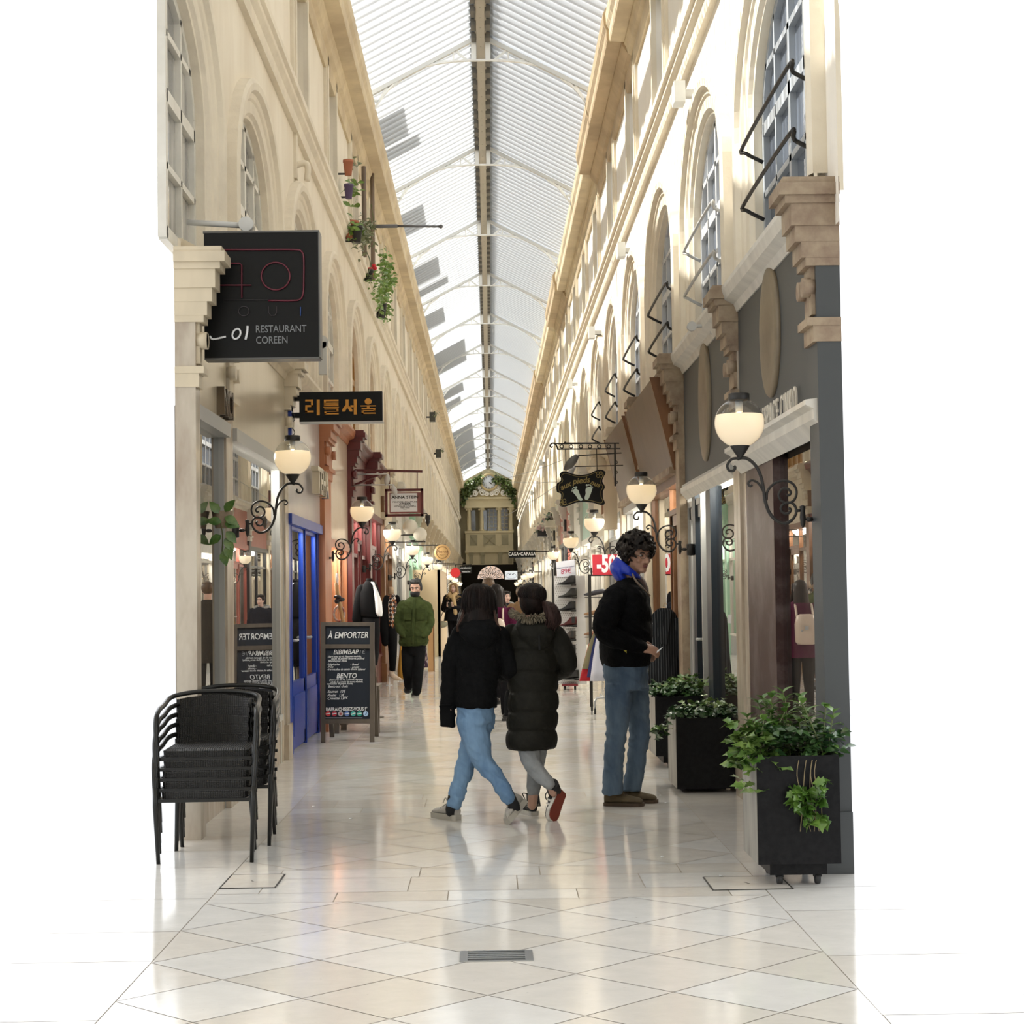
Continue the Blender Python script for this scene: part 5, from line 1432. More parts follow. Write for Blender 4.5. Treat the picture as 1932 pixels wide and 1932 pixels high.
# ------------------------------------------------------------------ planters
M_BLKM = mat('black_planter_sheet', (0.005, 0.005, 0.006), 0.4, c2=(0.010, 0.010, 0.011), scale=40, spec=0.15)
M_CONC = mat('weathered_zinc_side', (0.34, 0.33, 0.29), 0.5, c2=(0.20, 0.19, 0.17), scale=5, stretch=(1, 2, 0.3), metal=0.3)
M_SOIL = mat('soil', (0.03, 0.022, 0.015), 0.95)
M_RUB = mat('caster_rubber', (0.02, 0.02, 0.02), 0.6)
def leaf_mat(name, c, c2):
    return mat(name, c, 0.30, c2=c2, scale=11, spec=0.6, contrast=(0.4, 0.6))
M_IVY = leaf_mat('ivy_leaf_green', (0.018, 0.055, 0.016), (0.055, 0.12, 0.035))
M_IVYL = leaf_mat('ivy_leaf_light', (0.05, 0.13, 0.02), (0.16, 0.24, 0.06))
M_LEAFB = leaf_mat('broad_leaf_green', (0.045, 0.12, 0.015), (0.12, 0.22, 0.04))
M_STEMG = mat('green_stem', (0.10, 0.12, 0.04), 0.6)
lr_ = random.Random(11)
def leaf(m, p, d, up, L, W, fold=0.25, lobed=False):
    d = d.normalized(); s = d.cross(up)
    if s.length < 1e-3: s = d.orthogonal()
    s.normalize(); n = s.cross(d)
    if lobed:
        prof = [(0, 0.10), (0.12, 0.46), (0.34, 0.30), (0.5, 0.5), (0.68, 0.22), (1.0, 0.0)]
    else:
        prof = [(0, 0.05), (0.22, 0.40), (0.5, 0.5), (0.78, 0.28), (1.0, 0.0)]
    mid = [p + d * (L * t) - n * (0.35 * L * t * t) for t, w in prof]
    lf = [q + s * (W * w) + n * (W * w * fold) for q, (t, w) in zip(mid, prof)]
    rt = [q - s * (W * w) + n * (W * w * fold) for q, (t, w) in zip(mid, prof)]
    v = mid + lf + rt; k = len(mid); f = []
    for i in range(k - 1):
        f.append((i, i + 1, k + i + 1, k + i)); f.append((i + 1, i, 2 * k + i, 2 * k + i + 1))
    m.add(v, f, True)
def rdir(zmin=-0.3, zmax=1.0):
    a = lr_.random() * 2 * pi; z = lerp(zmin, zmax, lr_.random()); r = sqrt(max(0, 1 - z * z))
    return Vector((r * cos(a), r * sin(a), z))
def planter(x0, x1, y0, y1, z0, z1, label, casters):
    t = thing('planter_box', ((x0 + x1) / 2, (y0 + y1) / 2, 0), label, 'planter')
    m = MB(); th = 0.025
    m.box(x0, x1, y0, y0 + th, z0, z1); m.box(x0, x1, y1 - th, y1, z0, z1); m.box(x0 + 0.004, x0 + th, y0 + th, y1 - th, z0, z1 - 0.002); m.box(x1 - th, x1, y0 + th, y1 - th, z0, z1); m.box(x0 + th, x1 - th, y0 + th, y1 - th, z0, z0 + th)
    m.build('box', M_BLKM, t)
    m = MB(); m.box(x0 - 0.002, x0 + 0.005, y0 + 0.004, y1 - 0.004, z0 + 0.002, z1 - 0.004); m.build('side_panel', M_CONC, t)
    m = MB(); m.box(x0 + th, x1 - th, y0 + th, y1 - th, z1 - 0.12, z1 - 0.05); m.build('soil', M_SOIL, t)
    m = MB(); m.box(x0 + 0.06, x1 - 0.06, y0 + 0.04, y1 - 0.04, max(0.02, z0 - 0.055), z0); m.build('base_frame', M_BLKM, t)
    if casters:
        for x in (x0 + 0.11, x1 - 0.10):
            for y in (y0 + 0.08, y1 - 0.06):
                m = MB(); m.lathe([(0.006, -0.012), (0.026, -0.012), (0.028, 0), (0.026, 0.012), (0.006, 0.012)], (x, y, 0.028), 14, axis='X'); m.box(x - 0.018, x + 0.018, y - 0.012, y + 0.02, 0.035, max(z0 - 0.04, 0.05)); m.build('caster', M_RUB, t)
    return t
def ivy(t, name, m_, pts, n, size, spread, lobed=True, zmin=-0.1, label=None):
    m = MB()
    for i in range(n):
        p = Vector(lr_.choice(pts)) + Vector((lr_.gauss(0, spread), lr_.gauss(0, spread), abs(lr_.gauss(0, spread * 0.7))))
        s_ = size * lerp(0.6, 1.25, lr_.random())
        leaf(m, p, rdir(zmin, 0.5), rdir(0.5, 1.0), s_, s_ * (0.95 if lobed else 0.55), 0.2, lobed)
    return m.build(name, m_, t, label=label)
P1 = planter(1.285, 1.635, 13.95, 14.75, 0.10, 0.565, 'black planter box with low ivy, farthest of three, right behind the man', True)
P2 = planter(1.272, 1.675, 12.27, 12.85, 0.03, 0.515, 'black planter box with trailing ivy, middle of the three', False)
P3 = planter(1.240, 1.63, 8.35, 8.82, 0.105, 0.61, 'black planter box on casters with tall leafy plant, nearest', True)
g1 = [(lerp(1.30, 1.68, lr_.random()), lerp(13.95, 14.7, lr_.random()), 0.55 + 0.06 * lr_.random()) for _ in range(90)]
ivy(P1, 'ivy', M_IVY, g1, 620, 0.05, 0.035); ivy(P1, 'ivy_sprigs', M_IVYL, [(1.45, 14.2, 0.62), (1.6, 14.3, 0.66), (1.66, 14.1, 0.62)], 120, 0.05, 0.05)
g2 = [(lerp(1.28, 1.70, lr_.random()), lerp(12.27, 12.8, lr_.random()), 0.50 + 0.04 * lr_.random()) for _ in range(90)]
g2 += [(1.26 - 0.10 * q, 12.32, 0.50 - 0.10 * q) for q in (0.1, 0.4, 0.7, 1.0, 1.3)]
ivy(P2, 'ivy', M_IVY, g2, 640, 0.045, 0.03); ivy(P2, 'ivy_sprigs', M_IVYL, [(1.16, 12.3, 0.43), (1.50, 12.35, 0.60), (1.60, 12.4, 0.58), (1.4, 12.4, 0.58)], 90, 0.045, 0.04)
# tall plant: stems with pairs of leaves, variegated ivy hanging over the corner and the front
m = MB(); lm = MB()
for i in range(26):
    b0 = Vector((lerp(1.28, 1.68, lr_.random()), lerp(8.40, 8.78, lr_.random()), 0.55))
    d = Vector((lr_.gauss(0, 0.25), lr_.gauss(0, 0.2), 1)).normalized(); L_ = lerp(0.16, 0.34, lr_.random())
    pts = [b0, b0 + d * L_ * 0.5, b0 + d * L_ + Vector((lr_.gauss(0, 0.02), lr_.gauss(0, 0.02), 0))]
    m.tube(pts, 0.003, 5)
    for k in range(7):
        q = b0 + (pts[2] - b0) * lerp(0.25, 1.0, k / 6)
        for s_ in (0, 1):
            a = k * 1.3 + s_ * pi + i; leaf(lm, q, Vector((cos(a), sin(a), lerp(0.1, 0.9, k / 6))), UZ, lerp(0.05, 0.085, lr_.random()), 0.034, 0.25)
m.build('stems', M_STEMG, P3); lm.build('leaves', M_LEAFB, P3)
ivy(P3, 'ivy', M_IVYL, [(lerp(1.15, 1.33, lr_.random()), lerp(8.34, 8.6, lr_.random()), lerp(0.52, 0.74, lr_.random())) for _ in range(30)] + [(1.20, 8.36, 0.46), (1.18, 8.36, 0.50), (1.23, 8.33, 0.44)], 230, 0.062, 0.018)
ivy(P3, 'undergrowth', M_IVY, [(lerp(1.27, 1.68, lr_.random()), lerp(8.4, 8.75, lr_.random()), lerp(0.58, 0.72, lr_.random())) for _ in range(40)], 380, 0.06, 0.03, lobed=False)
tr_ = [(lerp(1.40, 1.55, lr_.random()), 8.32 - 0.02 * lr_.random(), lerp(0.28, 0.50, lr_.random())) for _ in range(26)]
ivy(P3, 'hanging_ivy', M_LEAFB, tr_, 110, 0.055, 0.016, zmin=-0.9)
m = MB()
for i in range(5):
    x = lerp(1.38, 1.56, lr_.random()); m.tube(smooth_path([(x, 8.36, 0.61), (x - 0.02, 8.325, 0.52), (x + lr_.gauss(0, 0.03), 8.32, 0.40), (x + lr_.gauss(0, 0.04), 8.325, 0.26)], 4), 0.0022, 4)
m.build('trailing_stems', mat('pale_brown_stem', (0.22, 0.17, 0.09), 0.7), P3)

# leaves hanging on the left marble pilaster
t = thing('hanging_plant', (-1.66, 11.6, 2.05), 'broad green leaves of a hanging plant on the left marble pilaster', 'plant')
m = MB(); m.lathe([(0.05, 0), (0.075, 0.11), (0.07, 0.11), (0.05, 0.02)], (-1.72, 11.45, 1.84), 14); m.build('pot', SANDST, t)
m = MB()
for px, py, dx, dz in ((425, 975, 1.0, -0.5), (424, 988, 1.0, -0.1), (427, 1003, 0.9, -0.9), (424, 1016, 0.8, -1.0), (426, 1030, 0.6, -1.3), (418, 985, -1, 0.2), (417, 1010, -0.8, -0.5), (424, 965, 0.6, 0.8), (414, 968, -0.5, 0.7), (420, 1040, 0.4, -1.5)):
    leaf(m, at(px, py, 11.38), Vector((dx, -0.3, dz)), Vector((0, -1, 0.4)), 0.095, 0.062, 0.15)
m.build('leaves', M_LEAFB, t)
m = MB(); m.tube(smooth_path([(-1.72, 11.45, 1.93), at(415, 975, 11.4), at(420, 1010, 11.4), at(419, 1045, 11.4)], 5), 0.004, 5); m.build('stem', M_STEMG, t)

# ------------------------------------------------------------------ things set in the floor
M_INOX = mat('brushed_steel', (0.50, 0.52, 0.54), 0.3, metal=0.9)
t = thing('drain_grate', (0.005, 6.87, 0), 'long brushed steel slotted drain grate in the foreground floor', 'drain')
m = MB()
for q in ((-0.135, 0.145, 6.77, 6.785), (-0.135, 0.145, 6.955, 6.97), (-0.135, -0.105, 6.785, 6.955), (0.115, 0.145, 6.785, 6.955)): m.box(q[0], q[1], q[2], q[3], 0.0, 0.004)
m.build('frame', M_INOX, t)
m = MB(); m.box(-0.105, 0.115, 6.785, 6.955, 0.0002, 0.001); m.build('shaft', mat('drain_dark', (0.015, 0.016, 0.02), 0.6), t)
for i in range(4): m = MB(); m.box(-0.105, 0.115, 6.815 + i * 0.034, 6.833 + i * 0.034, 0.0005, 0.004); m.build('bar', M_INOX, t)
for nm, (x0, x1, y0, y1), lb in (('right', (1.02, 1.385, 8.29, 8.66), 'stone inspection hatch with dark metal edge by the nearest planter'), ('left', (-1.31, -1.052, 8.56, 8.965), 'stone inspection hatch with dark metal edge below the stacked chairs')):
    t = thing('floor_hatch', ((x0 + x1) / 2, (y0 + y1) / 2, 0), lb, 'hatch')
    m = MB(); m.box(x0, x1, y0, y1, 0.0003, 0.003); m.build('cover', mat('hatch_stone', (0.70, 0.67, 0.62), 0.16, c2=(0.64, 0.60, 0.54), scale=6), t)
    m = MB(); e = 0.007
    for q in ((x0, x1, y0 - e, y0), (x0, x1, y1, y1 + 0.003), (x0 - e, x0, y0 - e, y1), (x1, x1 + e, y0 - e, y1)): m.box(q[0], q[1], q[2], q[3], 0.0003, 0.004)
    m.build('edge', mat('hatch_edge', (0.03, 0.028, 0.025), 0.5), t)
    m = MB(); m.bar(((x0 + x1) / 2 - 0.01, (y0 + y1) / 2 + 0.02, 0.0035), ((x0 + x1) / 2 + 0.005, (y0 + y1) / 2 - 0.03, 0.0035), 0.008, 0.001); m.build('lifting_slot', M_DARK, t)

# ------------------------------------------------------------------ shoe rack with boots
Y = 25.6
t = thing('shoe_rack', (1.18, Y + 0.1, 0), 'white pegboard shoe display rack on a red base with casters', 'rack')
a = at(1049, 1291, Y); b = at(1088, 1086, Y)
M_PEG = mat('white_pegboard', (0.66, 0.66, 0.66), 0.5)
m = MB(); m.box(a.x, b.x, Y, Y + 0.05, a.z, b.z); pb_ = m.build('pegboard', M_PEG, t)
m = MB()
for i in range(10):
    for j in range(48):
        x = a.x + 0.015 + i * 0.03 + (0.015 if j % 2 else 0); z = a.z + 0.02 + j * 0.0322
        if x < b.x and z < b.z: m.box(x - 0.004, x + 0.004, Y - 0.001, Y, z - 0.004, z + 0.004)
m.build('peg_holes', mat('peg_hole', (0.10, 0.10, 0.10), 0.8), pb_)
m = MB(); m.box(b.x, b.x + 0.12, Y + 0.0, Y + 0.05, a.z, b.z); m.build('side_wing', M_PEG, t)
c = at(1060, 1293, Y); d = at(1089, 1297, Y)
m = MB(); m.box(at(1060, 1293, Y).x, at(1090, 1293, Y).x, Y - 0.12, Y + 0.12, 0.055, 0.085); m.build('base', mat('dark_red_base', (0.16, 0.015, 0.02), 0.4), t)
for px in (1066, 1085):
    for dy in (-0.08, 0.08):
        m = MB(); m.lathe([(0.006, -0.012), (0.026, -0.012), (0.026, 0.012), (0.006, 0.012)], (at(px, 1297, Y).x, Y + dy, 0.027), 12, axis='X'); m.build('caster', M_RUB, t)
bootcol = [((0.020, 0.019, 0.022), 'black'), ((0.030, 0.032, 0.030), 'dark grey'), ((0.012, 0.013, 0.016), 'black suede'), ((0.085, 0.014, 0.016), 'oxblood'), ((0.055, 0.045, 0.040), 'taupe'), ((0.012, 0.012, 0.012), 'plain black'), ((0.015, 0.015, 0.015), 'dull black'), ((0.012, 0.014, 0.014), 'glossy black')]
def boot(px, py, colr, nm, label):
    # side view, toe to the left; px, py is the sole's heel end
    o = at(px, py, Y - 0.03); L_ = 0.27
    t = thing('ankle_boot', o + Vector((-L_ / 2, -0.03, 0)), label, 'boot', 'boots on the pegboard rack')
    prof = [(0.0, 0.03, 0.030, 0.15), (-0.04, 0.03, 0.042, 0.15), (-0.09, 0.028, 0.045, 0.145), (-0.115, 0.025, 0.043, 0.115), (-0.145, 0.02, 0.043, 0.085), (-0.185, 0.018, 0.046, 0.058), (-0.225, 0.018, 0.042, 0.045), (-0.262, 0.02, 0.024, 0.035)]
    m = MB(); rings = []
    for x, zb, hw, zt in prof:
        ring = []
        for k in range(12):
            an = 2 * pi * k / 12; w = hw * (1.0 if sin(an) < 0 else lerp(1, 0.75, sin(an)))
            ring.append(o + Vector((x, -0.045 + w * cos(an), lerp(zb, zt, (sin(an) + 1) / 2))))
        rings.append(ring)
    m.loft(rings); m.build('upper', mat('boot_leather_' + nm, colr, 0.28 if 'glossy' in nm or nm in ('black', 'oxblood') else 0.5), t)
    m = MB(); rings = []
    for x, hw in ((0.005, 0.03), (-0.05, 0.042), (-0.1, 0.04), (-0.18, 0.048), (-0.235, 0.042), (-0.27, 0.018)):
        rings.append([o + Vector((x, -0.045 + s_ * hw, z)) for s_, z in ((-1, 0.016), (1, 0.016), (1, 0.027), (-1, 0.027))])
    m.loft(rings, smooth=False)
    m.box(o.x - 0.065, o.x + 0.004, o.y - 0.078, o.y - 0.012, o.z, o.z + 0.018); m.build('sole', M_RUB, t)
    m = MB(); m.box(o.x - 0.075, o.x - 0.03, o.y - 0.094, o.y - 0.087, o.z + 0.06, o.z + 0.15); m.build('elastic_gusset', M_RUB, t)
    m = MB(); m.box(o.x - 0.2, o.x - 0.02, o.y - 0.07, o.y + 0.03, o.z - 0.006, o.z + 0.001); m.build('peg_shelf', M_PEG, t)
for i, py in enumerate((1105, 1129, 1154, 1183, 1209, 1236, 1260, 1283)):
    px = 1085 + (4 if i in (1, 3) else (8 if i == 7 else 2)) - 1
    boot(px, py, bootcol[i][0], bootcol[i][1], '%s ankle boot on the pegboard rack, %s row' % (bootcol[i][1], ('top', 'second', 'third', 'fourth', 'fifth', 'sixth', 'seventh', 'bottom')[i]))
t = thing('price_card', at(1067, 1087, Y - 0.05), 'white price card reading 89 euros on top of the shoe rack', 'card')
m = MB(); q = [at(*p, Y - 0.04) for p in ((1049, 1060.5), (1084, 1055.5), (1086.5, 1085.5), (1051, 1089))]; m.add(q + [p + Vector((0, 0.004, 0)) for p in q], [(3, 2, 1, 0), (4, 5, 6, 7), (0, 1, 5, 4), (1, 2, 6, 5), (2, 3, 7, 6), (3, 0, 4, 7)]); m.build('card', mat('card_white', (0.70, 0.72, 0.80), 0.5), t)
m = MB(); ux = (at(1084, 1055.5, Y) - at(1049, 1060.5, Y)).normalized(); put_text(m, '89\u20ac', at(1068.5, 1078, Y - 0.045), ux, UZ, 0.105, 0.001, sx=0.9); m.build('red_price', mat('price_red', (0.50, 0.05, 0.12), 0.5), t)
m = MB(); put_text(m, 'Chaussure Cuir Cousue', at(1067.5, 1070, Y - 0.045), ux, UZ, 0.026, 0.001); m.build('small_print', mat('print_violet', (0.12, 0.10, 0.25), 0.5), t)

# ------------------------------------------------------------------ sale sign and clothes rail
Y = 20.6
t = thing('clothes_rail', (1.24, Y, 0), 'black clothes rail on chrome caster feet beside the man', 'rail')
xl = at(1114, 1200, Y).x; xr = xl + 0.46
m = MB(); m.bar((xl, Y, 0.07), (xl, Y, at(1114, 1086, Y).z), 0.035); m.bar((xr, Y, 0.07), (xr, Y, at(1114, 1086, Y).z), 0.03); m.build('upright', M_IRON, t)
zr = at(1114, 1085.5, Y).z
m = MB(); m.bar((xl - 0.015, Y, zr), (xr, Y, zr), 0.022); m.bar((xl, Y, 0.98), (xr, Y, 0.98), 0.022); m.build('top_bar', M_IRON, t)
for x in (xl + 0.02, xr - 0.05):
    m = MB(); m.tube(smooth_path([(x + 0.12, Y - 0.28, 0.19), (x + 0.03, Y - 0.30, 0.185), (x, Y - 0.31, 0.14), (x, Y - 0.31, 0.06)], 5), 0.012, 6); m.tube([(x + 0.1, Y - 0.28, 0.19), (x + 0.1, Y + 0.3, 0.19)], 0.012, 6); m.build('chrome_foot', M_INOX, t)
    for dy in (-0.31, 0.28):
        m = MB(); m.lathe([(0.02, -0.009), (0.036, -0.012), (0.036, 0.012), (0.02, 0.009)], (x, Y + dy, 0.037), 14, axis='X'); m.build('caster', M_RUB, t)
t = thing('sale_sign', at(1145, 1085, Y), 'red sale sign with large white minus fifty on the clothes rail', 'sign')
A = at(1118, 1085, Y - 0.02); B = at(1178, 1046, Y - 0.02)
m = MB(); m.box(A.x, B.x, Y - 0.025, Y - 0.015, A.z, B.z); m.build('board', mat('sale_red', (0.55, 0.025, 0.045), 0.45), t)
m = MB(); put_text(m, '-50%', at(1153.5, 1065, Y - 0.027), UX, UZ, 0.275, 0.001, bold=0.010, sx=0.62, spacing=1.0); m.build('white_figures', M_WHITE, t)
gar = [('red', (0.42, 0.01, 0.02), 1093, 1118, 1285, 'bright red garment, lowest and outermost on the clothes rail'), ('olive', (0.20, 0.18, 0.10), 1098, 1128, 1262, 'olive beige jacket next to the red one on the clothes rail'), ('navy', (0.02, 0.03, 0.13), 1107, 1132, 1278, 'navy blue garment between olive and white ones on the rail'), ('white', (0.55, 0.57, 0.66), 1113, 1138, 1285, 'pale grey-white coat on the clothes rail behind the man')]
for i, (nm, cc, x0, x1, yb, lb) in enumerate(gar):
    m = MB(); yy = Y - 0.16 + (3 - i) * 0.055
    top = at(1131 + i * 2, 1180, yy); lo = at(x0, yb, yy); hi = at(x1 + 6, yb, yy)
    rings = []
    for k in range(7):
        u = k / 6; z = lerp(top.z, lo.z, u)
        xa = lerp(top.x - 0.03, lo.x, u ** 0.7); xb = lerp(top.x + 0.10, hi.x, u ** 0.6); ring = []
        for q in range(14):
            an = 2 * pi * q / 14; ring.append((lerp(xa, xb, (cos(an) + 1) / 2), yy + 0.022 * sin(an) * (0.6 + u) + 0.008 * sin(5 * an + i), z))
        rings.append(ring)
    m.loft(rings)
    m.tube([(top.x + 0.03, yy, top.z), (top.x + 0.03, yy, 1.0)], 0.004, 5)
    m.build('hanging_garment', mat('garment_' + nm, cc, 0.8, bump=0.1, bscale=20), label=lb, cat='garment', group='garments on the clothes rail')
# small shelf shoes on the post behind the rail
for i, (py, cc) in enumerate(((1122, (0.05, 0.05, 0.06)), (1159, (0.35, 0.20, 0.10)), (1197, (0.30, 0.17, 0.10)))):
    t = thing('display_shoe', at(1115, py + 2, 23.2), '%s low shoe on a small shelf beside the clothes rail, %s of three' % (('black', 'tan', 'light brown')[i], ('top', 'middle', 'bottom')[i]), 'shoe')
    m = MB(); o = at(1103, py, 23.2); m.tube([o, o + Vector((0.08, 0, 0.012)), o + Vector((0.17, 0, 0.03)), o + Vector((0.25, 0, 0.045))], [0.012, 0.03, 0.034, 0.03], 8, round_ends=True, flat=0.9); m.build('upper', mat('shoe_tone_%d' % i, cc, 0.4), t)
    m = MB(); m.box(o.x, o.x + 0.42, 23.17, 23.23, o.z - 0.04, o.z - 0.03); m.build('shelf', M_IRON, t)

# ------------------------------------------------------------------ pinstripe blazer by the door and dressed bust behind glass
def pinstripe():
    m = mat('pinstripe_wool', (0.013, 0.015, 0.018), 0.85, spec=0.1)
    nt = m.node_tree; b = nt.nodes['Principled BSDF']
    tc = nt.nodes.new('ShaderNodeTexCoord'); w = nt.nodes.new('ShaderNodeTexWave'); w.bands_direction = 'X'; w.inputs['Scale'].default_value = 14; w.inputs['Distortion'].default_value = 0.6
    r = nt.nodes.new('ShaderNodeValToRGB'); r.color_ramp.elements[0].position = 0.86; r.color_ramp.elements[1].position = 0.93
    r.color_ramp.elements[0].color = (0.013, 0.015, 0.018, 1); r.color_ramp.elements[1].color = (0.085, 0.09, 0.095, 1)
    nt.links.new(tc.outputs['Object'], w.inputs['Vector']); nt.links.new(w.outputs['Fac'], r.inputs['Fac']); nt.links.new(r.outputs[0], b.inputs['Base Color'])
    return m
Y = 15.55
t = thing('pinstripe_blazer', at(1254, 1288, Y), 'dark pinstripe blazer on a hanger just right of the man', 'garment')
m = MB(); rings = []
for px0, px1, py, th in ((1245, 1260, 1147, 0.02), (1238, 1268, 1151, 0.035), (1231, 1275, 1158, 0.05), (1227, 1279, 1168, 0.06), (1226, 1280, 1195, 0.06), (1225, 1281, 1230, 0.055), (1223, 1284, 1265, 0.06), (1221, 1286, 1290, 0.06)):
    A = at(px0, py, Y); B = at(px1, py, Y); ring = []
    for k in range(20):
        an = 2 * pi * k / 20; ring.append((lerp(A.x, B.x, (cos(an) + 1) / 2), Y + th * sin(an) * (1 - 0.3 * abs(cos(an))) + 0.012 * sin(3 * an + py), A.z))
    rings.append(ring)
m.loft(rings); m.build('body', pinstripe(), t)
m = MB(); m.tube([at(1276, 1166, Y), at(1283, 1200, Y), at(1288, 1245, Y - 0.02)], [0.045, 0.05, 0.04], 10); m.build('sleeve', pinstripe(), t)
m = MB(); m.bar(at(1243, 1152, Y - 0.05), at(1249, 1215, Y - 0.075), 0.05, 0.012, up=(0, 1, 0)); m.bar(at(1262, 1152, Y - 0.05), at(1252, 1215, Y - 0.075), 0.05, 0.012, up=(0, 1, 0)); m.build('lapels', pinstripe(), t)
m = MB(); m.tube(smooth_path([at(1234, 1162, Y), at(1252, 1148, Y), at(1272, 1162, Y)], 5), 0.012, 6); m.tube([at(1252, 1150, Y), at(1252, 1140, Y), at(1256, 1137, Y), at(1258, 1141, Y)], 0.003, 5); m.build('wooden_hanger', mat('hanger_wood', (0.5, 0.32, 0.16), 0.5), t)
m = MB(); m.bar(at(1226, 1162, Y - 0.09), at(1228, 1178, Y - 0.10), 0.03, 0.004, up=(0, 1, 0)); m.build('white_tag', M_WHITE, t)
Y = 17.2
t = thing('dressed_bust', (1.80, Y, 0.3), 'display bust with blue pompom hat and purple jacket in the shop window', 'mannequin')
o = Vector((1.95, Y, 0))
m = MB(); m.loft([[(o.x + rx * cos(k * pi / 9), Y + ry * sin(k * pi / 9), z) for k in range(18)] for rx, ry, z in ((0.17, 0.13, 0.55), (0.19, 0.15, 0.8), (0.20, 0.14, 1.1), (0.16, 0.11, 1.22), (0.07, 0.07, 1.28))]); m.build('purple_jacket', mat('purple_nylon', (0.10, 0.02, 0.28), 0.4), t)
m = MB(); m.loft([[(o.x + rx * cos(k * pi / 9), Y + rx * sin(k * pi / 9), z) for k in range(18)] for rx, z in ((0.10, 1.22), (0.14, 1.25), (0.135, 1.31), (0.09, 1.34))]); m.build('magenta_scarf', mat('magenta_knit', (0.28, 0.02, 0.12), 0.8), t)
m = MB(); m.ell((o.x, Y, 1.46), (0.10, 0.11, 0.13)); m.build('head', mat('bust_skin', (0.5, 0.4, 0.33), 0.6), t)
m = MB(); m.loft([[(o.x + rx * cos(k * pi / 9), Y + rx * sin(k * pi / 9), z) for k in range(18)] for rx, z in ((0.115, 1.45), (0.12, 1.50), (0.10, 1.58), (0.05, 1.64))]); m.build('blue_hat', mat('blue_knit', (0.05, 0.07, 0.28), 0.85, bump=0.4, bscale=60), t)
m = MB(); m.ell((o.x - 0.03, Y, 1.68), 0.07); m.build('pompom', mat('fur_pompom', (0.42, 0.34, 0.26), 0.95, bump=1.0, bscale=40), t)

# ------------------------------------------------------------------ left: kraft-wrapped pole, two dressed mannequins
Y = 19.3
M_KRAFT = mat('kraft_paper', (0.42, 0.27, 0.13), 0.7)
t = thing('wrapped_pole', at(640, 1180, Y) * 1.0, 'kraft-paper tube with dark bow and striped scarf at the terracotta shopfront', 'display')
t.location.z = 0.55
M_ = MB(); M_.tube([at(634, 1100, Y), at(637, 1122, Y), at(643, 1150, Y), at(649, 1180, Y), at(650, 1215, Y)], 0.022, 8); M_.build('kraft_tube', M_KRAFT, t)
m = MB(); m.tube([at(636, 1082, Y), at(636, 1104, Y)], [0.014, 0.016], 8); m.build('white_end', M_WHITE, t)
m = MB(); m.ell(at(637, 1126, Y - 0.03), (0.04, 0.025, 0.02)); m.ell(at(643, 1131, Y - 0.03), (0.045, 0.025, 0.025)); m.ell(at(636, 1134, Y - 0.03), (0.03, 0.025, 0.03)); m.build('dark_bow', mat('dark_bow', (0.012, 0.013, 0.02), 0.4), t)
m = MB(); m.tube([at(640 + 10 * cos(i * pi / 10), 1158 + 14 * sin(i * pi / 10), Y) for i in range(20)], 0.013, 6, closed=True); m.build('striped_scarf', mat('striped_scarf', (0.30, 0.06, 0.05), 0.8, c2=(0.5, 0.45, 0.4), scale=30), t)
m = MB(); m.box(at(632, 1176, Y).x, at(655, 1176, Y).x, Y - 0.05, Y + 0.05, 0.0, at(640, 1176, Y).z); m.build('pedestal', M_DWOOD, t)

def ringloft(spec, Y, n=18):
    """rings given in photo pixels: x0, x1, y, depth half-width"""
    rings = []
    for x0, x1, py, th in spec:
        A = at(x0, py, Y); B = at(x1, py, Y)
        rings.append([(lerp(A.x, B.x, (cos(2 * pi * k / n) + 1) / 2), Y + th * sin(2 * pi * k / n), lerp(A.z, B.z, (cos(2 * pi * k / n) + 1) / 2)) for k in range(n)])
    return rings
Y = 20.3
t = thing('mannequin', (at(697, 1200, Y).x, Y, 0), 'headless mannequin in short black jacket and white blouse', 'mannequin')
m = MB(); m.loft(ringloft([(690, 706, 1096, 0.05), (684, 712, 1104, 0.10), (676, 717, 1118, 0.12), (674, 719, 1140, 0.13), (676, 719, 1160, 0.13), (680, 718, 1164, 0.12)], Y)); M_BLKC = mat('black_wool_cloth', (0.006, 0.006, 0.007), 0.85, bump=0.1, bscale=40, spec=0.1); m.build('jacket', M_BLKC, t)
m = MB(); m.tube([at(681, 1112, Y - 0.02), at(676, 1135, Y - 0.04), at(673, 1170, Y - 0.06)], [0.055, 0.05, 0.055], 10, round_ends=True); m.build('sleeve', M_BLKC, t)
m = MB(); m.loft(ringloft([(699, 706, 1098, 0.03), (703, 712, 1112, 0.06), (706, 720.5, 1135, 0.09), (708, 722, 1155, 0.1), (712, 721, 1163, 0.08)], Y - 0.045)); m.build('white_blouse', M_WHITE, t)
m = MB(); m.loft(ringloft([(680, 716, 1160, 0.11), (681, 717, 1190, 0.12), (684, 715, 1235, 0.10), (686, 712, 1255, 0.09)], Y)); m.build('trousers', M_BLKC, t)
m = MB(); m.lathe([(0.04, 0.05), (0.035, 0.09)], (at(697, 1096, Y).x, Y, at(697, 1096, Y).z - 0.06), 10); m.build('neck', M_BLKC, t)
m = MB(); m.tube([(at(697, 1250, Y).x, Y, 0.0), (at(697, 1250, Y).x, Y, 0.75)], 0.02, 8); m.lathe([(0.16, 0.0), (0.16, 0.015), (0.02, 0.02)], (at(697, 1250, Y).x, Y, 0), 16); m.build('stand', M_DWOOD, t)
Y = 27.6
t = thing('mannequin', (at(742, 1283, Y).x, Y, 0), 'mannequin in black cardigan and geometric patterned top with beige heels', 'mannequin')
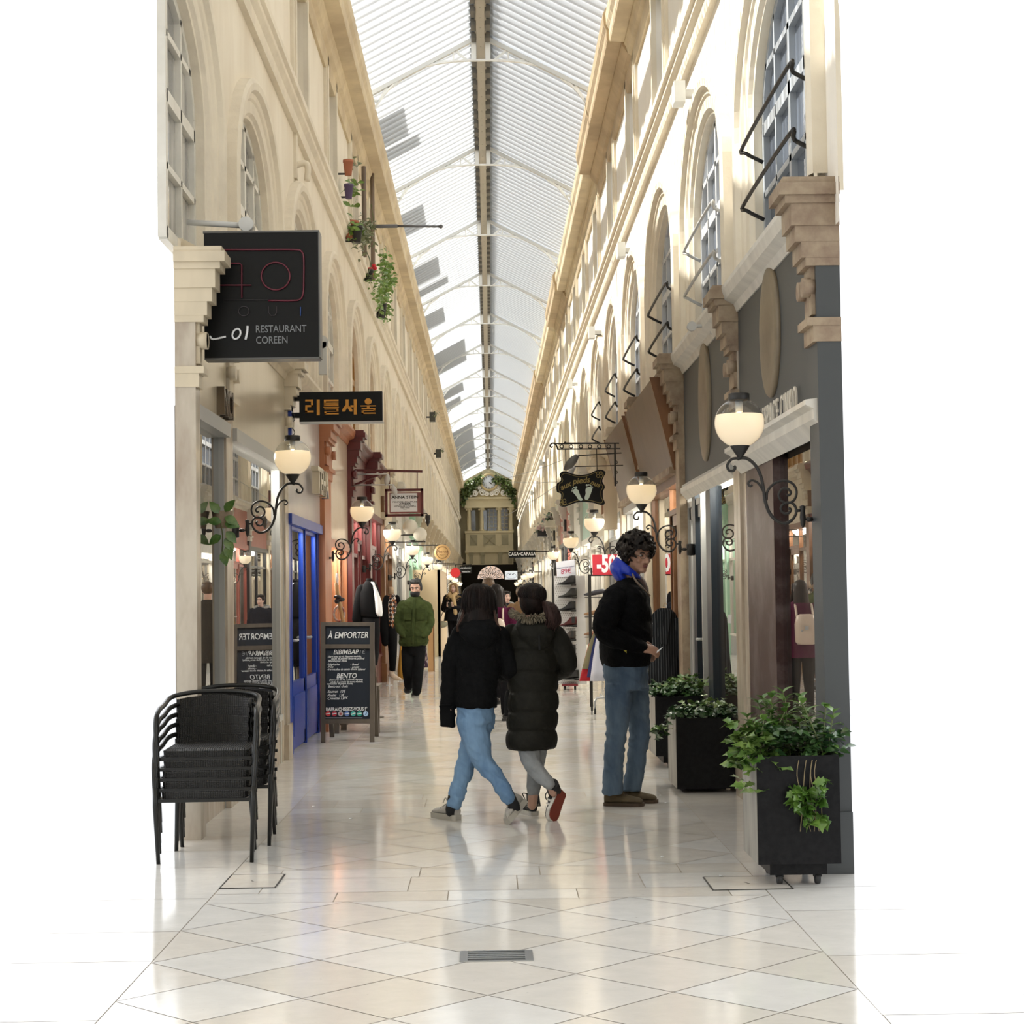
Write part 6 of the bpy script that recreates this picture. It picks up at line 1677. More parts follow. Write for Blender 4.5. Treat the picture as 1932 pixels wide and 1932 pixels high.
def tri_pattern():
    m = mat('geometric_print', (0.02, 0.015, 0.015), 0.7)
    nt = m.node_tree; b = nt.nodes['Principled BSDF']
    tc = nt.nodes.new('ShaderNodeTexCoord'); v = nt.nodes.new('ShaderNodeTexChecker'); v.inputs['Scale'].default_value = 22
    mp = nt.nodes.new('ShaderNodeMapping'); mp.inputs['Rotation'].default_value = (0, 0.78, 0)
    v2 = nt.nodes.new('ShaderNodeTexChecker'); v2.inputs['Scale'].default_value = 9; v2.inputs['Color1'].default_value = (0.62, 0.55, 0.48, 1); v2.inputs['Color2'].default_value = (0.40, 0.14, 0.05, 1)
    v.inputs['Color2'].default_value = (0.02, 0.012, 0.012, 1)
    nt.links.new(tc.outputs['Object'], mp.inputs[0]); nt.links.new(mp.outputs[0], v.inputs['Vector']); nt.links.new(tc.outputs['Object'], v2.inputs['Vector'])
    nt.links.new(v2.outputs['Color'], v.inputs['Color1']); nt.links.new(v.outputs['Color'], b.inputs['Base Color'])
    return m
m = MB(); m.loft(ringloft([(734, 744, 1121, 0.04), (730, 749, 1128, 0.1), (728, 751, 1145, 0.13), (729, 751, 1165, 0.12), (731, 752, 1185, 0.12)], Y)); m.build('patterned_top', tri_pattern(), t)
m = MB(); m.tube([at(729, 1128, Y - 0.05), at(726, 1150, Y - 0.06), at(726, 1190, Y - 0.06), at(727, 1212, Y - 0.05)], [0.045, 0.07, 0.075, 0.06], 10, round_ends=True, flat=1.2); m.tube([at(749, 1127, Y - 0.02), at(752, 1140, Y)], [0.04, 0.05], 8, round_ends=True); m.build('cardigan', M_BLKC, t)
m = MB(); m.loft(ringloft([(731, 750, 1184, 0.12), (731, 750, 1205, 0.12), (733, 749, 1235, 0.08), (735, 746, 1266, 0.05)], Y)); m.build('trousers', M_BLKC, t)
M_MANN = mat('beige_mannequin', (0.52, 0.38, 0.25), 0.5)
m = MB(); m.lathe([(0.042, -0.02), (0.04, 0.09), (0.038, 0.095), (0.001, 0.096)], at(738, 1119, Y), 14); m.build('neck', M_MANN, t)
m = MB(); m.tube([at(738, 1268, Y), at(740, 1274, Y - 0.05), at(746, 1279, Y - 0.1), at(757, 1282, Y - 0.14)], [0.04, 0.045, 0.042, 0.018], 10, round_ends=True); m.build('beige_shoe', mat('beige_shoe', (0.62, 0.50, 0.38), 0.4), t)
m = MB(); m.bar(at(734.5, 1268, Y), (at(735, 1283, Y).x, Y, 0.0), 0.02); m.lathe([(0.05, 0.0), (0.05, 0.008), (0.01, 0.01)], (at(734.5, 1283, Y).x, Y - 0.02, 0), 12); m.build('heel', M_WHITE, t)
m = MB(); Y = 29.0
m.loft(ringloft([(756, 760, 1212, 0.1), (753, 763, 1235, 0.13), (750, 764, 1262, 0.15), (750, 766, 1281, 0.15)], Y)); m.build('mustard_skirt', mat('mustard_cloth', (0.40, 0.20, 0.02), 0.8), label='mustard yellow skirt hanging low behind the green-jacketed man', cat='garment')
Y = 33.5
m = MB(); m.loft(ringloft([(796, 803, 1205, 0.1), (795, 806, 1230, 0.12), (796, 808, 1259.3, 0.12)], Y)); m.build('patterned_rug', mat('patterned_rug_cloth', (0.35, 0.28, 0.28), 0.85, c2=(0.05, 0.02, 0.05), scale=14, contrast=(0.48, 0.52)), label='dark patterned cloth hanging near the floor by the wooden post', cat='textile')

# hoarding panel with a pale wooden post
t = thing('hoarding_panel', (-1.5, 40, 0), 'plain beige hoarding panel standing out from the left shopfronts', 'panel')
Y = 40; a = at(804, 1234, Y); b = at(830, 1075, Y)
m = MB(); m.box(XL, b.x, Y, Y + 0.06, 0, b.z); m.box(b.x - 0.06, b.x, Y, Y + 6.0, 0, b.z); m.build('panel', mat('beige_hoarding', (0.55, 0.43, 0.28), 0.7), t)
t = thing('wooden_post', (0, 0, 0), 'pale wooden post standing on the floor right of the green-jacketed man', 'post')
q = onfloor(812.5, 1267); a = at(808, 1267, q.y); b = at(816.5, 1150, q.y)
t.location = (q.x, q.y, 0)
m = MB(); m.box(a.x, b.x, q.y, q.y + 0.12, 0, b.z); m.build('post', mat('pale_pine', (0.55, 0.33, 0.15), 0.5, c2=(0.48, 0.28, 0.12), scale=5, stretch=(1, 1, 0.2)), t)
m = MB(); m.box(b.x, b.x + 0.02, q.y + 0.02, q.y + 0.14, 0, b.z); m.build('dark_edge', WOOD, t)

# ------------------------------------------------------------------ plants and fittings on the upper left wall
M_TERRA = mat('terracotta_pot', (0.42, 0.15, 0.08), 0.7); M_VIOL = mat('violet_pot', (0.10, 0.07, 0.16), 0.5); M_BPOT = mat('black_pot', (0.02, 0.02, 0.02), 0.5)
M_GREYG = leaf_mat('grey_green_leaf', (0.12, 0.15, 0.07), (0.22, 0.24, 0.13))
M_BRIGHT = leaf_mat('bright_green_leaf', (0.10, 0.20, 0.03), (0.20, 0.33, 0.06))
def wallpot(px, py, Xp, r, h, pm, lm_, pts, n, size, lab, flower=None):
    P = onwall(px, py, Xp)
    t = thing('potted_plant', P, lab, 'plant', 'pots on the upper left wall')
    m = MB(); m.lathe([(r * 0.7, 0), (r, h), (r * 1.08, h), (r * 1.08, h + 0.03), (r * 0.9, h + 0.03), (r * 0.88, h - 0.01)], P, 14); m.build('pot', pm, t)
    m = MB(); m.bar((XL + 0.002, P.y, P.z + 0.02), P + Vector((0, 0, 0.02)), 0.02); m.build('bracket', M_IRON, t)
    m = MB(); st = MB()
    for p in pts:
        c = onwall(p[0], p[1], p[2] if len(p) > 2 else Xp)
        st.tube(smooth_path([P + Vector((0, 0, h)), (P + c) / 2 + Vector((0.05, 0, 0.03)), c], 3), 0.006, 4)
        for i in range(n):
            v = lr_.random(); q = P.lerp(c, 0.3 + 0.7 * v) + Vector((lr_.gauss(0, 0.05), lr_.gauss(0, 0.10), lr_.gauss(0, 0.06)))
            q.x = max(q.x, XL + 0.12); leaf(m, q, rdir(-0.5, 0.8), rdir(0, 1), size * lerp(0.6, 1.3, lr_.random()), size * 0.5)
    st.build('stems', M_STEMG, t); m.build('leaves', lm_, t)
    if flower:
        m = MB(); c = onwall(flower[0], flower[1], Xp)
        for i in range(9): m.ell(c + Vector((lr_.gauss(0, 0.03), lr_.gauss(0, 0.05), lr_.gauss(0, 0.03))), 0.03, n=8, m=6)
        m.build('red_flower', mat('geranium_red', (0.6, 0.02, 0.03), 0.6), t)
XW = XL + 0.13
wallpot(657, 331, XW, 0.06, 0.16, M_TERRA, M_GREYG, [(665, 303), (676, 306)], 7, 0.06, 'terracotta pot with a thin sprig, highest on the left attic wall')
wallpot(658, 375, XW, 0.055, 0.15, M_VIOL, M_BRIGHT, [(663, 338), (670, 352), (660, 355), (666, 362)], 7, 0.12, 'violet pot with spiky green leaves under the terracotta one')
wallpot(663, 452, XW, 0.09, 0.20, M_TERRA, M_BRIGHT, [(660, 425), (667, 420), (672, 428), (662, 433)], 22, 0.08, 'terracotta pot with bright green bush on the left string course')
wallpot(672, 458, XW + 0.06, 0.08, 0.18, M_BPOT, M_GREYG, [(686, 420), (692, 430), (698, 440), (684, 450), (690, 455), (696, 425), (680, 435), (704, 418)], 32, 0.075, 'black pot with large grey-green bush by the horizontal pole')
wallpot(695, 530, XW, 0.07, 0.13, M_BPOT, M_BRIGHT, [(697, 515), (700, 520), (694, 518)], 12, 0.07, 'small dark pot with red geranium flower on the left string course', (696.5, 511))
wallpot(719, 600, XW, 0.09, 0.20, M_BPOT, M_BRIGHT, [(731, 585), (727, 575), (733, 590), (724, 580)], 24, 0.085, 'black pot with bushy bright green plant, lowest on left attic wall')
t = thing('climbing_plant', onwall(716, 560, XW), 'tall climbing plant trained up poles against the left attic wall', 'plant')
m = MB()
for p in ((720, 485), (722, 500), (727, 505), (729, 515), (718, 525), (724, 535), (714, 545), (718, 560), (726, 545), (735, 532), (712, 575), (706, 560), (716, 500), (710, 530), (720, 545)):
    c = onwall(*p, XW + 0.03)
    for i in range(20): leaf(m, c + Vector((abs(lr_.gauss(0, 0.04)) + 0.02, lr_.gauss(0, 0.22), lr_.gauss(0, 0.09))), rdir(-0.7, 0.5), rdir(0, 1), 0.085, 0.05)
m.build('leaves', M_BRIGHT, t)
m = MB()
for p, q in (((718, 490), (714, 600)), ((727, 505), (718, 580)), ((735, 533), (714, 545)), ((700, 385), (696, 470)), ((690, 470), (693, 520))): m.tube(smooth_path([onwall(*p, XW + 0.02), (onwall(*p, XW) + onwall(*q, XW)) / 2 + Vector((0.05, 0.1, 0)), onwall(*q, XW + 0.02)], 4), 0.007, 4)
m.build('stems', M_STEMG, t)
M_POLE = mat('weathered_pole', (0.20, 0.15, 0.11), 0.7)
for i, (a, b, lb) in enumerate((((681, 306), (688, 525), 'weathered brown pole upright on the string course, nearer of two'), ((698.5, 312), (703, 560), 'weathered brown pole upright on the string course, farther of two'))):
    A = onwall(*a, XW - 0.02); B = onwall(*b, XW - 0.02); yy = (A.y + B.y) / 2
    m = MB(); m.tube([(XW, yy, 6.06), (XW, yy, A.z)], 0.032, 8); m.build('upright_pole', M_POLE, label=lb, cat='pole', group='poles on the left string course')
    
t = thing('flag_pole', at(708, 427, 26.9), 'slim horizontal grey pole with a round tip reaching over the passage', 'pole')
A = at(707, 427, 26.9); B = at(832, 427.5, 26.9)
m = MB(); m.tube([(XL - 0.02, 26.9, A.z), (A.x + 0.35, 26.9, A.z)], 0.028, 8); m.build('sleeve', mat('grey_pole', (0.14, 0.14, 0.15), 0.4, metal=0.4), t)
m = MB(); m.tube([(A.x + 0.3, 26.9, A.z), B], 0.018, 8); m.ell(B, 0.032, n=10, m=8); m.build('rod', mat('grey_pole', (0.14, 0.14, 0.15), 0.4), t)
# boxes and small fittings
for i, (px, py, s_, lb) in enumerate(((812, 787, 0.13, 'small dark loudspeaker box on the left attic wall, nearer one'), (824, 856, 0.13, 'small dark fixture with trailing plant on the left wall, farther one'))):
    P = onwall(px, py, XL + 0.16); t = thing('wall_box', P, lb, 'fixture')
    m = MB(); m.box(P.x - 0.02, P.x + 0.14, P.y - 0.15, P.y + 0.15, P.z - s_, P.z + s_); m.build('housing', mat('dark_green_box', (0.05, 0.05, 0.04), 0.5), t)
    m = MB(); m.box(XL - 0.01, P.x, P.y - 0.03, P.y + 0.03, P.z - 0.02, P.z + 0.02); m.build('bracket', M_IRON, t)
    m = MB()
    for q in range(22): leaf(m, P + Vector((0.16 + lr_.gauss(0, 0.04), lr_.gauss(0, 0.2), s_ - 0.02 + lr_.gauss(0, 0.04))), rdir(-0.8, 0.3), UZ, 0.09, 0.05)
    m.build('trailing_leaves', M_GREYG, t)
P = onwall(565, 318, XL + 0.05)
t = thing('wall_hook', P, 'pale cast iron wall hook below the left string course', 'fixture')
m = MB(); m.tube(smooth_path([(XL - 0.01, P.y, P.z + 0.02), (XL + 0.10, P.y, P.z + 0.05), (XL + 0.13, P.y, P.z), (XL + 0.12, P.y, P.z - 0.12)], 5), 0.03, 8); m.build('hook', M_TRIM, t)
m = MB(); m.box(XL - 0.01, XL + 0.03, P.y - 0.06, P.y + 0.06, P.z - 0.1, P.z + 0.35); m.build('plate', M_TRIM, t)
P = onwall(607, 646, XL + 0.12)
t = thing('wall_bracket', P, 'pale round-ended wall bracket right of the black restaurant sign', 'fixture')
m = MB(); m.lathe([(0.07, -0.04), (0.07, 0.04)], P, 14, axis='Y'); m.box(P.x - 0.03, P.x + 0.05, P.y - 0.04, P.y + 0.04, P.z - 0.33, P.z); m.box(XL - 0.02, P.x, P.y - 0.03, P.y + 0.03, P.z - 0.03, P.z + 0.03); m.build('bracket', M_LGREY, t)
# guard rails in front of the arched windows
gr = None
for side, ks in ((1, (0, 1, 2, 3, 4, 5)),):
    for k in ks:
        X = (XL if side < 0 else XR) - side * 0.09; yc = bnd(k) + BAY / 2
        t = thing('guard_rail', (X, yc, 3.6), '%s two-bar guard rail across the %s arched window from the front, %s wall' % ('pale' if k == 1 and side > 0 else 'black', ('first', 'second', 'third', 'fourth', 'fifth', 'sixth', 'seventh')[k], 'right' if side > 0 else 'left'), 'railing', 'window guard rails')
        for z in (4.22, 3.85):
            m = MB()
            m.tube(smooth_path([(X + side * 0.13, yc - 0.88, z - 0.10), (X + side * 0.02, yc - 0.88, z - 0.04), (X, yc - 0.85, z), (X, yc + 0.85, z), (X + side * 0.02, yc + 0.88, z - 0.04), (X + side * 0.13, yc + 0.88, z - 0.10)], 4), 0.013, 6)
            m.build('rail', M_LGREY if (k == 1 and side > 0) else M_IRON, t)
# security camera and bracket on the right ledge
t = thing('security_camera', onwall(1304, 616, XR - 0.2), 'small pale camera arm on the ledge beside the charcoal fascia', 'camera')
P = onwall(1305, 616, XR - 0.22)
m = MB(); m.lathe([(0.035, -0.03), (0.035, 0.03)], P, 12, axis='Y'); m.build('camera_head', M_LGREY, t)
m = MB(); m.tube(smooth_path([P, P + Vector((0.12, 0, 0.0)), P + Vector((0.16, 0, -0.05)), (XR - 0.04, P.y, 3.5)], 4), 0.014, 6); m.build('arm', M_LGREY, t)
# flower boxes on the dusty red shop, further up its ledge
for i, (px, py, lb) in enumerate(((1037, 978, 'flower box with pink blooms on a white corbel, nearer one'), (1022, 998, 'dark trailing flower box on the right ledge, farther one'))):
    Yf = 1.5 * FPX / (px - 925); P = at(px, py + 4, Yf)
    t = thing('flower_box', P, lb, 'planter')
    m = MB(); m.box(P.x - 0.12, XR - 0.01, Yf - 0.35, Yf + 0.35, P.z - 0.16, P.z); m.build('box', PALE if i == 0 else BLACKP, t)
    m = MB()
    for q in range(90): leaf(m, P + Vector((min(lr_.gauss(0, 0.10), 0.08), lr_.gauss(0, 0.22), abs(lr_.gauss(0, 0.09)) - (0.08 if i else 0))), rdir(-0.5, 0.8), UZ, 0.10, 0.06)
    m.build('leaves', M_IVY, t)
    m = MB()
    for q in range(14): m.ell(P + Vector((lr_.gauss(0, 0.09), lr_.gauss(0, 0.2), abs(lr_.gauss(0.05, 0.07)))), 0.035, n=7, m=5)
    m.build('blooms', mat('pale_pink_bloom', (0.65, 0.45, 0.45), 0.7), t)
# thin wires across
for i, (a, b, Yw) in enumerate((((958, 902), (1062, 866), 40), ((955, 973), (1100, 900), 38), ((962, 909), (1055, 909), 44))):
    m = MB(); A = at(*a, Yw); B = at(*b, Yw); B.x = XR
    m.tube([A, (A + B) / 2 - Vector((0, 0, 0.03)), B], 0.006, 4); m.build('span_wire', M_LGREY, label='thin pale wire spanning to the right wall, %s' % ('upper sloping one', 'lower sloping one', 'level one')[i], cat='wire')
# ivy round the clock
t = thing('climbing_ivy', (0, YEND - 0.2, 7.0), 'dense green ivy climbing round the clock at the far end', 'plant')
m = MB()
for side in (-1, 1):
    for i in range(560):
        u = lr_.random(); x = side * lerp(0.25, 1.62, u ** 0.7); zmax = RZ - 0.1 - abs(x) * 0.42; zmin = 8.2 - 1.3 * max(0, abs(x) - 0.7) / 0.9
        p = Vector((max(-1.56, min(1.50, x + lr_.gauss(0, 0.06))), YEND - 0.1 + lr_.gauss(0, 0.12), lerp(zmin, zmax, lr_.random()) - 0.25))
        leaf(m, p, rdir(-1, 0.2), rdir(-0.2, 1), 0.20, 0.13)
m.build('leaves', leaf_mat('far_ivy_leaf', (0.05, 0.085, 0.02), (0.12, 0.16, 0.04)), t)
t2 = MB()
for side in (-1, 1): t2.tube([(side * 1.5, YEND - 0.1, 7.0), (side * 1.2, YEND - 0.15, 7.9), (side * 0.4, YEND - 0.1, 8.6)], 0.04, 5)
t2.build('stems', M_STEMG, t)
# bits of paper on the floor
for i, (px, py) in enumerate(((662, 1545), (592, 1522), (1247, 1501), (1257, 1515), (1361, 1653), (1250, 1617))):
    P = onfloor(px, py); m = MB(); m.add([P + Vector(q) for q in ((-0.012, -0.01, 0.001), (0.012, -0.006, 0.004), (0.01, 0.012, 0.001), (-0.008, 0.01, 0.005))], [(0, 1, 2), (0, 2, 3)])
    m.build('paper_scrap', M_WHITE, label='tiny scrap of paper on the floor %s' % ('left of the girls', 'near the stacked chairs', 'right of the man, nearer the planter', 'right of the man, nearer the camera', 'by the right inspection hatch', 'before the nearest planter')[i], cat='litter', group='paper scraps')
# ------------------------------------------------------------------ people
def skin_mat(name, c):
    return mat(name, c, 0.5, c2=tuple(q * 0.86 for q in c), scale=18, bump=0.04, bscale=90)
SK_A = skin_mat('skin_light', (0.50, 0.30, 0.22)); SK_B = skin_mat('skin_tan', (0.44, 0.25, 0.17)); SK_C = skin_mat('skin_pale', (0.58, 0.38, 0.31))
def cloth(name, c, v=0.75, sc=8, b=0.35, bs=14, r=0.9):
    return mat(name, c, r, c2=tuple(q * v for q in c), scale=sc, bump=b, bscale=bs, spec=0.12)
def denim(name, c, c2):
    return mat(name, c, 0.85, c2=c2, scale=4.5, stretch=(1.6, 1.6, 0.55), bump=0.30, bscale=11, contrast=(0.36, 0.66), spec=0.15)
def hairm(name, c, c2):
    return mat(name, c, 0.5, c2=c2, scale=16, stretch=(1.5, 1.5, 0.12), bump=0.6, bscale=26, spec=0.2)
M_EYEW = mat('eye_white', (0.62, 0.60, 0.57), 0.25); M_IRIS = mat('dark_iris', (0.03, 0.018, 0.012), 0.2)

def frame_of(f):
    f = Vector(f).normalized(); r = f.cross(UZ).normalized(); u = r.cross(f); return f, r, u
def head_prims(mb, c, f, s=1.0, jaw=1.0):
    f, r, u = frame_of(f); R = Matrix((r, f, u)).transposed()
    P = lambda x, y, z: c + r * x * s + f * y * s + u * z * s
    mb.ell(P(0, -0.012, 0.025), (0.074 * s, 0.092 * s, 0.092 * s), R)
    mb.ell(P(0, 0.018, -0.035), (0.058 * s, 0.066 * s, 0.075 * s), R)
    mb.ell(P(0, 0.052, -0.088), (0.030 * s * jaw, 0.026 * s, 0.022 * s), R)
    mb.ell(P(0, 0.070, 0.028), (0.045 * s, 0.016 * s, 0.012 * s), R)
    for x in (-0.036, 0.036): mb.ell(P(x, 0.060, -0.025), (0.022 * s, 0.016 * s, 0.018 * s), R)
    mb.tube([P(0, 0.078, 0.012), P(0, 0.096, -0.016), P(0, 0.103, -0.032)], [0.008 * s, 0.010 * s, 0.013 * s], 8, round_ends=True)
    for x in (-0.012, 0.012): mb.ell(P(x, 0.090, -0.035), (0.008 * s, 0.010 * s, 0.007 * s), R, 8, 6)
    for x in (-1, 1): mb.ell(P(x * 0.075, -0.012, -0.008), (0.010 * s, 0.020 * s, 0.032 * s), R, 10, 8)
def face_parts(root_body, c, f, s, lips=(0.36, 0.12, 0.10), brow=(0.03, 0.02, 0.015)):
    f, r, u = frame_of(f); R = Matrix((r, f, u)).transposed()
    P = lambda x, y, z: c + r * x * s + f * y * s + u * z * s
    for x in (-0.030, 0.030):
        m = MB(); m.ell(P(x, 0.071, 0.008), (0.0135 * s, 0.010 * s, 0.0065 * s), R, 12, 8); e = m.build('eye', M_EYEW, root_body)
        m = MB(); m.ell(P(x, 0.0795, 0.008), (0.0062 * s, 0.003 * s, 0.0062 * s), R, 10, 6); m.build('iris', M_IRIS, e)
        m = MB(); m.tube([P(x - 0.018, 0.080, 0.024), P(x, 0.085, 0.029), P(x + 0.018, 0.080, 0.024)], 0.0042 * s, 6); m.build('eyebrow', mat('brow_%d' % int(brow[0] * 1000), brow, 0.8), root_body)
    m = MB(); m.ell(P(0, 0.083, -0.056), (0.022 * s, 0.009 * s, 0.005 * s), R, 12, 8); m.ell(P(0, 0.081, -0.064), (0.019 * s, 0.009 * s, 0.006 * s), R, 12, 8); m.build('lips', mat('lips_%d' % int(lips[0] * 1000), lips, 0.45), root_body)
def hand_prims(mb, w, d, n, s=1.0, side=1, curl=0.5):
    """w wrist, d direction of the fingers, n back of the hand"""
    w = Vector(w); d = Vector(d).normalized(); n = Vector(n); n = (n - d * n.dot(d)).normalized(); t = d.cross(n) * side   # towards the thumb
    R = Matrix((t, d, n)).transposed()
    mb.ell(w + d * 0.045 * s, (0.040 * s, 0.052 * s, 0.017 * s), R, 12, 8)
    for i, (o, L) in enumerate(((0.028, 0.072), (0.010, 0.080), (-0.009, 0.074), (-0.027, 0.058))):
        b = w + d * 0.085 * s + t * o * s
        k1 = b + (d * cos(curl) - n * sin(curl)) * L * 0.5 * s
        k2 = k1 + (d * cos(curl * 2.1) - n * sin(curl * 2.1)) * L * 0.3 * s
        k3 = k2 + (d * cos(curl * 2.9) - n * sin(curl * 2.9)) * L * 0.22 * s
        mb.tube([b - d * 0.02 * s, b, k1, k2, k3], [0.0095 * s, 0.0095 * s, 0.009 * s, 0.0082 * s, 0.007 * s], 8, round_ends=True)
    b = w + d * 0.025 * s + t * 0.030 * s
    mb.tube([b, b + (d * 0.6 + t * 0.7 - n * 0.2).normalized() * 0.035 * s, b + (d * 1.0 + t * 0.55 - n * 0.5).normalized() * 0.068 * s], [0.013 * s, 0.0105 * s, 0.0085 * s], 8, round_ends=True)
def rings_fb(spec, n=20):
    """rings: centre, half-width along a, half-depth along b, a, b"""
    out = []
    for c, ra, rb, a, b in spec:
        a = Vector(a); b = Vector(b)
        out.append([c + a * ra * cos(2 * pi * k / n) + b * rb * sin(2 * pi * k / n) for k in range(n)])
    return out
def limb(mb, pts, r, n=12): mb.tube([Vector(p) for p in pts], r, n, round_ends=True)
def slimbs(mb, pts, r, k=4):
    q = smooth_path(pts, k); m = len(pts) - 1; rr = []
    for i in range(len(q)):
        t = i / k; j = min(int(t), m - 1); rr.append(lerp(r[j], r[j + 1], t - j))
    mb.tube(q, rr, 12, round_ends=True)
def shoe(root, heel, toe, h, w, upper, solem, up=UZ, name='shoe', sole_t=0.028, label=None, collar=0.0):
    heel = Vector(heel); toe = Vector(toe); d = (toe - heel); L = d.length; d.normalize(); up = Vector(up); s = d.cross(up).normalized(); u = s.cross(d)
    m = MB(); rings = []
    for t, wd, hh in ((0.0, 0.55, 0.80), (0.06, 0.72, 1.0), (0.22, 0.76, 1.0 + collar), (0.38, 0.78, 0.86), (0.55, 0.92, 0.62), (0.75, 1.0, 0.50), (0.90, 0.86, 0.42), (0.98, 0.5, 0.28)):
        c = heel + d * L * t; ring = []
        for k in range(14):
            a = 2 * pi * k / 14; z = sin(a)
            ring.append(c + s * w * wd * cos(a) * (1 if z < 0 else 1 - 0.35 * z) + u * (sole_t * 0.7 + (h * hh) * (0.5 + 0.5 * z)))
        rings.append(ring)
    m.loft(rings); o = m.build(name, upper, root, label=label)
    m = MB(); rings = []
    for t, wd in ((-0.02, 0.5), (0.05, 0.85), (0.25, 0.88), (0.5, 0.98), (0.78, 1.1), (0.93, 0.9), (1.02, 0.45)):
        c = heel + d * L * t; rings.append([c + s * w * wd * q + u * z for q, z in ((-1, 0.0), (1, 0.0), (1.02, sole_t), (-1.02, sole_t))])
    m.loft(rings, smooth=False); m.build('sole', solem, o)
    return o, d, s, u
def strands(m, n, f0, f1, r):
    for i in range(n): m.tube(smooth_path(f0(i), 4), [r * (1 - 0.5 * j / 12) for j in range(len(smooth_path(f0(i), 4)))], 5)
HR = random.Random(5)

# ---- girl in the short black jacket
Y0 = 10.98
def J(px, py, dy=0.0): return at(px, py, Y0 + dy)
g = thing('person', (J(905, 1400).x, Y0, 0), 'girl seen from behind in black hooded jacket and light blue jeans, arm in arm', 'person')
fwd = Vector((-0.55, 0.83, 0))
m = MB(); hc = J(903, 1137); head_prims(m, hc, (-0.25, 0.97, 0), 0.82)
limb(m, [J(903, 1145), J(903, 1178)], 0.05)
m.loft(rings_fb([(J(903, 1178), 0.05, 0.05, UX, (0, 1, 0)), (J(905, 1200), 0.13, 0.08, UX, (0, 1, 0)), (J(902, 1260), 0.11, 0.08, UX, (0, 1, 0)), (J(900, 1335), 0.12, 0.09, UX, (0, 1, 0))]))
limb(m, [J(872, 1200), J(852, 1270), J(846, 1325)], [0.035, 0.03, 0.025]); limb(m, [J(943, 1202), J(962, 1266, 0.02), J(946, 1276, 0.2)], [0.035, 0.03, 0.025])
hand_prims(m, J(845, 1322), (0, 0.05, -1), (-1, 0, 0), 0.72, -1, 0.25); hand_prims(m, J(946, 1276, 0.2), (-0.6, 0.8, 0), (0, 0, 1), 0.85, 1, 0.4)
limb(m, [J(888, 1345), J(912, 1432, -0.04), J(957, 1500, -0.16), J(962, 1512, -0.18)], [0.06, 0.045, 0.03, 0.02]); limb(m, [J(912, 1345), J(882, 1432, 0.1), J(858, 1508, 0.02), J(855, 1520, 0.02)], [0.06, 0.045, 0.03, 0.02])
body = remeshed(m, 'body', SK_A, g, 0.010)
# jacket
M_JKT = cloth('black_jacket_cloth', (0.0065, 0.0068, 0.0075), 0.6, 10, 0.5, 16)
m = MB()
spec = []
for px0, px1, py, rb in ((880, 928, 1172, 0.075), (866, 943, 1184, 0.105), (859, 951, 1200, 0.125), (860, 949, 1235, 0.125), (861, 942, 1270, 0.12), (860, 937, 1300, 0.125), (860, 938, 1325, 0.135), (862, 937, 1334, 0.130)):
    A = J(px0, py); B = J(px1, py); spec.append(((A + B) / 2, (B - A).length / 2, rb, UX, (0, 1, 0)))
m.loft(rings_fb(spec))
slimbs(m, [J(869, 1198), J(853, 1240), J(848, 1295), J(845, 1345)], [0.062, 0.058, 0.052, 0.045])
m.tube([J(846, 1330), J(845, 1345), J(844.5, 1371)], [0.045, 0.046, 0.046], 16)
slimbs(m, [J(943, 1200), J(955, 1235), J(963, 1264, 0.02), J(946, 1272, 0.16)], [0.06, 0.056, 0.054, 0.046])
# hood lying on the back
m.loft(rings_fb([(J(904, 1168, -0.04), 0.085, 0.06, UX, (0, 1, 0)), (J(904, 1182, -0.10), 0.125, 0.055, UX, (0, 1, 0)), (J(906, 1198, -0.12), 0.12, 0.05, UX, (0, 1, 0)), (J(909, 1216, -0.11), 0.07, 0.04, UX, (0, 1, 0)), (J(911, 1226, -0.10), 0.02, 0.02, UX, (0, 1, 0))]))
jk = remeshed(m, 'jacket', M_JKT, g, 0.008, 2); wrinkle(jk, 0.007, (7, 7, 11))
m = MB(); m.tube([J(844 + 14 * cos(i * pi / 8), 1333 + 3 * sin(i * pi / 8), 0.05 * sin(i * pi / 8)) for i in range(16)], 0.006, 6, closed=True); m.build('cuff_seam', M_JKT, g)
# jeans
M_JEANS = denim('light_blue_denim', (0.20, 0.33, 0.50), (0.115, 0.205, 0.345))
m = MB()
spec = []
for px0, px1, py, rb in ((863, 932, 1322, 0.115), (864, 930, 1345, 0.12), (868, 928, 1365, 0.115)):
    A = J(px0, py); B = J(px1, py); spec.append(((A + B) / 2, (B - A).length / 2, rb, UX, (0, 1, 0)))
m.loft(rings_fb(spec))
slimbs(m, [J(888, 1358, -0.02), J(899, 1395, -0.04), J(913, 1437, -0.05), J(938, 1470, -0.10), J(959, 1504, -0.17)], [0.090, 0.082, 0.062, 0.050, 0.046])
slimbs(m, [J(909, 1358, 0.04), J(893, 1400, 0.09), J(880, 1440, 0.10), J(868, 1478, 0.06), J(857, 1514, 0.02)], [0.088, 0.078, 0.060, 0.052, 0.050])
wrinkle(remeshed(m, 'jeans', M_JEANS, g, 0.008, 2), 0.0075, (8, 8, 15), 3.0)
M_SOCK = mat('black_sock', (0.01, 0.01, 0.011), 0.9); M_TRAIN = mat('off_white_trainer', (0.46, 0.44, 0.40), 0.6, c2=(0.38, 0.36, 0.33), scale=12, bump=0.2, bscale=30); M_TSOLE = mat('trainer_sole', (0.40, 0.38, 0.33), 0.6)
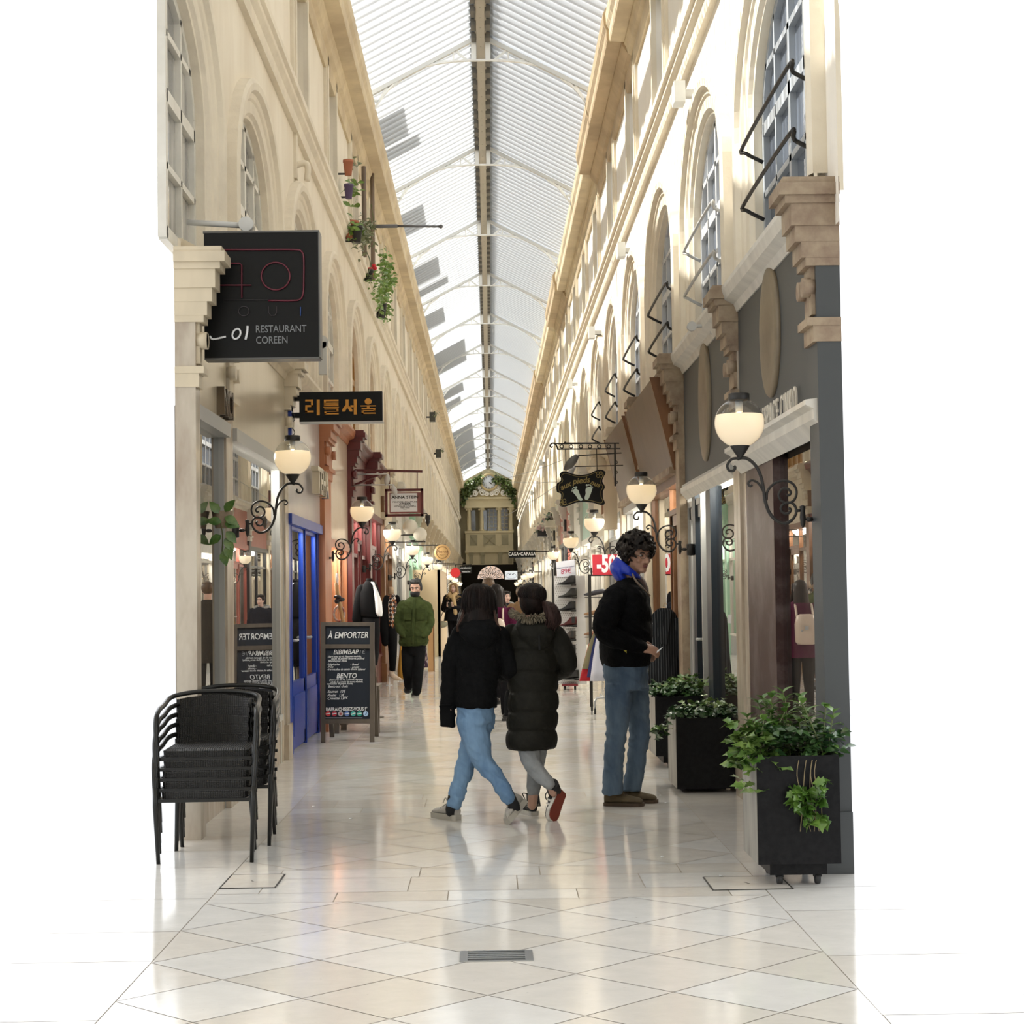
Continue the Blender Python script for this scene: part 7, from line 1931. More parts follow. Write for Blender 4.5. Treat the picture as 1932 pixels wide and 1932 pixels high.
for a, b in ((J(857, 1503, 0.02), J(851, 1530, 0.02)), (J(957, 1497, -0.15), J(971, 1524, -0.17))):
    m = MB(); limb(m, [a, b], [0.039, 0.036]); sk = m.build('sock', M_SOCK, g)
    m = MB(); m.ell((a + b) / 2 + Vector((0.002, -0.036, -0.005)), (0.010, 0.003, 0.012), n=10, m=6); m.build('white_print', M_TSOLE, sk)
toeB = onfloor(819, 1541); heelB = onfloor(864, 1548)
o, d, s, u = shoe(g, heelB, toeB, 0.085, 0.043, M_TRAIN, M_TSOLE, name='trainer', collar=0.2, sole_t=0.034)
m = MB(); 
for k in range(4): q = heelB.lerp(toeB, 0.42 + 0.08 * k) + Vector((0, 0, 0.088 - 0.012 * k)); m.tube([q - s * 0.028, q + Vector((0, 0, 0.008)), q + s * 0.028], 0.0035, 5)
m.tube(smooth_path([heelB.lerp(toeB, 0.4) + Vector((0, -0.03, 0.10)), heelB.lerp(toeB, 0.5) + Vector((0, -0.05, 0.135)), heelB.lerp(toeB, 0.6) + Vector((0, -0.05, 0.10))], 4), 0.003, 5); m.build('laces', M_TSOLE, o)
toeA = J(962, 1556, -0.22); toeA.z = max(toeA.z, 0.004); heelA = J(992, 1517, -0.06)
o, d, s, u = shoe(g, heelA, toeA, 0.085, 0.045, M_TRAIN, M_TSOLE, up=(-0.85, -0.35, 0.4), name='trainer', collar=0.2, sole_t=0.034)
m = MB(); m.tube(smooth_path([J(958, 1520, -0.25), J(953, 1530, -0.27), J(957, 1545, -0.26), J(962, 1532, -0.27)], 4), 0.003, 5); m.build('laces', M_TSOLE, o)
# long hair
M_HAIRD = hairm('dark_brown_hair', (0.005, 0.0035, 0.003), (0.018, 0.010, 0.008))
m = MB()
spec = []
for px0, px1, py, rb in ((893, 914, 1101, 0.035), (884, 923, 1105, 0.072), (876, 929, 1114, 0.095), (872, 933, 1128, 0.108), (870, 934, 1143, 0.105), (869, 935, 1156, 0.09), (867, 937, 1167, 0.075), (870, 934, 1176, 0.05)):
    A = J(px0, py, -0.01); B = J(px1, py, -0.01); spec.append(((A + B) / 2, (B - A).length / 2, rb, UX, (0, 1, 0)))
m.loft(rings_fb(spec, 26))
for i in range(46):
    u_ = HR.random(); px = lerp(868, 936, u_); e = 1 if u_ > 0.5 else -1
    m.tube(smooth_path([J(lerp(880, 926, u_), 1130 + 8 * HR.random(), -0.10 * (1 - (2 * u_ - 1) ** 2) - 0.01), J(px, 1158, -0.085 * (1 - (2 * u_ - 1) ** 2) - 0.02), J(px + e * 4 * HR.random() - (4 if u_ < 0.3 else 0), 1176 + 8 * HR.random(), -0.10)], 3), [0.012, 0.012, 0.012, 0.011, 0.010, 0.008, 0.005], 6)
remeshed(m, 'long_hair', M_HAIRD, g, 0.008, 1)
m = MB()
for i in range(16):
    x = HR.random() * 5
    m.tube(smooth_path([J(873 + x, 1150, -0.06), J(868 + x, 1168, -0.12), J(862 + x * 0.6, 1180, -0.13), J(861 + x, 1188 + 5 * HR.random(), -0.12)], 3), 0.004, 4)
ENDS = m; m = MB()
for i in range(8):
    x = HR.random() * 4
    m.tube(smooth_path([J(933 - x, 1150, -0.06), J(938 - x, 1172, -0.11), J(945 - x, 1186 + 4 * HR.random(), -0.11)], 3), 0.004, 4)
M_ENDS = hairm('lighter_hair_ends', (0.030, 0.015, 0.011), (0.07, 0.034, 0.024)); m.build('hair_ends', M_ENDS, g); ENDS.build('hair_ends', M_ENDS, g)
m = MB()
for i in range(150):
    a = HR.uniform(radians(180), radians(360)); ca, sa = cos(a), sin(a); e = HR.uniform(0.97, 1.03); w = HR.gauss(0, 1.2)
    m.tube(smooth_path([J(903 + 10 * ca, 1101.5, 0.05 * sa - 0.01), J(903 + 27 * ca * e + w, 1114, 0.098 * sa * e - 0.01), J(903 + 32 * ca * e + w, 1140, 0.110 * sa * e - 0.01), J(903 + 33 * ca * e + w, 1163, 0.085 * sa - 0.012), J(903 + 33.5 * ca * e + 1.5 * w, 1177 + 4 * HR.random(), 0.06 * sa - 0.03)], 4), [0.0030] * 16 + [0.001], 4)
m.build('hair_strands', M_HAIRD, g)

# ---- girl in the long olive-black puffer coat
Y0 = 11.05
g = thing('person', (J(1004, 1400).x, Y0, 0), 'girl from behind in long dark quilted coat with fur collar and grey joggers', 'person')
m = MB(); hc = J(1003, 1134); head_prims(m, hc, (-0.8, 0.6, 0.0), 0.86)
limb(m, [J(1004, 1145), J(1005, 1180)], 0.05)
m.loft(rings_fb([(J(1005, 1180), 0.05, 0.05, UX, (0, 1, 0)), (J(1005, 1200), 0.14, 0.08, UX, (0, 1, 0)), (J(1005, 1260), 0.12, 0.09, UX, (0, 1, 0)), (J(1004, 1345), 0.13, 0.10, UX, (0, 1, 0))]))
limb(m, [J(968, 1200), J(962, 1262, 0.06), J(985, 1290, 0.2)], [0.035, 0.03, 0.025]); limb(m, [J(1045, 1202), J(1068, 1258, 0.0), J(1042, 1275, 0.16)], [0.035, 0.03, 0.025])
hand_prims(m, J(985, 1288, 0.2), (0.6, 0.5, -0.3), (0, 0, 1), 0.8, 1, 0.5); hand_prims(m, J(1042, 1275, 0.16), (-0.7, 0.6, -0.2), (0, 0, 1), 0.8, 1, 0.5)
limb(m, [J(995, 1345), J(1004, 1437, -0.06), J(1036, 1479, -0.13), J(1044, 1497, -0.11)], [0.06, 0.04, 0.027, 0.025]); limb(m, [J(1016, 1345), J(1012, 1430, 0.08), J(1006, 1498, 0.05), J(1004, 1520, 0.05)], [0.06, 0.045, 0.033, 0.03])
remeshed(m, 'body', SK_A, g, 0.010)
M_PUFF = cloth('olive_black_quilted_nylon', (0.0155, 0.0150, 0.0115), 0.7, 9, 0.4, 18, 0.62)
m = MB(); spec = []
seams = [1172, 1228, 1267, 1305, 1341, 1377, 1413]
prof = [(1172, 980, 1030), (1184, 964, 1048), (1197, 955, 1056), (1228, 957, 1053), (1267, 958, 1052), (1305, 959, 1053), (1341, 957, 1053), (1377, 956, 1051), (1413, 955, 1050)]
def edge(py):
    for (a, x0, x1), (b, y0, y1) in zip(prof[:-1], prof[1:]):
        if a <= py <= b:
            t = (py - a) / (b - a); return lerp(x0, y0, t), lerp(x1, y1, t)
for i in range(6):
    for k in range(7):
        t = k / 7; py = lerp(seams[i], seams[i + 1], t); x0, x1 = edge(py)
        puff = 0.017 * (sin(pi * t) ** 0.4) - 0.013
        if i == 0: puff = 0
        A = J(x0, py); B = J(x1, py)
        dep = 0.105 if py < 1180 else (0.135 if py < 1300 else 0.145)
        if py < 1180: dep = lerp(0.07, 0.13, (py - 1172) / 8)
        spec.append(((A + B) / 2, (B - A).length / 2 + puff, dep + puff, UX, (0, 1, 0)))
A = J(956, 1413); B = J(1049, 1413); spec.append(((A + B) / 2, (B - A).length / 2 - 0.012, 0.13, UX, (0, 1, 0)))
m.loft(rings_fb(spec, 28))
slimbs(m, [J(1045, 1198), J(1060, 1222, -0.02), J(1070, 1254, 0.0), J(1052, 1268, 0.12), J(1044, 1272, 0.2)], [0.072, 0.070, 0.062, 0.055, 0.05])
slimbs(m, [J(966, 1198), J(961, 1230, 0.03), J(962, 1262, 0.08), J(985, 1285, 0.2)], [0.070, 0.064, 0.06, 0.05])
m.loft(rings_fb([(J(1003, 1166, -0.04), 0.085, 0.07, UX, (0, 1, 0)), (J(1008, 1180, -0.10), 0.115, 0.06, UX, (0, 1, 0)), (J(1012, 1200, -0.12), 0.11, 0.05, UX, (0, 1, 0)), (J(1016, 1216, -0.12), 0.07, 0.035, UX, (0, 1, 0)), (J(1018, 1224, -0.12), 0.02, 0.02, UX, (0, 1, 0))]))
wrinkle(remeshed(m, 'quilted_coat', M_PUFF, g, 0.007, 1), 0.003, (9, 9, 9))
m = MB(); m.tube(smooth_path([J(958, 1305, -0.03), J(954, 1325, -0.08), J(955, 1350, -0.06)], 5), [0.012] * 11, 8); m.bar(J(1017, 1198, -0.175), J(1018, 1226, -0.155), 0.012, 0.006, up=(0, 1, 0)); m.build('pocket_flap', mat('black_trim_cloth', (0.004, 0.004, 0.004), 0.9), g)
# fur collar
m = MB()
for i in range(420):
    t = HR.random(); a = lerp(radians(95), radians(330), t)
    c = J(1002, 1160, -0.03) + Vector((0.105 * cos(a), 0.095 * sin(a) - 0.02, 0.02 * cos(2 * a)))
    d_ = (Vector((cos(a), sin(a) * 0.8, HR.gauss(0, 0.7)))).normalized()
    m.tube([c, c + d_ * 0.022, c + d_ * 0.040 + Vector((0, 0, -0.006))], [0.005, 0.0035, 0.001], 4)
    
m.build('fur_collar', mat('grey_brown_fur', (0.26, 0.22, 0.15), 0.9, c2=(0.12, 0.10, 0.07), scale=30), g)
M_JOG = cloth('grey_marl_jersey', (0.30, 0.315, 0.325), 0.82, 10, 0.3, 16)
m = MB()
slimbs(m, [J(996, 1395, -0.02), J(1001, 1430, -0.05), J(1014, 1455, -0.09), J(1035, 1478, -0.13)], [0.075, 0.062, 0.050, 0.040])
slimbs(m, [J(1014, 1395, 0.04), J(1012, 1430, 0.07), J(1009, 1465, 0.07), J(1006, 1493, 0.05)], [0.07, 0.056, 0.046, 0.040])
m.loft(rings_fb([(J(1004, 1350), 0.13, 0.1, UX, (0, 1, 0)), (J(1004, 1400), 0.12, 0.1, UX, (0, 1, 0))]))
wrinkle(remeshed(m, 'joggers', M_JOG, g, 0.008, 2), 0.005, (9, 9, 16), 5.0)
M_HT = mat('black_high_top', (0.012, 0.012, 0.013), 0.6); M_RED = mat('red_brown_outsole', (0.20, 0.035, 0.02), 0.6); M_WS = mat('white_midsole', (0.52, 0.50, 0.45), 0.5)
hB = onfloor(1008, 1539); tB = Vector((hB.x - 0.075, hB.y + 0.23, 0.0))
o, d, s, u = shoe(g, hB, tB, 0.085, 0.040, M_HT, M_WS, name='high_top_shoe', collar=0.1, sole_t=0.026)
m = MB(); m.tube([hB + Vector((0.0, 0.04, 0.05)), hB + Vector((-0.008, 0.05, 0.14))], [0.044, 0.040], 12); m.build('ankle_collar', M_HT, o)
m = MB(); put_text(m, 'adidas', hB + Vector((-0.006, -0.018, 0.07)), (1, 0.2, 0), UZ, 0.034, 0.001); m.build('white_marks', M_WS, o)
m = MB(); m.tube(smooth_path([hB + Vector((-0.03, 0.03, 0.13)), hB + Vector((-0.07, 0.0, 0.14)), hB + Vector((-0.055, 0.0, 0.10))], 4), 0.0035, 5); m.build('laces', M_HT, o)
# the raised foot: toe down, red sole turned to the right
hA = J(1062, 1493, -0.06); tA = J(1041, 1547, -0.18)
o, d, s, u = shoe(g, hA, tA, 0.080, 0.042, M_HT, M_WS, up=(-0.72, 0.66, -0.20), name='high_top_shoe', collar=0.1, sole_t=0.026)
m = MB(); L_ = (tA - hA).length; rings = []
for t, wd in ((0.0, 0.6), (0.06, 0.85), (0.25, 0.85), (0.5, 0.92), (0.78, 1.05), (0.93, 0.85), (1.0, 0.45)):
    c = hA + d * L_ * t; rings.append([c + s * 0.040 * wd * q + u * z for q, z in ((-1, -0.004), (1, -0.004), (1, 0.001), (-1, 0.001))])
m.loft(rings, smooth=False); m.build('red_outsole', M_RED, o)
m = MB(); q0 = hA + d * 0.02 + u * 0.05; m.tube([q0, J(1041, 1479, -0.12)], [0.044, 0.042], 12); m.build('ankle_collar', M_HT, o)
for sg in (-1, 1):
    m = MB()
    for k in range(3):
        q = hA + d * (0.085 + 0.028 * k) + u * 0.030
        m.bar(q + s * sg * 0.0365 + d * 0.01, q + s * sg * 0.035 + u * 0.032 - d * 0.01, 0.011, 0.006, up=s)
    m.build('white_stripes', M_WS, o)
m = MB(); m.tube(smooth_path([J(1034, 1492, -0.2), J(1029, 1500, -0.21), J(1031, 1509, -0.2)], 4), 0.0035, 5); m.build('laces', M_HT, o)
m = MB(); spec = []
for px0, px1, py, rb in ((994, 1012, 1099.5, 0.035), (986, 1021, 1103, 0.075), (981, 1027, 1111, 0.098), (979, 1030, 1124, 0.108), (980, 1030, 1138, 0.10), (983, 1028, 1150, 0.08), (990, 1022, 1160, 0.05)):
    A = J(px0, py, -0.01); B = J(px1, py, -0.01); spec.append(((A + B) / 2, (B - A).length / 2, rb, UX, (0, 1, 0)))
m.loft(rings_fb(spec, 26)); remeshed(m, 'hair', M_HAIRD, g, 0.008, 1)
m = MB()
for i in range(130):
    a = HR.uniform(radians(170), radians(370)); ca, sa = cos(a), sin(a); e = HR.uniform(0.98, 1.03)
    m.tube(smooth_path([J(1004 + 8 * ca, 1100, 0.04 * sa - 0.01), J(1004 + 24 * ca * e, 1112, 0.100 * sa * e - 0.01), J(1006 + 24 * ca * e, 1128, 0.108 * sa * e - 0.01), J(1024 + 4 * HR.random(), 1138, -0.07)], 4), [0.0030] * 12 + [0.0015], 4)
m.build('hair_strands', M_HAIRD, g)
m = MB()
for i in range(46):
    a = HR.random() * 2 * pi; r_ = 0.032 * sqrt(HR.random())
    off = Vector((r_ * cos(a), r_ * sin(a), 0))
    m.tube(smooth_path([J(1025, 1136, -0.07) + off * 0.3, J(1036, 1142, -0.11) + off, J(1043, 1158, -0.13) + off * 1.2, J(1044 + HR.gauss(0, 2), 1174, -0.13) + off, J(1038 + HR.gauss(0, 5), 1183 + HR.gauss(0, 3), -0.13) + off * 0.6], 3), [0.012] * 9 + [0.010, 0.008, 0.006, 0.003], 6)
remeshed(m, 'ponytail', hairm('reddish_brown_hair', (0.010, 0.005, 0.0045), (0.035, 0.016, 0.013)), g, 0.008, 1)

m = MB()
for i in range(80):
    a = HR.random() * 2 * pi; r_ = 0.048 * HR.uniform(0.85, 1.08); ox, oy = r_ * cos(a), 0.8 * r_ * sin(a)
    m.tube(smooth_path([J(1028, 1137, -0.07) + Vector((ox * 0.4, oy * 0.4, 0)), J(1037, 1145, -0.115) + Vector((ox * 0.8, oy, 0)), J(1043, 1160, -0.13) + Vector((ox, oy, 0)), J(1043 + HR.gauss(0, 2.5), 1176, -0.13) + Vector((ox * 0.9, oy, 0)), J(1038 + HR.gauss(0, 5), 1186 + HR.gauss(0, 3), -0.13) + Vector((ox * 0.5, oy * 0.5, 0))], 3), [0.003] * 12 + [0.001], 4)
m.build('ponytail_strands', hairm('reddish_brown_hair', (0, 0, 0), (0, 0, 0)), g)

# ---- curly-haired man in profile
Y0 = 11.66
g = thing('person', (J(1182, 1400).x, Y0, 0), 'standing man with curly dark hair, glasses, black fleece and blue jeans', 'person')
m = MB(); hc = J(1204, 1049, -0.02); fdir = Vector((0.54, -0.83, -0.10)); head_prims(m, hc, fdir, 1.0)
limb(m, [J(1198, 1060), J(1188, 1095), J(1182, 1110)], [0.055, 0.058, 0.065])
m.loft(rings_fb([(J(1182, 1108), 0.06, 0.08, UX, (0, 1, 0)), (J(1178, 1130), 0.10, 0.17, UX, (0, 1, 0)), (J(1178, 1190), 0.10, 0.15, UX, (0, 1, 0)), (J(1180, 1255), 0.10, 0.15, UX, (0, 1, 0))]))
limb(m, [J(1160, 1135, -0.17), J(1144, 1165, -0.22), J(1143, 1192, -0.235), J(1172, 1208, -0.215), J(1206, 1220, -0.165)], [0.045, 0.042, 0.038, 0.034, 0.029]); limb(m, [J(1165, 1135, 0.17), J(1150, 1165, 0.23), J(1152, 1195, 0.235), J(1198, 1224, 0.15)], [0.045, 0.042, 0.036, 0.028])
hand_prims(m, J(1205, 1220, -0.16), (0.93, 0.0, -0.22), (0.15, -0.75, 0.6), 1.02, -1, 0.42); hand_prims(m, J(1200, 1225, 0.14), (0.9, 0, -0.3), (0, 0.7, 0.6), 1.0, 1, 0.5)
limb(m, [J(1170, 1270, -0.06), J(1163, 1390, -0.08), J(1157, 1492, -0.08)], [0.06, 0.045, 0.03]); limb(m, [J(1195, 1270, 0.07), J(1205, 1390, 0.1), J(1193, 1488, 0.1)], [0.06, 0.045, 0.03])
body = remeshed(m, 'body', SK_B, g, 0.006, 2)
face_parts(body, hc, fdir, 1.0, lips=(0.26, 0.10, 0.085))
# glasses
f, r, u = frame_of(fdir); P = lambda x, y, z: hc + r * x + f * y + u * z
gl = MB()
for x in (-0.031, 0.031):
    gl.tube([P(x + 0.021 * cos(i * pi / 9), 0.096 - 0.3 * abs(x + 0.021 * cos(i * pi / 9)) ** 1.4, 0.004 + 0.016 * sin(i * pi / 9)) for i in range(18)], 0.0014, 5, closed=True)
    sg = 1 if x > 0 else -1; gl.tube([P(sg * 0.052, 0.084, 0.008), P(sg * 0.078, 0.02, 0.010), P(sg * 0.078, -0.03, 0.004)], 0.0014, 5)
gl.tube([P(-0.010, 0.098, 0.008), P(0, 0.102, 0.012), P(0.010, 0.098, 0.008)], 0.0014, 5); gl.build('glasses', M_IRON, g)
M_FLE = cloth('black_fleece', (0.0040, 0.0042, 0.0050), 0.7, 14, 0.6, 40)
m = MB(); spec = []
for px0, px1, py, rb in ((1166, 1203, 1092, 0.09), (1154, 1214, 1104, 0.14), (1141, 1223, 1120, 0.205), (1134, 1227, 1145, 0.22), (1131, 1229, 1175, 0.20), (1132, 1230, 1210, 0.185), (1133, 1228, 1240, 0.18), (1136, 1224, 1255, 0.17)):
    A = J(px0, py); B = J(px1, py); spec.append(((A + B) / 2, (B - A).length / 2, rb, UX, (0, 1, 0)))
m.loft(rings_fb(spec, 26))
slimbs(m, [J(1160, 1130, -0.17), J(1144, 1165, -0.23), J(1141, 1192, -0.24), J(1170, 1208, -0.22), J(1208, 1220, -0.165)], [0.085, 0.078, 0.072, 0.062, 0.044])
slimbs(m, [J(1165, 1130, 0.17), J(1150, 1165, 0.24), J(1150, 1195, 0.24), J(1200, 1224, 0.15)], [0.085, 0.078, 0.07, 0.045])
wrinkle(remeshed(m, 'fleece_jacket', M_FLE, g, 0.008, 2), 0.008, (6, 6, 9), 2.0)
m = MB(); m.add([J(1175, 1226, -0.20), J(1181, 1226, -0.205), J(1181, 1232, -0.205)], [(0, 1, 2), (2, 1, 0)]); m.v = [(x, y - 0.055, z) for x, y, z in m.v]; m.build('yellow_tab', mat('yellow_tab', (0.5, 0.45, 0.05), 0.6), g)
m = MB()
rings = []
for t in range(11):
    a = lerp(radians(35), radians(325), t / 10)
    c = J(1186, 1086) + Vector((0.085 * cos(a), 0.105 * sin(a), 0.028 - 0.050 * cos(a)))
    rad = 0.030 * sin(pi * (t + 0.6) / 11.2) + 0.008
    e = Vector((cos(a), sin(a), 0.5)).normalized(); rings.append([c + e * rad * 0.55 * cos(2 * pi * k / 12) + Vector((-0.25 * cos(a), -0.25 * sin(a), 1)) * rad * 1.25 * sin(2 * pi * k / 12) for k in range(12)])
m.loft(rings)
m.loft(rings_fb([(J(1160, 1060), 0.015, 0.035, UX, (0, 1, 0)), (J(1159, 1066), 0.030, 0.075, UX, (0, 1, 0)), (J(1164, 1077), 0.045, 0.095, UX, (0, 1, 0)), (J(1172, 1092), 0.045, 0.09, UX, (0, 1, 0)), (J(1178, 1102), 0.03, 0.07, UX, (0, 1, 0))]))
remeshed(m, 'blue_hood', mat('royal_blue_nylon', (0.004, 0.03, 0.42), 0.4, bump=0.3, bscale=14), g, 0.008, 3)
M_CHK = mat('check_shirt', (0.13, 0.085, 0.07), 0.8, c2=(0.06, 0.035, 0.035), scale=40)
m = MB(); m.loft(rings_fb([(J(1197, 1086), 0.035, 0.06, (0.9, 0, 0.4), (0, 1, 0)), (J(1205, 1100), 0.05, 0.075, (0.9, 0, 0.35), (0, 1, 0)), (J(1211, 1115), 0.05, 0.07, (0.9, 0, 0.3), (0, 1, 0)), (J(1216, 1135), 0.03, 0.05, UX, (0, 1, 0))])); m.build('check_collar', M_CHK, g)
m = MB(); m.tube(smooth_path([J(1190, 1076, -0.09), J(1200, 1096, -0.14), J(1213, 1110, -0.12), J(1226, 1124, -0.06)], 5), 0.007, 6); m.build('collar_edge', mat('taupe_piping', (0.20, 0.15, 0.11), 0.8), g)
M_JEANS2 = denim('mid_blue_denim', (0.115, 0.165, 0.225), (0.065, 0.10, 0.155))
m = MB(); spec = []
for px0, px1, py, rb in ((1138, 1222, 1246, 0.16), (1139, 1222, 1270, 0.165), (1142, 1222, 1300, 0.17)):
    A = J(px0, py); B = J(px1, py); spec.append(((A + B) / 2, (B - A).length / 2, rb, UX, (0, 1, 0)))
m.loft(rings_fb(spec))
def jean_leg(m, pts):
    spec = []
    for px0, px1, py, dy, rb in pts:
        A = J(px0, py, dy); B = J(px1, py, dy); spec.append(((A + B) / 2, (B - A).length / 2, rb, UX, (0, 1, 0)))
    m.loft(rings_fb(spec))
jean_leg(m, [(1142, 1196, 1290, -0.07, 0.095), (1143, 1190, 1330, -0.08, 0.09), (1143, 1182, 1390, -0.08, 0.075), (1140, 1175, 1440, -0.08, 0.07), (1137, 1174, 1498, -0.08, 0.072)])
jean_leg(m, [(1172, 1223, 1290, 0.09, 0.095), (1182, 1224, 1330, 0.1, 0.09), (1188, 1225, 1385, 0.1, 0.075), (1183, 1217, 1440, 0.1, 0.07), (1175, 1209, 1491, 0.1, 0.072)])
wrinkle(remeshed(m, 'jeans', M_JEANS2, g, 0.008, 1), 0.0075, (7, 7, 12), 8.0)
M_SUEDE = mat('brown_suede', (0.13, 0.098, 0.055), 0.9, c2=(0.085, 0.064, 0.035), scale=14, bump=0.3, bscale=40); M_CREPE = mat('crepe_sole', (0.07, 0.045, 0.028), 0.8)
for (x0, x1, py, dy) in ((1141, 1214, 1521, 0), (1168, 1240, 1515, 0)):
    a = onfloor(x0, py - 1); b = onfloor(x1, py); a.z = b.z = 0
    o, d, s, u = shoe(g, a, b, 0.095, 0.048, M_SUEDE, M_CREPE, name='suede_ankle_boot', collar=0.15, sole_t=0.022)
    m = MB()
    for k in range(3): q = a.lerp(b, 0.42 + 0.07 * k) + Vector((0, 0, 0.105 - 0.016 * k)); m.tube([q - s * 0.03, q + UZ * 0.006, q + s * 0.03], 0.003, 5)
    m.build('laces', M_CREPE, o)
m = MB(); Rr = random.Random(21)
f, r, u = frame_of(fdir); P = lambda x, y, z: hc + r * x + f * y + u * z
for i in range(620):
    v = Vector((Rr.gauss(0, 1), Rr.gauss(0, 1), Rr.gauss(0, 1))).normalized()
    p = Vector((v.x * 0.098, v.y * 0.118 - 0.022, v.z * 0.100 + 0.052))
    if p.y > 0.055 and p.z < 0.052: continue
    if p.z < -0.045 or (p.z < 0.0 and p.y > 0.005): continue
    c = P(*p) + Vector((Rr.gauss(0, 0.006), Rr.gauss(0, 0.006), Rr.gauss(0, 0.006))); a0 = Rr.random() * 6
    rr = Rr.uniform(0.009, 0.016); ax = v; e1 = ax.orthogonal().normalized(); e2 = ax.cross(e1); W3 = lambda w: r * w.x + f * w.y + u * w.z
    m.tube([c + W3(e1) * rr * cos(a0 + k * 0.8) + W3(e2) * rr * sin(a0 + k * 0.8) + W3(ax) * 0.004 * k for k in range(6)], [0.006, 0.008, 0.008, 0.007, 0.006, 0.004], 6)
m.ell(P(0, -0.02, 0.045), (0.088, 0.088, 0.09))
remeshed(m, 'curly_hair', hairm('dark_curly_hair', (0.007, 0.0055, 0.0045), (0.028, 0.021, 0.016)), g, 0.005, 1)
m = MB(); hw = J(1240, 1229, -0.19)
m.add([hw + Vector(q) for q in ((-0.005, -0.004, -0.012), (0.03, -0.012, 0.02), (0.036, -0.008, 0.030), (0.0, 0.0, 0.004), (-0.005, -0.002, -0.012), (0.03, -0.010, 0.02), (0.036, -0.006, 0.030), (0.0, 0.002, 0.004))], [(0, 1, 2, 3), (7, 6, 5, 4), (0, 4, 5, 1), (1, 5, 6, 2), (2, 6, 7, 3), (3, 7, 4, 0)])
m.build('paper_slip', M_WHITE, label='small white slip of paper in the hand of the curly-haired man', cat='paper')

# ---- man in the green field jacket walking towards the camera
Y0 = 24.3
g = thing('person', (J(781, 1250).x, Y0, 0), 'man in green field jacket with black mask under his chin, walking closer', 'person')
m = MB(); hc = J(784, 1110); fdir = Vector((-0.12, -0.98, -0.18)); head_prims(m, hc, fdir, 1.02)
limb(m, [J(783, 1120), J(783, 1134)], 0.055)
m.loft(rings_fb([(J(783, 1133), 0.07, 0.07, UX, (0, 1, 0)), (J(783, 1142), 0.17, 0.10, UX, (0, 1, 0)), (J(782, 1180), 0.15, 0.1, UX, (0, 1, 0)), (J(780, 1218), 0.15, 0.1, UX, (0, 1, 0))]))
limb(m, [J(760, 1145), J(752, 1178, -0.02), J(764, 1197, -0.14)], [0.045, 0.04, 0.03]); limb(m, [J(807, 1145), J(812, 1177, -0.02), J(797, 1197, -0.14)], [0.045, 0.04, 0.03])
hand_prims(m, J(764, 1196, -0.14), (0.5, -0.1, -0.8), (0, -1, 0), 1.0, 1, 0.3); hand_prims(m, J(797, 1196, -0.14), (-0.5, -0.1, -0.8), (0, -1, 0), 1.0, -1, 0.3)
limb(m, [J(770, 1222), J(769, 1262, -0.05), J(771, 1294, 0.1), J(770, 1298, 0.08)], [0.07, 0.055, 0.04, 0.03]); limb(m, [J(790, 1222), J(788, 1264, -0.1), J(785, 1303, -0.1), J(785, 1306, -0.1)], [0.07, 0.055, 0.04, 0.03])
body = remeshed(m, 'body', SK_A, g, 0.008, 2)
face_parts(body, hc, fdir, 1.02, lips=(0.34, 0.13, 0.11))
M_GRN = cloth('olive_green_cotton', (0.050, 0.068, 0.022), 0.62, 7, 0.5, 10)
m = MB(); spec = []
for px0, px1, py, rb in ((776, 791, 1124.5, 0.07), (770, 797, 1130, 0.10), (759, 807, 1136, 0.14), (755, 811, 1146, 0.155), (757, 809, 1170, 0.15), (755, 808, 1195, 0.165), (753, 808, 1213, 0.17), (756, 804, 1217.5, 0.165)):
    A = J(px0, py); B = J(px1, py); spec.append(((A + B) / 2, (B - A).length / 2, rb, UX, (0, 1, 0)))
m.loft(rings_fb(spec, 26))
slimbs(m, [J(760, 1142), J(754, 1160, -0.02), J(752, 1178, -0.04), J(758, 1192, -0.12), J(763, 1198, -0.15)], [0.066, 0.060, 0.056, 0.052, 0.046])
slimbs(m, [J(805, 1143), J(810, 1160, -0.02), J(811, 1177, -0.04), J(805, 1192, -0.12), J(800, 1198, -0.15)], [0.066, 0.060, 0.056, 0.052, 0.046])
jk = remeshed(m, 'field_jacket', M_GRN, g, 0.010, 2); wrinkle(jk, 0.010, (7, 7, 9), 4.0)
M_GRND = cloth('olive_green_shade', (0.040, 0.055, 0.018), 0.7, 7, 0.4, 12)
m = MB(); m.tube(smooth_path([J(783, 1128, -0.12), J(781, 1150, -0.165), J(779, 1185, -0.175), J(778, 1216, -0.185)], 5), 0.022, 8, flat=0.5); m.build('placket', M_GRND, jk)
for px, py, w, h, yd in ((769, 1159, 0.055, 0.075, -0.152), (795, 1159, 0.055, 0.075, -0.152), (768, 1203, 0.07, 0.075, -0.165), (796, 1203, 0.07, 0.075, -0.165)):
    m = MB(); c = J(px, py, yd + 0.012); sg_ = 1 if px > 781 else -1; e_ = Vector((1, 0.30 * sg_, 0)).normalized()
    m.loft([[c + e_ * w * q + UZ * h * z + Vector((0, -dd, 0)) for q, z in ((-1, -1), (1, -1), (1, 0.8), (-1, 0.8))] for dd in (0.0, 0.016)], smooth=False); p_ = m.build('pocket', M_GRN, jk)
    m = MB(); m.loft([[c + e_ * w * 1.05 * q + UZ * h * z + Vector((0, -dd, 0)) for q, z in ((-1, 0.35), (0, 0.2), (1, 0.35), (1, 0.95), (-1, 0.95))] for dd in (0.012, 0.024)], smooth=False); m.build('pocket_flap', M_GRND, p_)
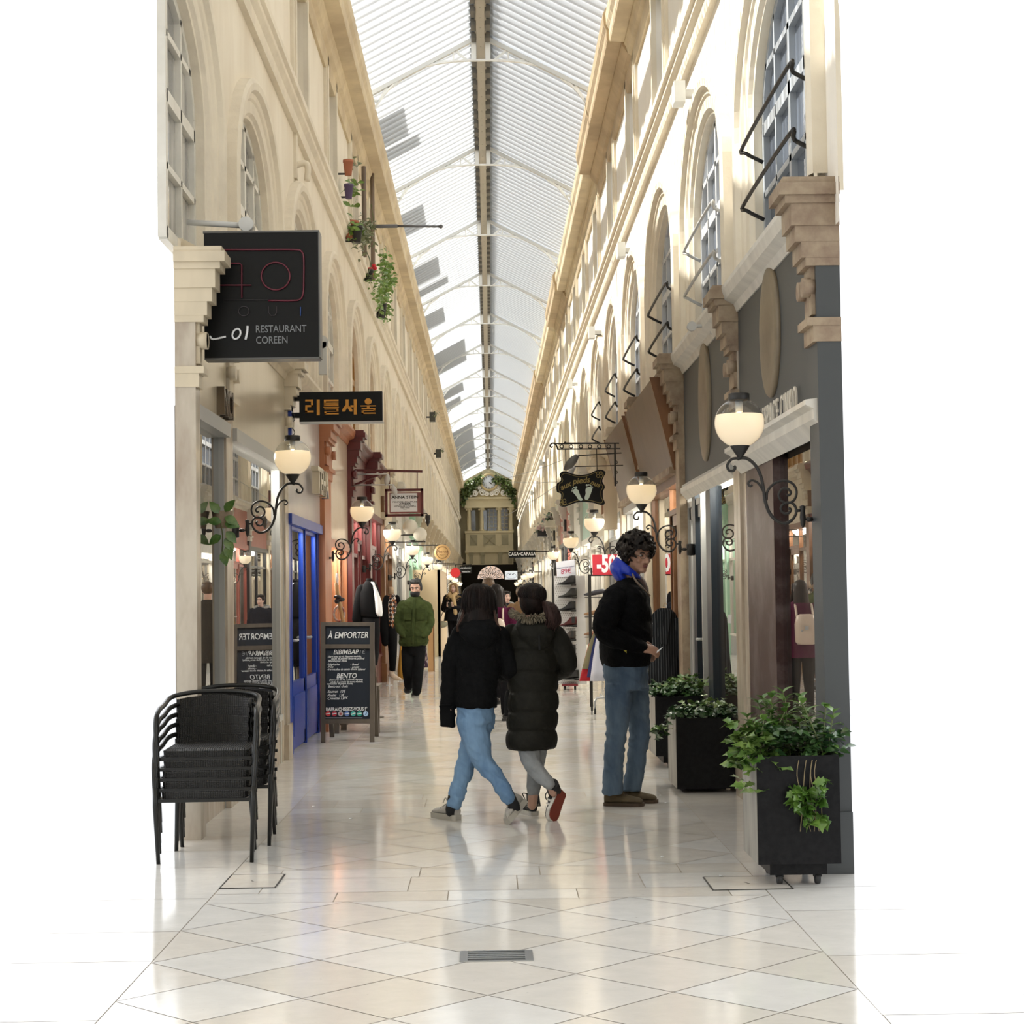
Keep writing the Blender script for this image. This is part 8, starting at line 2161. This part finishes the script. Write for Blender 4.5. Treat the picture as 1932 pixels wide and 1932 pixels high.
m = MB(); m.loft(rings_fb([(J(783, 1116.5, -0.02), 0.068, 0.088, UX, (0, 1, 0)), (J(783, 1122, -0.02), 0.066, 0.085, UX, (0, 1, 0)), (J(783, 1128, -0.01), 0.05, 0.06, UX, (0, 1, 0))])); m.build('black_mask', mat('black_mask', (0.005, 0.005, 0.006), 0.8), g)
m = MB()
for x, px0, px1 in ((0, 0, 0),):
    pass
spec = []
for px0, px1, py, rb in ((757, 804, 1212, 0.13), (759, 803, 1225, 0.13), (762, 801, 1236, 0.12)):
    A = J(px0, py); B = J(px1, py); spec.append(((A + B) / 2, (B - A).length / 2, rb, UX, (0, 1, 0)))
m.loft(rings_fb(spec))
slimbs(m, [J(770, 1228), J(769, 1262, -0.05), J(771, 1294, 0.08)], [0.095, 0.078, 0.062]); slimbs(m, [J(791, 1228), J(789, 1264, -0.08), J(786, 1304, -0.1)], [0.095, 0.078, 0.066])
remeshed(m, 'black_trousers', cloth('black_denim', (0.008, 0.0085, 0.010), 0.6, 8, 0.4, 12), g, 0.011, 2)
M_BSH = mat('black_leather_shoe', (0.010, 0.010, 0.011), 0.35)
q = onfloor(784.5, 1312); shoe(g, (q.x, q.y + 0.22, 0.0), (q.x - 0.01, q.y - 0.05, 0.0), 0.08, 0.05, M_BSH, M_RUB, name='shoe')
q = J(769, 1304, 0.12); shoe(g, q + Vector((0.01, 0.22, 0.10)), q + Vector((0, -0.02, -0.03)), 0.08, 0.05, M_BSH, M_RUB, name='shoe')
m = MB(); f, r, u = frame_of(fdir); R = Matrix((r, f, u)).transposed(); P = lambda x, y, z: hc + r * x + f * y + u * z
m.ell(P(0, -0.03, 0.045), (0.088, 0.092, 0.085), R); m.ell(P(0, 0.03, 0.095), (0.07, 0.055, 0.032), R)
for s_ in (-1, 1): m.ell(P(s_ * 0.078, -0.02, 0.01), (0.014, 0.05, 0.055), R)
for i in range(60):
    a = Rr.uniform(0, 2 * pi); c = P(0.075 * cos(a), -0.03 + 0.075 * sin(a), 0.08 + 0.03 * Rr.random()); m.tube([c, c + Vector((0.02 * cos(a), Rr.gauss(0, 0.01), 0.018))], [0.010, 0.004], 5)
remeshed(m, 'hair', hairm('black_grey_hair', (0.012, 0.012, 0.012), (0.05, 0.05, 0.05)), g, 0.008, 1)

# ---- figures further down the passage
def figure(x, Y, h, rz, label, coat, trous, hair, skin=SK_A, long_hair=True, coat_len=0.48, coat_w=1.0, arms='down', face=True):
    k = h / 1.68
    g = thing('person', (x, Y, 0), label, 'person')
    Rz = Matrix.Rotation(rz, 3, 'Z'); o = Vector((x, Y, 0))
    W = lambda a, b, c: o + Rz @ Vector((a * k, b * k, c * k))         # faces -y when rz = 0
    ex = Rz @ Vector((1, 0, 0)); ey = Rz @ Vector((0, 1, 0)); f = -ey
    m = MB(); hc = W(0, -0.02, 1.56); head_prims(m, hc, f, 0.95 * k)
    limb(m, [W(0, 0, 1.50), W(0, 0, 1.38)], 0.05 * k)
    m.loft(rings_fb([(W(0, 0, 1.40), 0.06 * k, 0.06 * k, ex, ey), (W(0, 0, 1.34), 0.16 * k, 0.09 * k, ex, ey), (W(0, 0, 1.05), 0.13 * k, 0.09 * k, ex, ey), (W(0, 0, 0.85), 0.15 * k, 0.10 * k, ex, ey)]))
    A = {}
    for s in (-1, 1):
        if arms == 'phone': A[s] = [W(s * 0.18, 0, 1.33), W(s * 0.24, -0.02, 1.08), W(s * 0.07, -0.24, 1.12)]
        else: A[s] = [W(s * 0.18, 0, 1.33), W(s * 0.23, 0.01, 1.06), W(s * 0.22, -0.05, 0.82)]
        limb(m, A[s], [0.042 * k, 0.036 * k, 0.027 * k])
        hand_prims(m, A[s][2], (A[s][2] - A[s][1]).normalized() if arms != 'phone' else W(s * -0.2, -0.5, 0.6) - o, f if arms != 'phone' else UZ * -1, 0.9 * k, s if arms != 'phone' else -s, 0.5)
        limb(m, [W(s * 0.085, 0, 0.85), W(s * 0.09, -0.02 * s, 0.47), W(s * 0.09, 0.03 * s, 0.07)], [0.07 * k, 0.05 * k, 0.036 * k])
    body = remeshed(m, 'body', skin, g, 0.011 * k, 2)
    if face: face_parts(body, hc, f, 0.95 * k)
    m = MB()
    z1 = coat_len
    cw = coat_w
    m.loft(rings_fb([(W(0, 0, 1.44), 0.075 * k, 0.075 * k, ex, ey), (W(0, 0, 1.39), 0.15 * k * cw, 0.11 * k, ex, ey), (W(0, 0, 1.31), 0.21 * k * cw, 0.14 * k * cw, ex, ey), (W(0, 0, 1.05), 0.19 * k * cw, 0.15 * k * cw, ex, ey), (W(0, 0, 0.85), 0.205 * k * cw, 0.16 * k * cw, ex, ey), (W(0, 0, z1), 0.21 * k * cw, 0.17 * k * cw, ex, ey)]))
    for s in (-1, 1):
        a = A[s]; slimbs(m, [a[0], a[1], a[1].lerp(a[2], 0.92)], [0.082 * k * cw, 0.072 * k * cw, 0.052 * k])
    remeshed(m, 'coat', coat, g, 0.012 * k, 2)
    m = MB()
    for s in (-1, 1): limb(m, [W(s * 0.085, 0, 0.88), W(s * 0.09, -0.02 * s, 0.47), W(s * 0.09, 0.03 * s, 0.10)], [0.09 * k, 0.07 * k, 0.05 * k])
    remeshed(m, 'trousers', trous, g, 0.013 * k, 2)
    for s in (-1, 1): shoe(g, W(s * 0.09, 0.08 + 0.03 * s, 0), W(s * 0.10, -0.17 + 0.03 * s, 0), 0.075 * k, 0.043 * k, M_BSH, M_RUB, name='shoe')
    m = MB(); Pp = lambda a, b, c: hc + ex * a * k + ey * b * k + UZ * c * k
    R = Matrix((ex, ey, UZ)).transposed()
    m.ell(Pp(0, 0.025, 0.035), (0.086 * k, 0.095 * k, 0.090 * k), R)
    if long_hair:
        m.loft(rings_fb([(Pp(0, 0.05, 0.03), 0.085 * k, 0.06 * k, ex, ey), (Pp(0, 0.06, -0.08), 0.095 * k, 0.06 * k, ex, ey), (Pp(0, 0.07, -0.20), 0.105 * k, 0.055 * k, ex, ey), (Pp(0, 0.08, -0.28), 0.08 * k, 0.04 * k, ex, ey)]))
        for s in (-1, 1): m.tube(smooth_path([Pp(s * 0.07, -0.03, 0.06), Pp(s * 0.085, -0.02, -0.06), Pp(s * 0.09, -0.05, -0.18), Pp(s * 0.10, -0.06, -0.27)], 3), 0.024 * k, 8, round_ends=True)
    else:
        for i in range(40):
            a = Rr.uniform(0, 2 * pi); c = Pp(0.07 * cos(a), 0.025 + 0.07 * sin(a), 0.09); m.tube([c, c + Vector((0.015 * cos(a), 0.015 * sin(a), 0.012))], [0.016, 0.008], 5)
    remeshed(m, 'hair', hair, g, 0.010 * k, 1)
    return g, W, hc
BLK = cloth('black_coat_cloth', (0.008, 0.008, 0.010), 0.7); NAVYC = cloth('dark_navy_coat', (0.014, 0.016, 0.024), 0.7)
H_BLO = hairm('dark_blond_hair', (0.17, 0.10, 0.045), (0.30, 0.19, 0.09)); H_BRO = hairm('mid_brown_hair', (0.06, 0.035, 0.02), (0.13, 0.08, 0.045))
g, W, hc = figure(at(858, 1200, 40.5).x, 40.5, 1.66, -0.35, 'blonde woman in black coat with beige fur trim and scarf, looking down', BLK, BLK, H_BLO, SK_C, True, 0.80, 1.12, 'phone')
m = MB()
for i in range(260):
    a = Rr.uniform(0, 2 * pi); c = W(0.17 * cos(a), 0.12 * sin(a) - 0.02, 1.38 - 0.10 * (Rr.random() if sin(a) < 0 else 0.2)); d_ = Vector((Rr.gauss(0, 1), Rr.gauss(0, 1), Rr.gauss(0, 0.6))).normalized(); m.tube([c, c + d_ * 0.05], [0.016, 0.004], 4)
m.build('fur_trim', mat('beige_fur', (0.34, 0.24, 0.12), 0.9, c2=(0.2, 0.13, 0.06), scale=20), g)
m = MB(); m.tube(smooth_path([W(0.07, -0.10, 1.42), W(0.0, -0.17, 1.36), W(-0.07, -0.10, 1.42)], 4), 0.05, 8, round_ends=True); m.tube(smooth_path([W(0.04, -0.17, 1.36), W(0.09, -0.20, 1.15), W(0.10, -0.19, 0.98)], 4), 0.045, 8, round_ends=True); m.build('scarf', mat('camel_scarf', (0.40, 0.28, 0.14), 0.9), g)
p = W(0.0, -0.30, 1.16)
m = MB(); m.obox(p, (0.075, 0.012, 0.15), Matrix.Rotation(-0.35, 3, 'Z') @ Matrix.Rotation(0.4, 3, 'X')); m.build('mobile_phone', mat('phone_black', (0.01, 0.01, 0.012), 0.2), label='dark mobile phone held by the blonde woman', cat='phone')
m = MB(); m.ell(at(834, 1178, 40.3), (0.13, 0.08, 0.075)); t = thing('handbag', at(834, 1184, 40.3), 'small olive-grey handbag at the blonde woman\'s side', 'bag'); m.build('pouch', mat('olive_grey_leather', (0.22, 0.21, 0.15), 0.5), t)
m = MB(); m.tube([at(829, 1172, 40.3), at(843, 1135, 40.35), at(838, 1172, 40.3)], 0.012, 5); m.build('strap', M_BSH, t)

g, W, hc = figure(at(937, 1200, 19.5).x, 19.5, 1.50, 3.05, 'long-haired woman from behind in maroon coat, between the two girls', cloth('maroon_coat', (0.075, 0.010, 0.035), 0.7), BLK, M_HAIRD, SK_A, True, 0.72, 0.85)
t = thing('backpack', W(0.0, 0.17, 0.98), 'cream leather backpack on the woman in the maroon coat', 'bag')
m = MB(); c = W(0.0, 0.22, 1.08)
m.loft([[c + Vector((w_ * cos(q * pi / 10) * abs(cos(q * pi / 10)) ** -0.35 if abs(cos(q * pi / 10)) > 1e-3 else 0, 0.06 * sin(q * pi / 10), z)) for q in range(20)] for w_, z in ((0.09, -0.17), (0.115, -0.14), (0.12, 0.05), (0.10, 0.14), (0.06, 0.16))]); m.build('bag_body', mat('cream_leather', (0.50, 0.40, 0.32), 0.4), t)
m = MB()
for s_ in (-0.09, 0.09): m.tube(smooth_path([c + Vector((s_, 0.02, 0.13)), c + Vector((s_, 0.12, 0.26)), c + Vector((s_ * 1.1, 0.22, 0.22)), c + Vector((s_ * 1.2, 0.25, 0.05))], 4), 0.013, 6)
m.build('shoulder_strap', mat('cream_leather', (0.50, 0.40, 0.32), 0.4), t)
m = MB(); m.box(c.x - 0.02, c.x + 0.02, c.y - 0.075, c.y - 0.06, c.z - 0.01, c.z + 0.03); m.ell(c + Vector((0.05, -0.06, -0.02)), 0.012, n=8, m=6); m.build('buckle', M_INOX, t)
g, W, hc = figure(at(957, 1200, 30.0).x, 30.0, 1.44, 0.25, 'dark-haired woman in dark navy coat facing the camera, between the girls', NAVYC, BLK, M_HAIRD, SK_C, False, 0.70, 1.08)
m = MB(); m.tube([W(0.13 * cos(i * pi / 7), 0.05 + 0.10 * sin(i * pi / 7), 1.42 + 0.02 * sin(i * pi / 7)) for i in range(15)], 0.035, 8, round_ends=True); m.build('grey_hood', mat('grey_hood', (0.30, 0.29, 0.27), 0.9, c2=(0.12, 0.12, 0.12), scale=30), g)
figure(at(984, 1200, 26.5).x, 26.5, 1.49, 2.7, 'brown-haired person in tan coat, mostly behind the girl with the ponytail', cloth('tan_coat', (0.17, 0.10, 0.05), 0.75), BLK, H_BRO, SK_A, False, 0.6, 1.0)
figure(at(923, 1200, 22.5).x, 22.5, 1.60, 3.1, 'brown-haired person whose crown shows just above the left girl', cloth('dark_taupe_coat', (0.03, 0.025, 0.02), 0.75), BLK, H_BRO, SK_A, False, 0.6, 0.7)
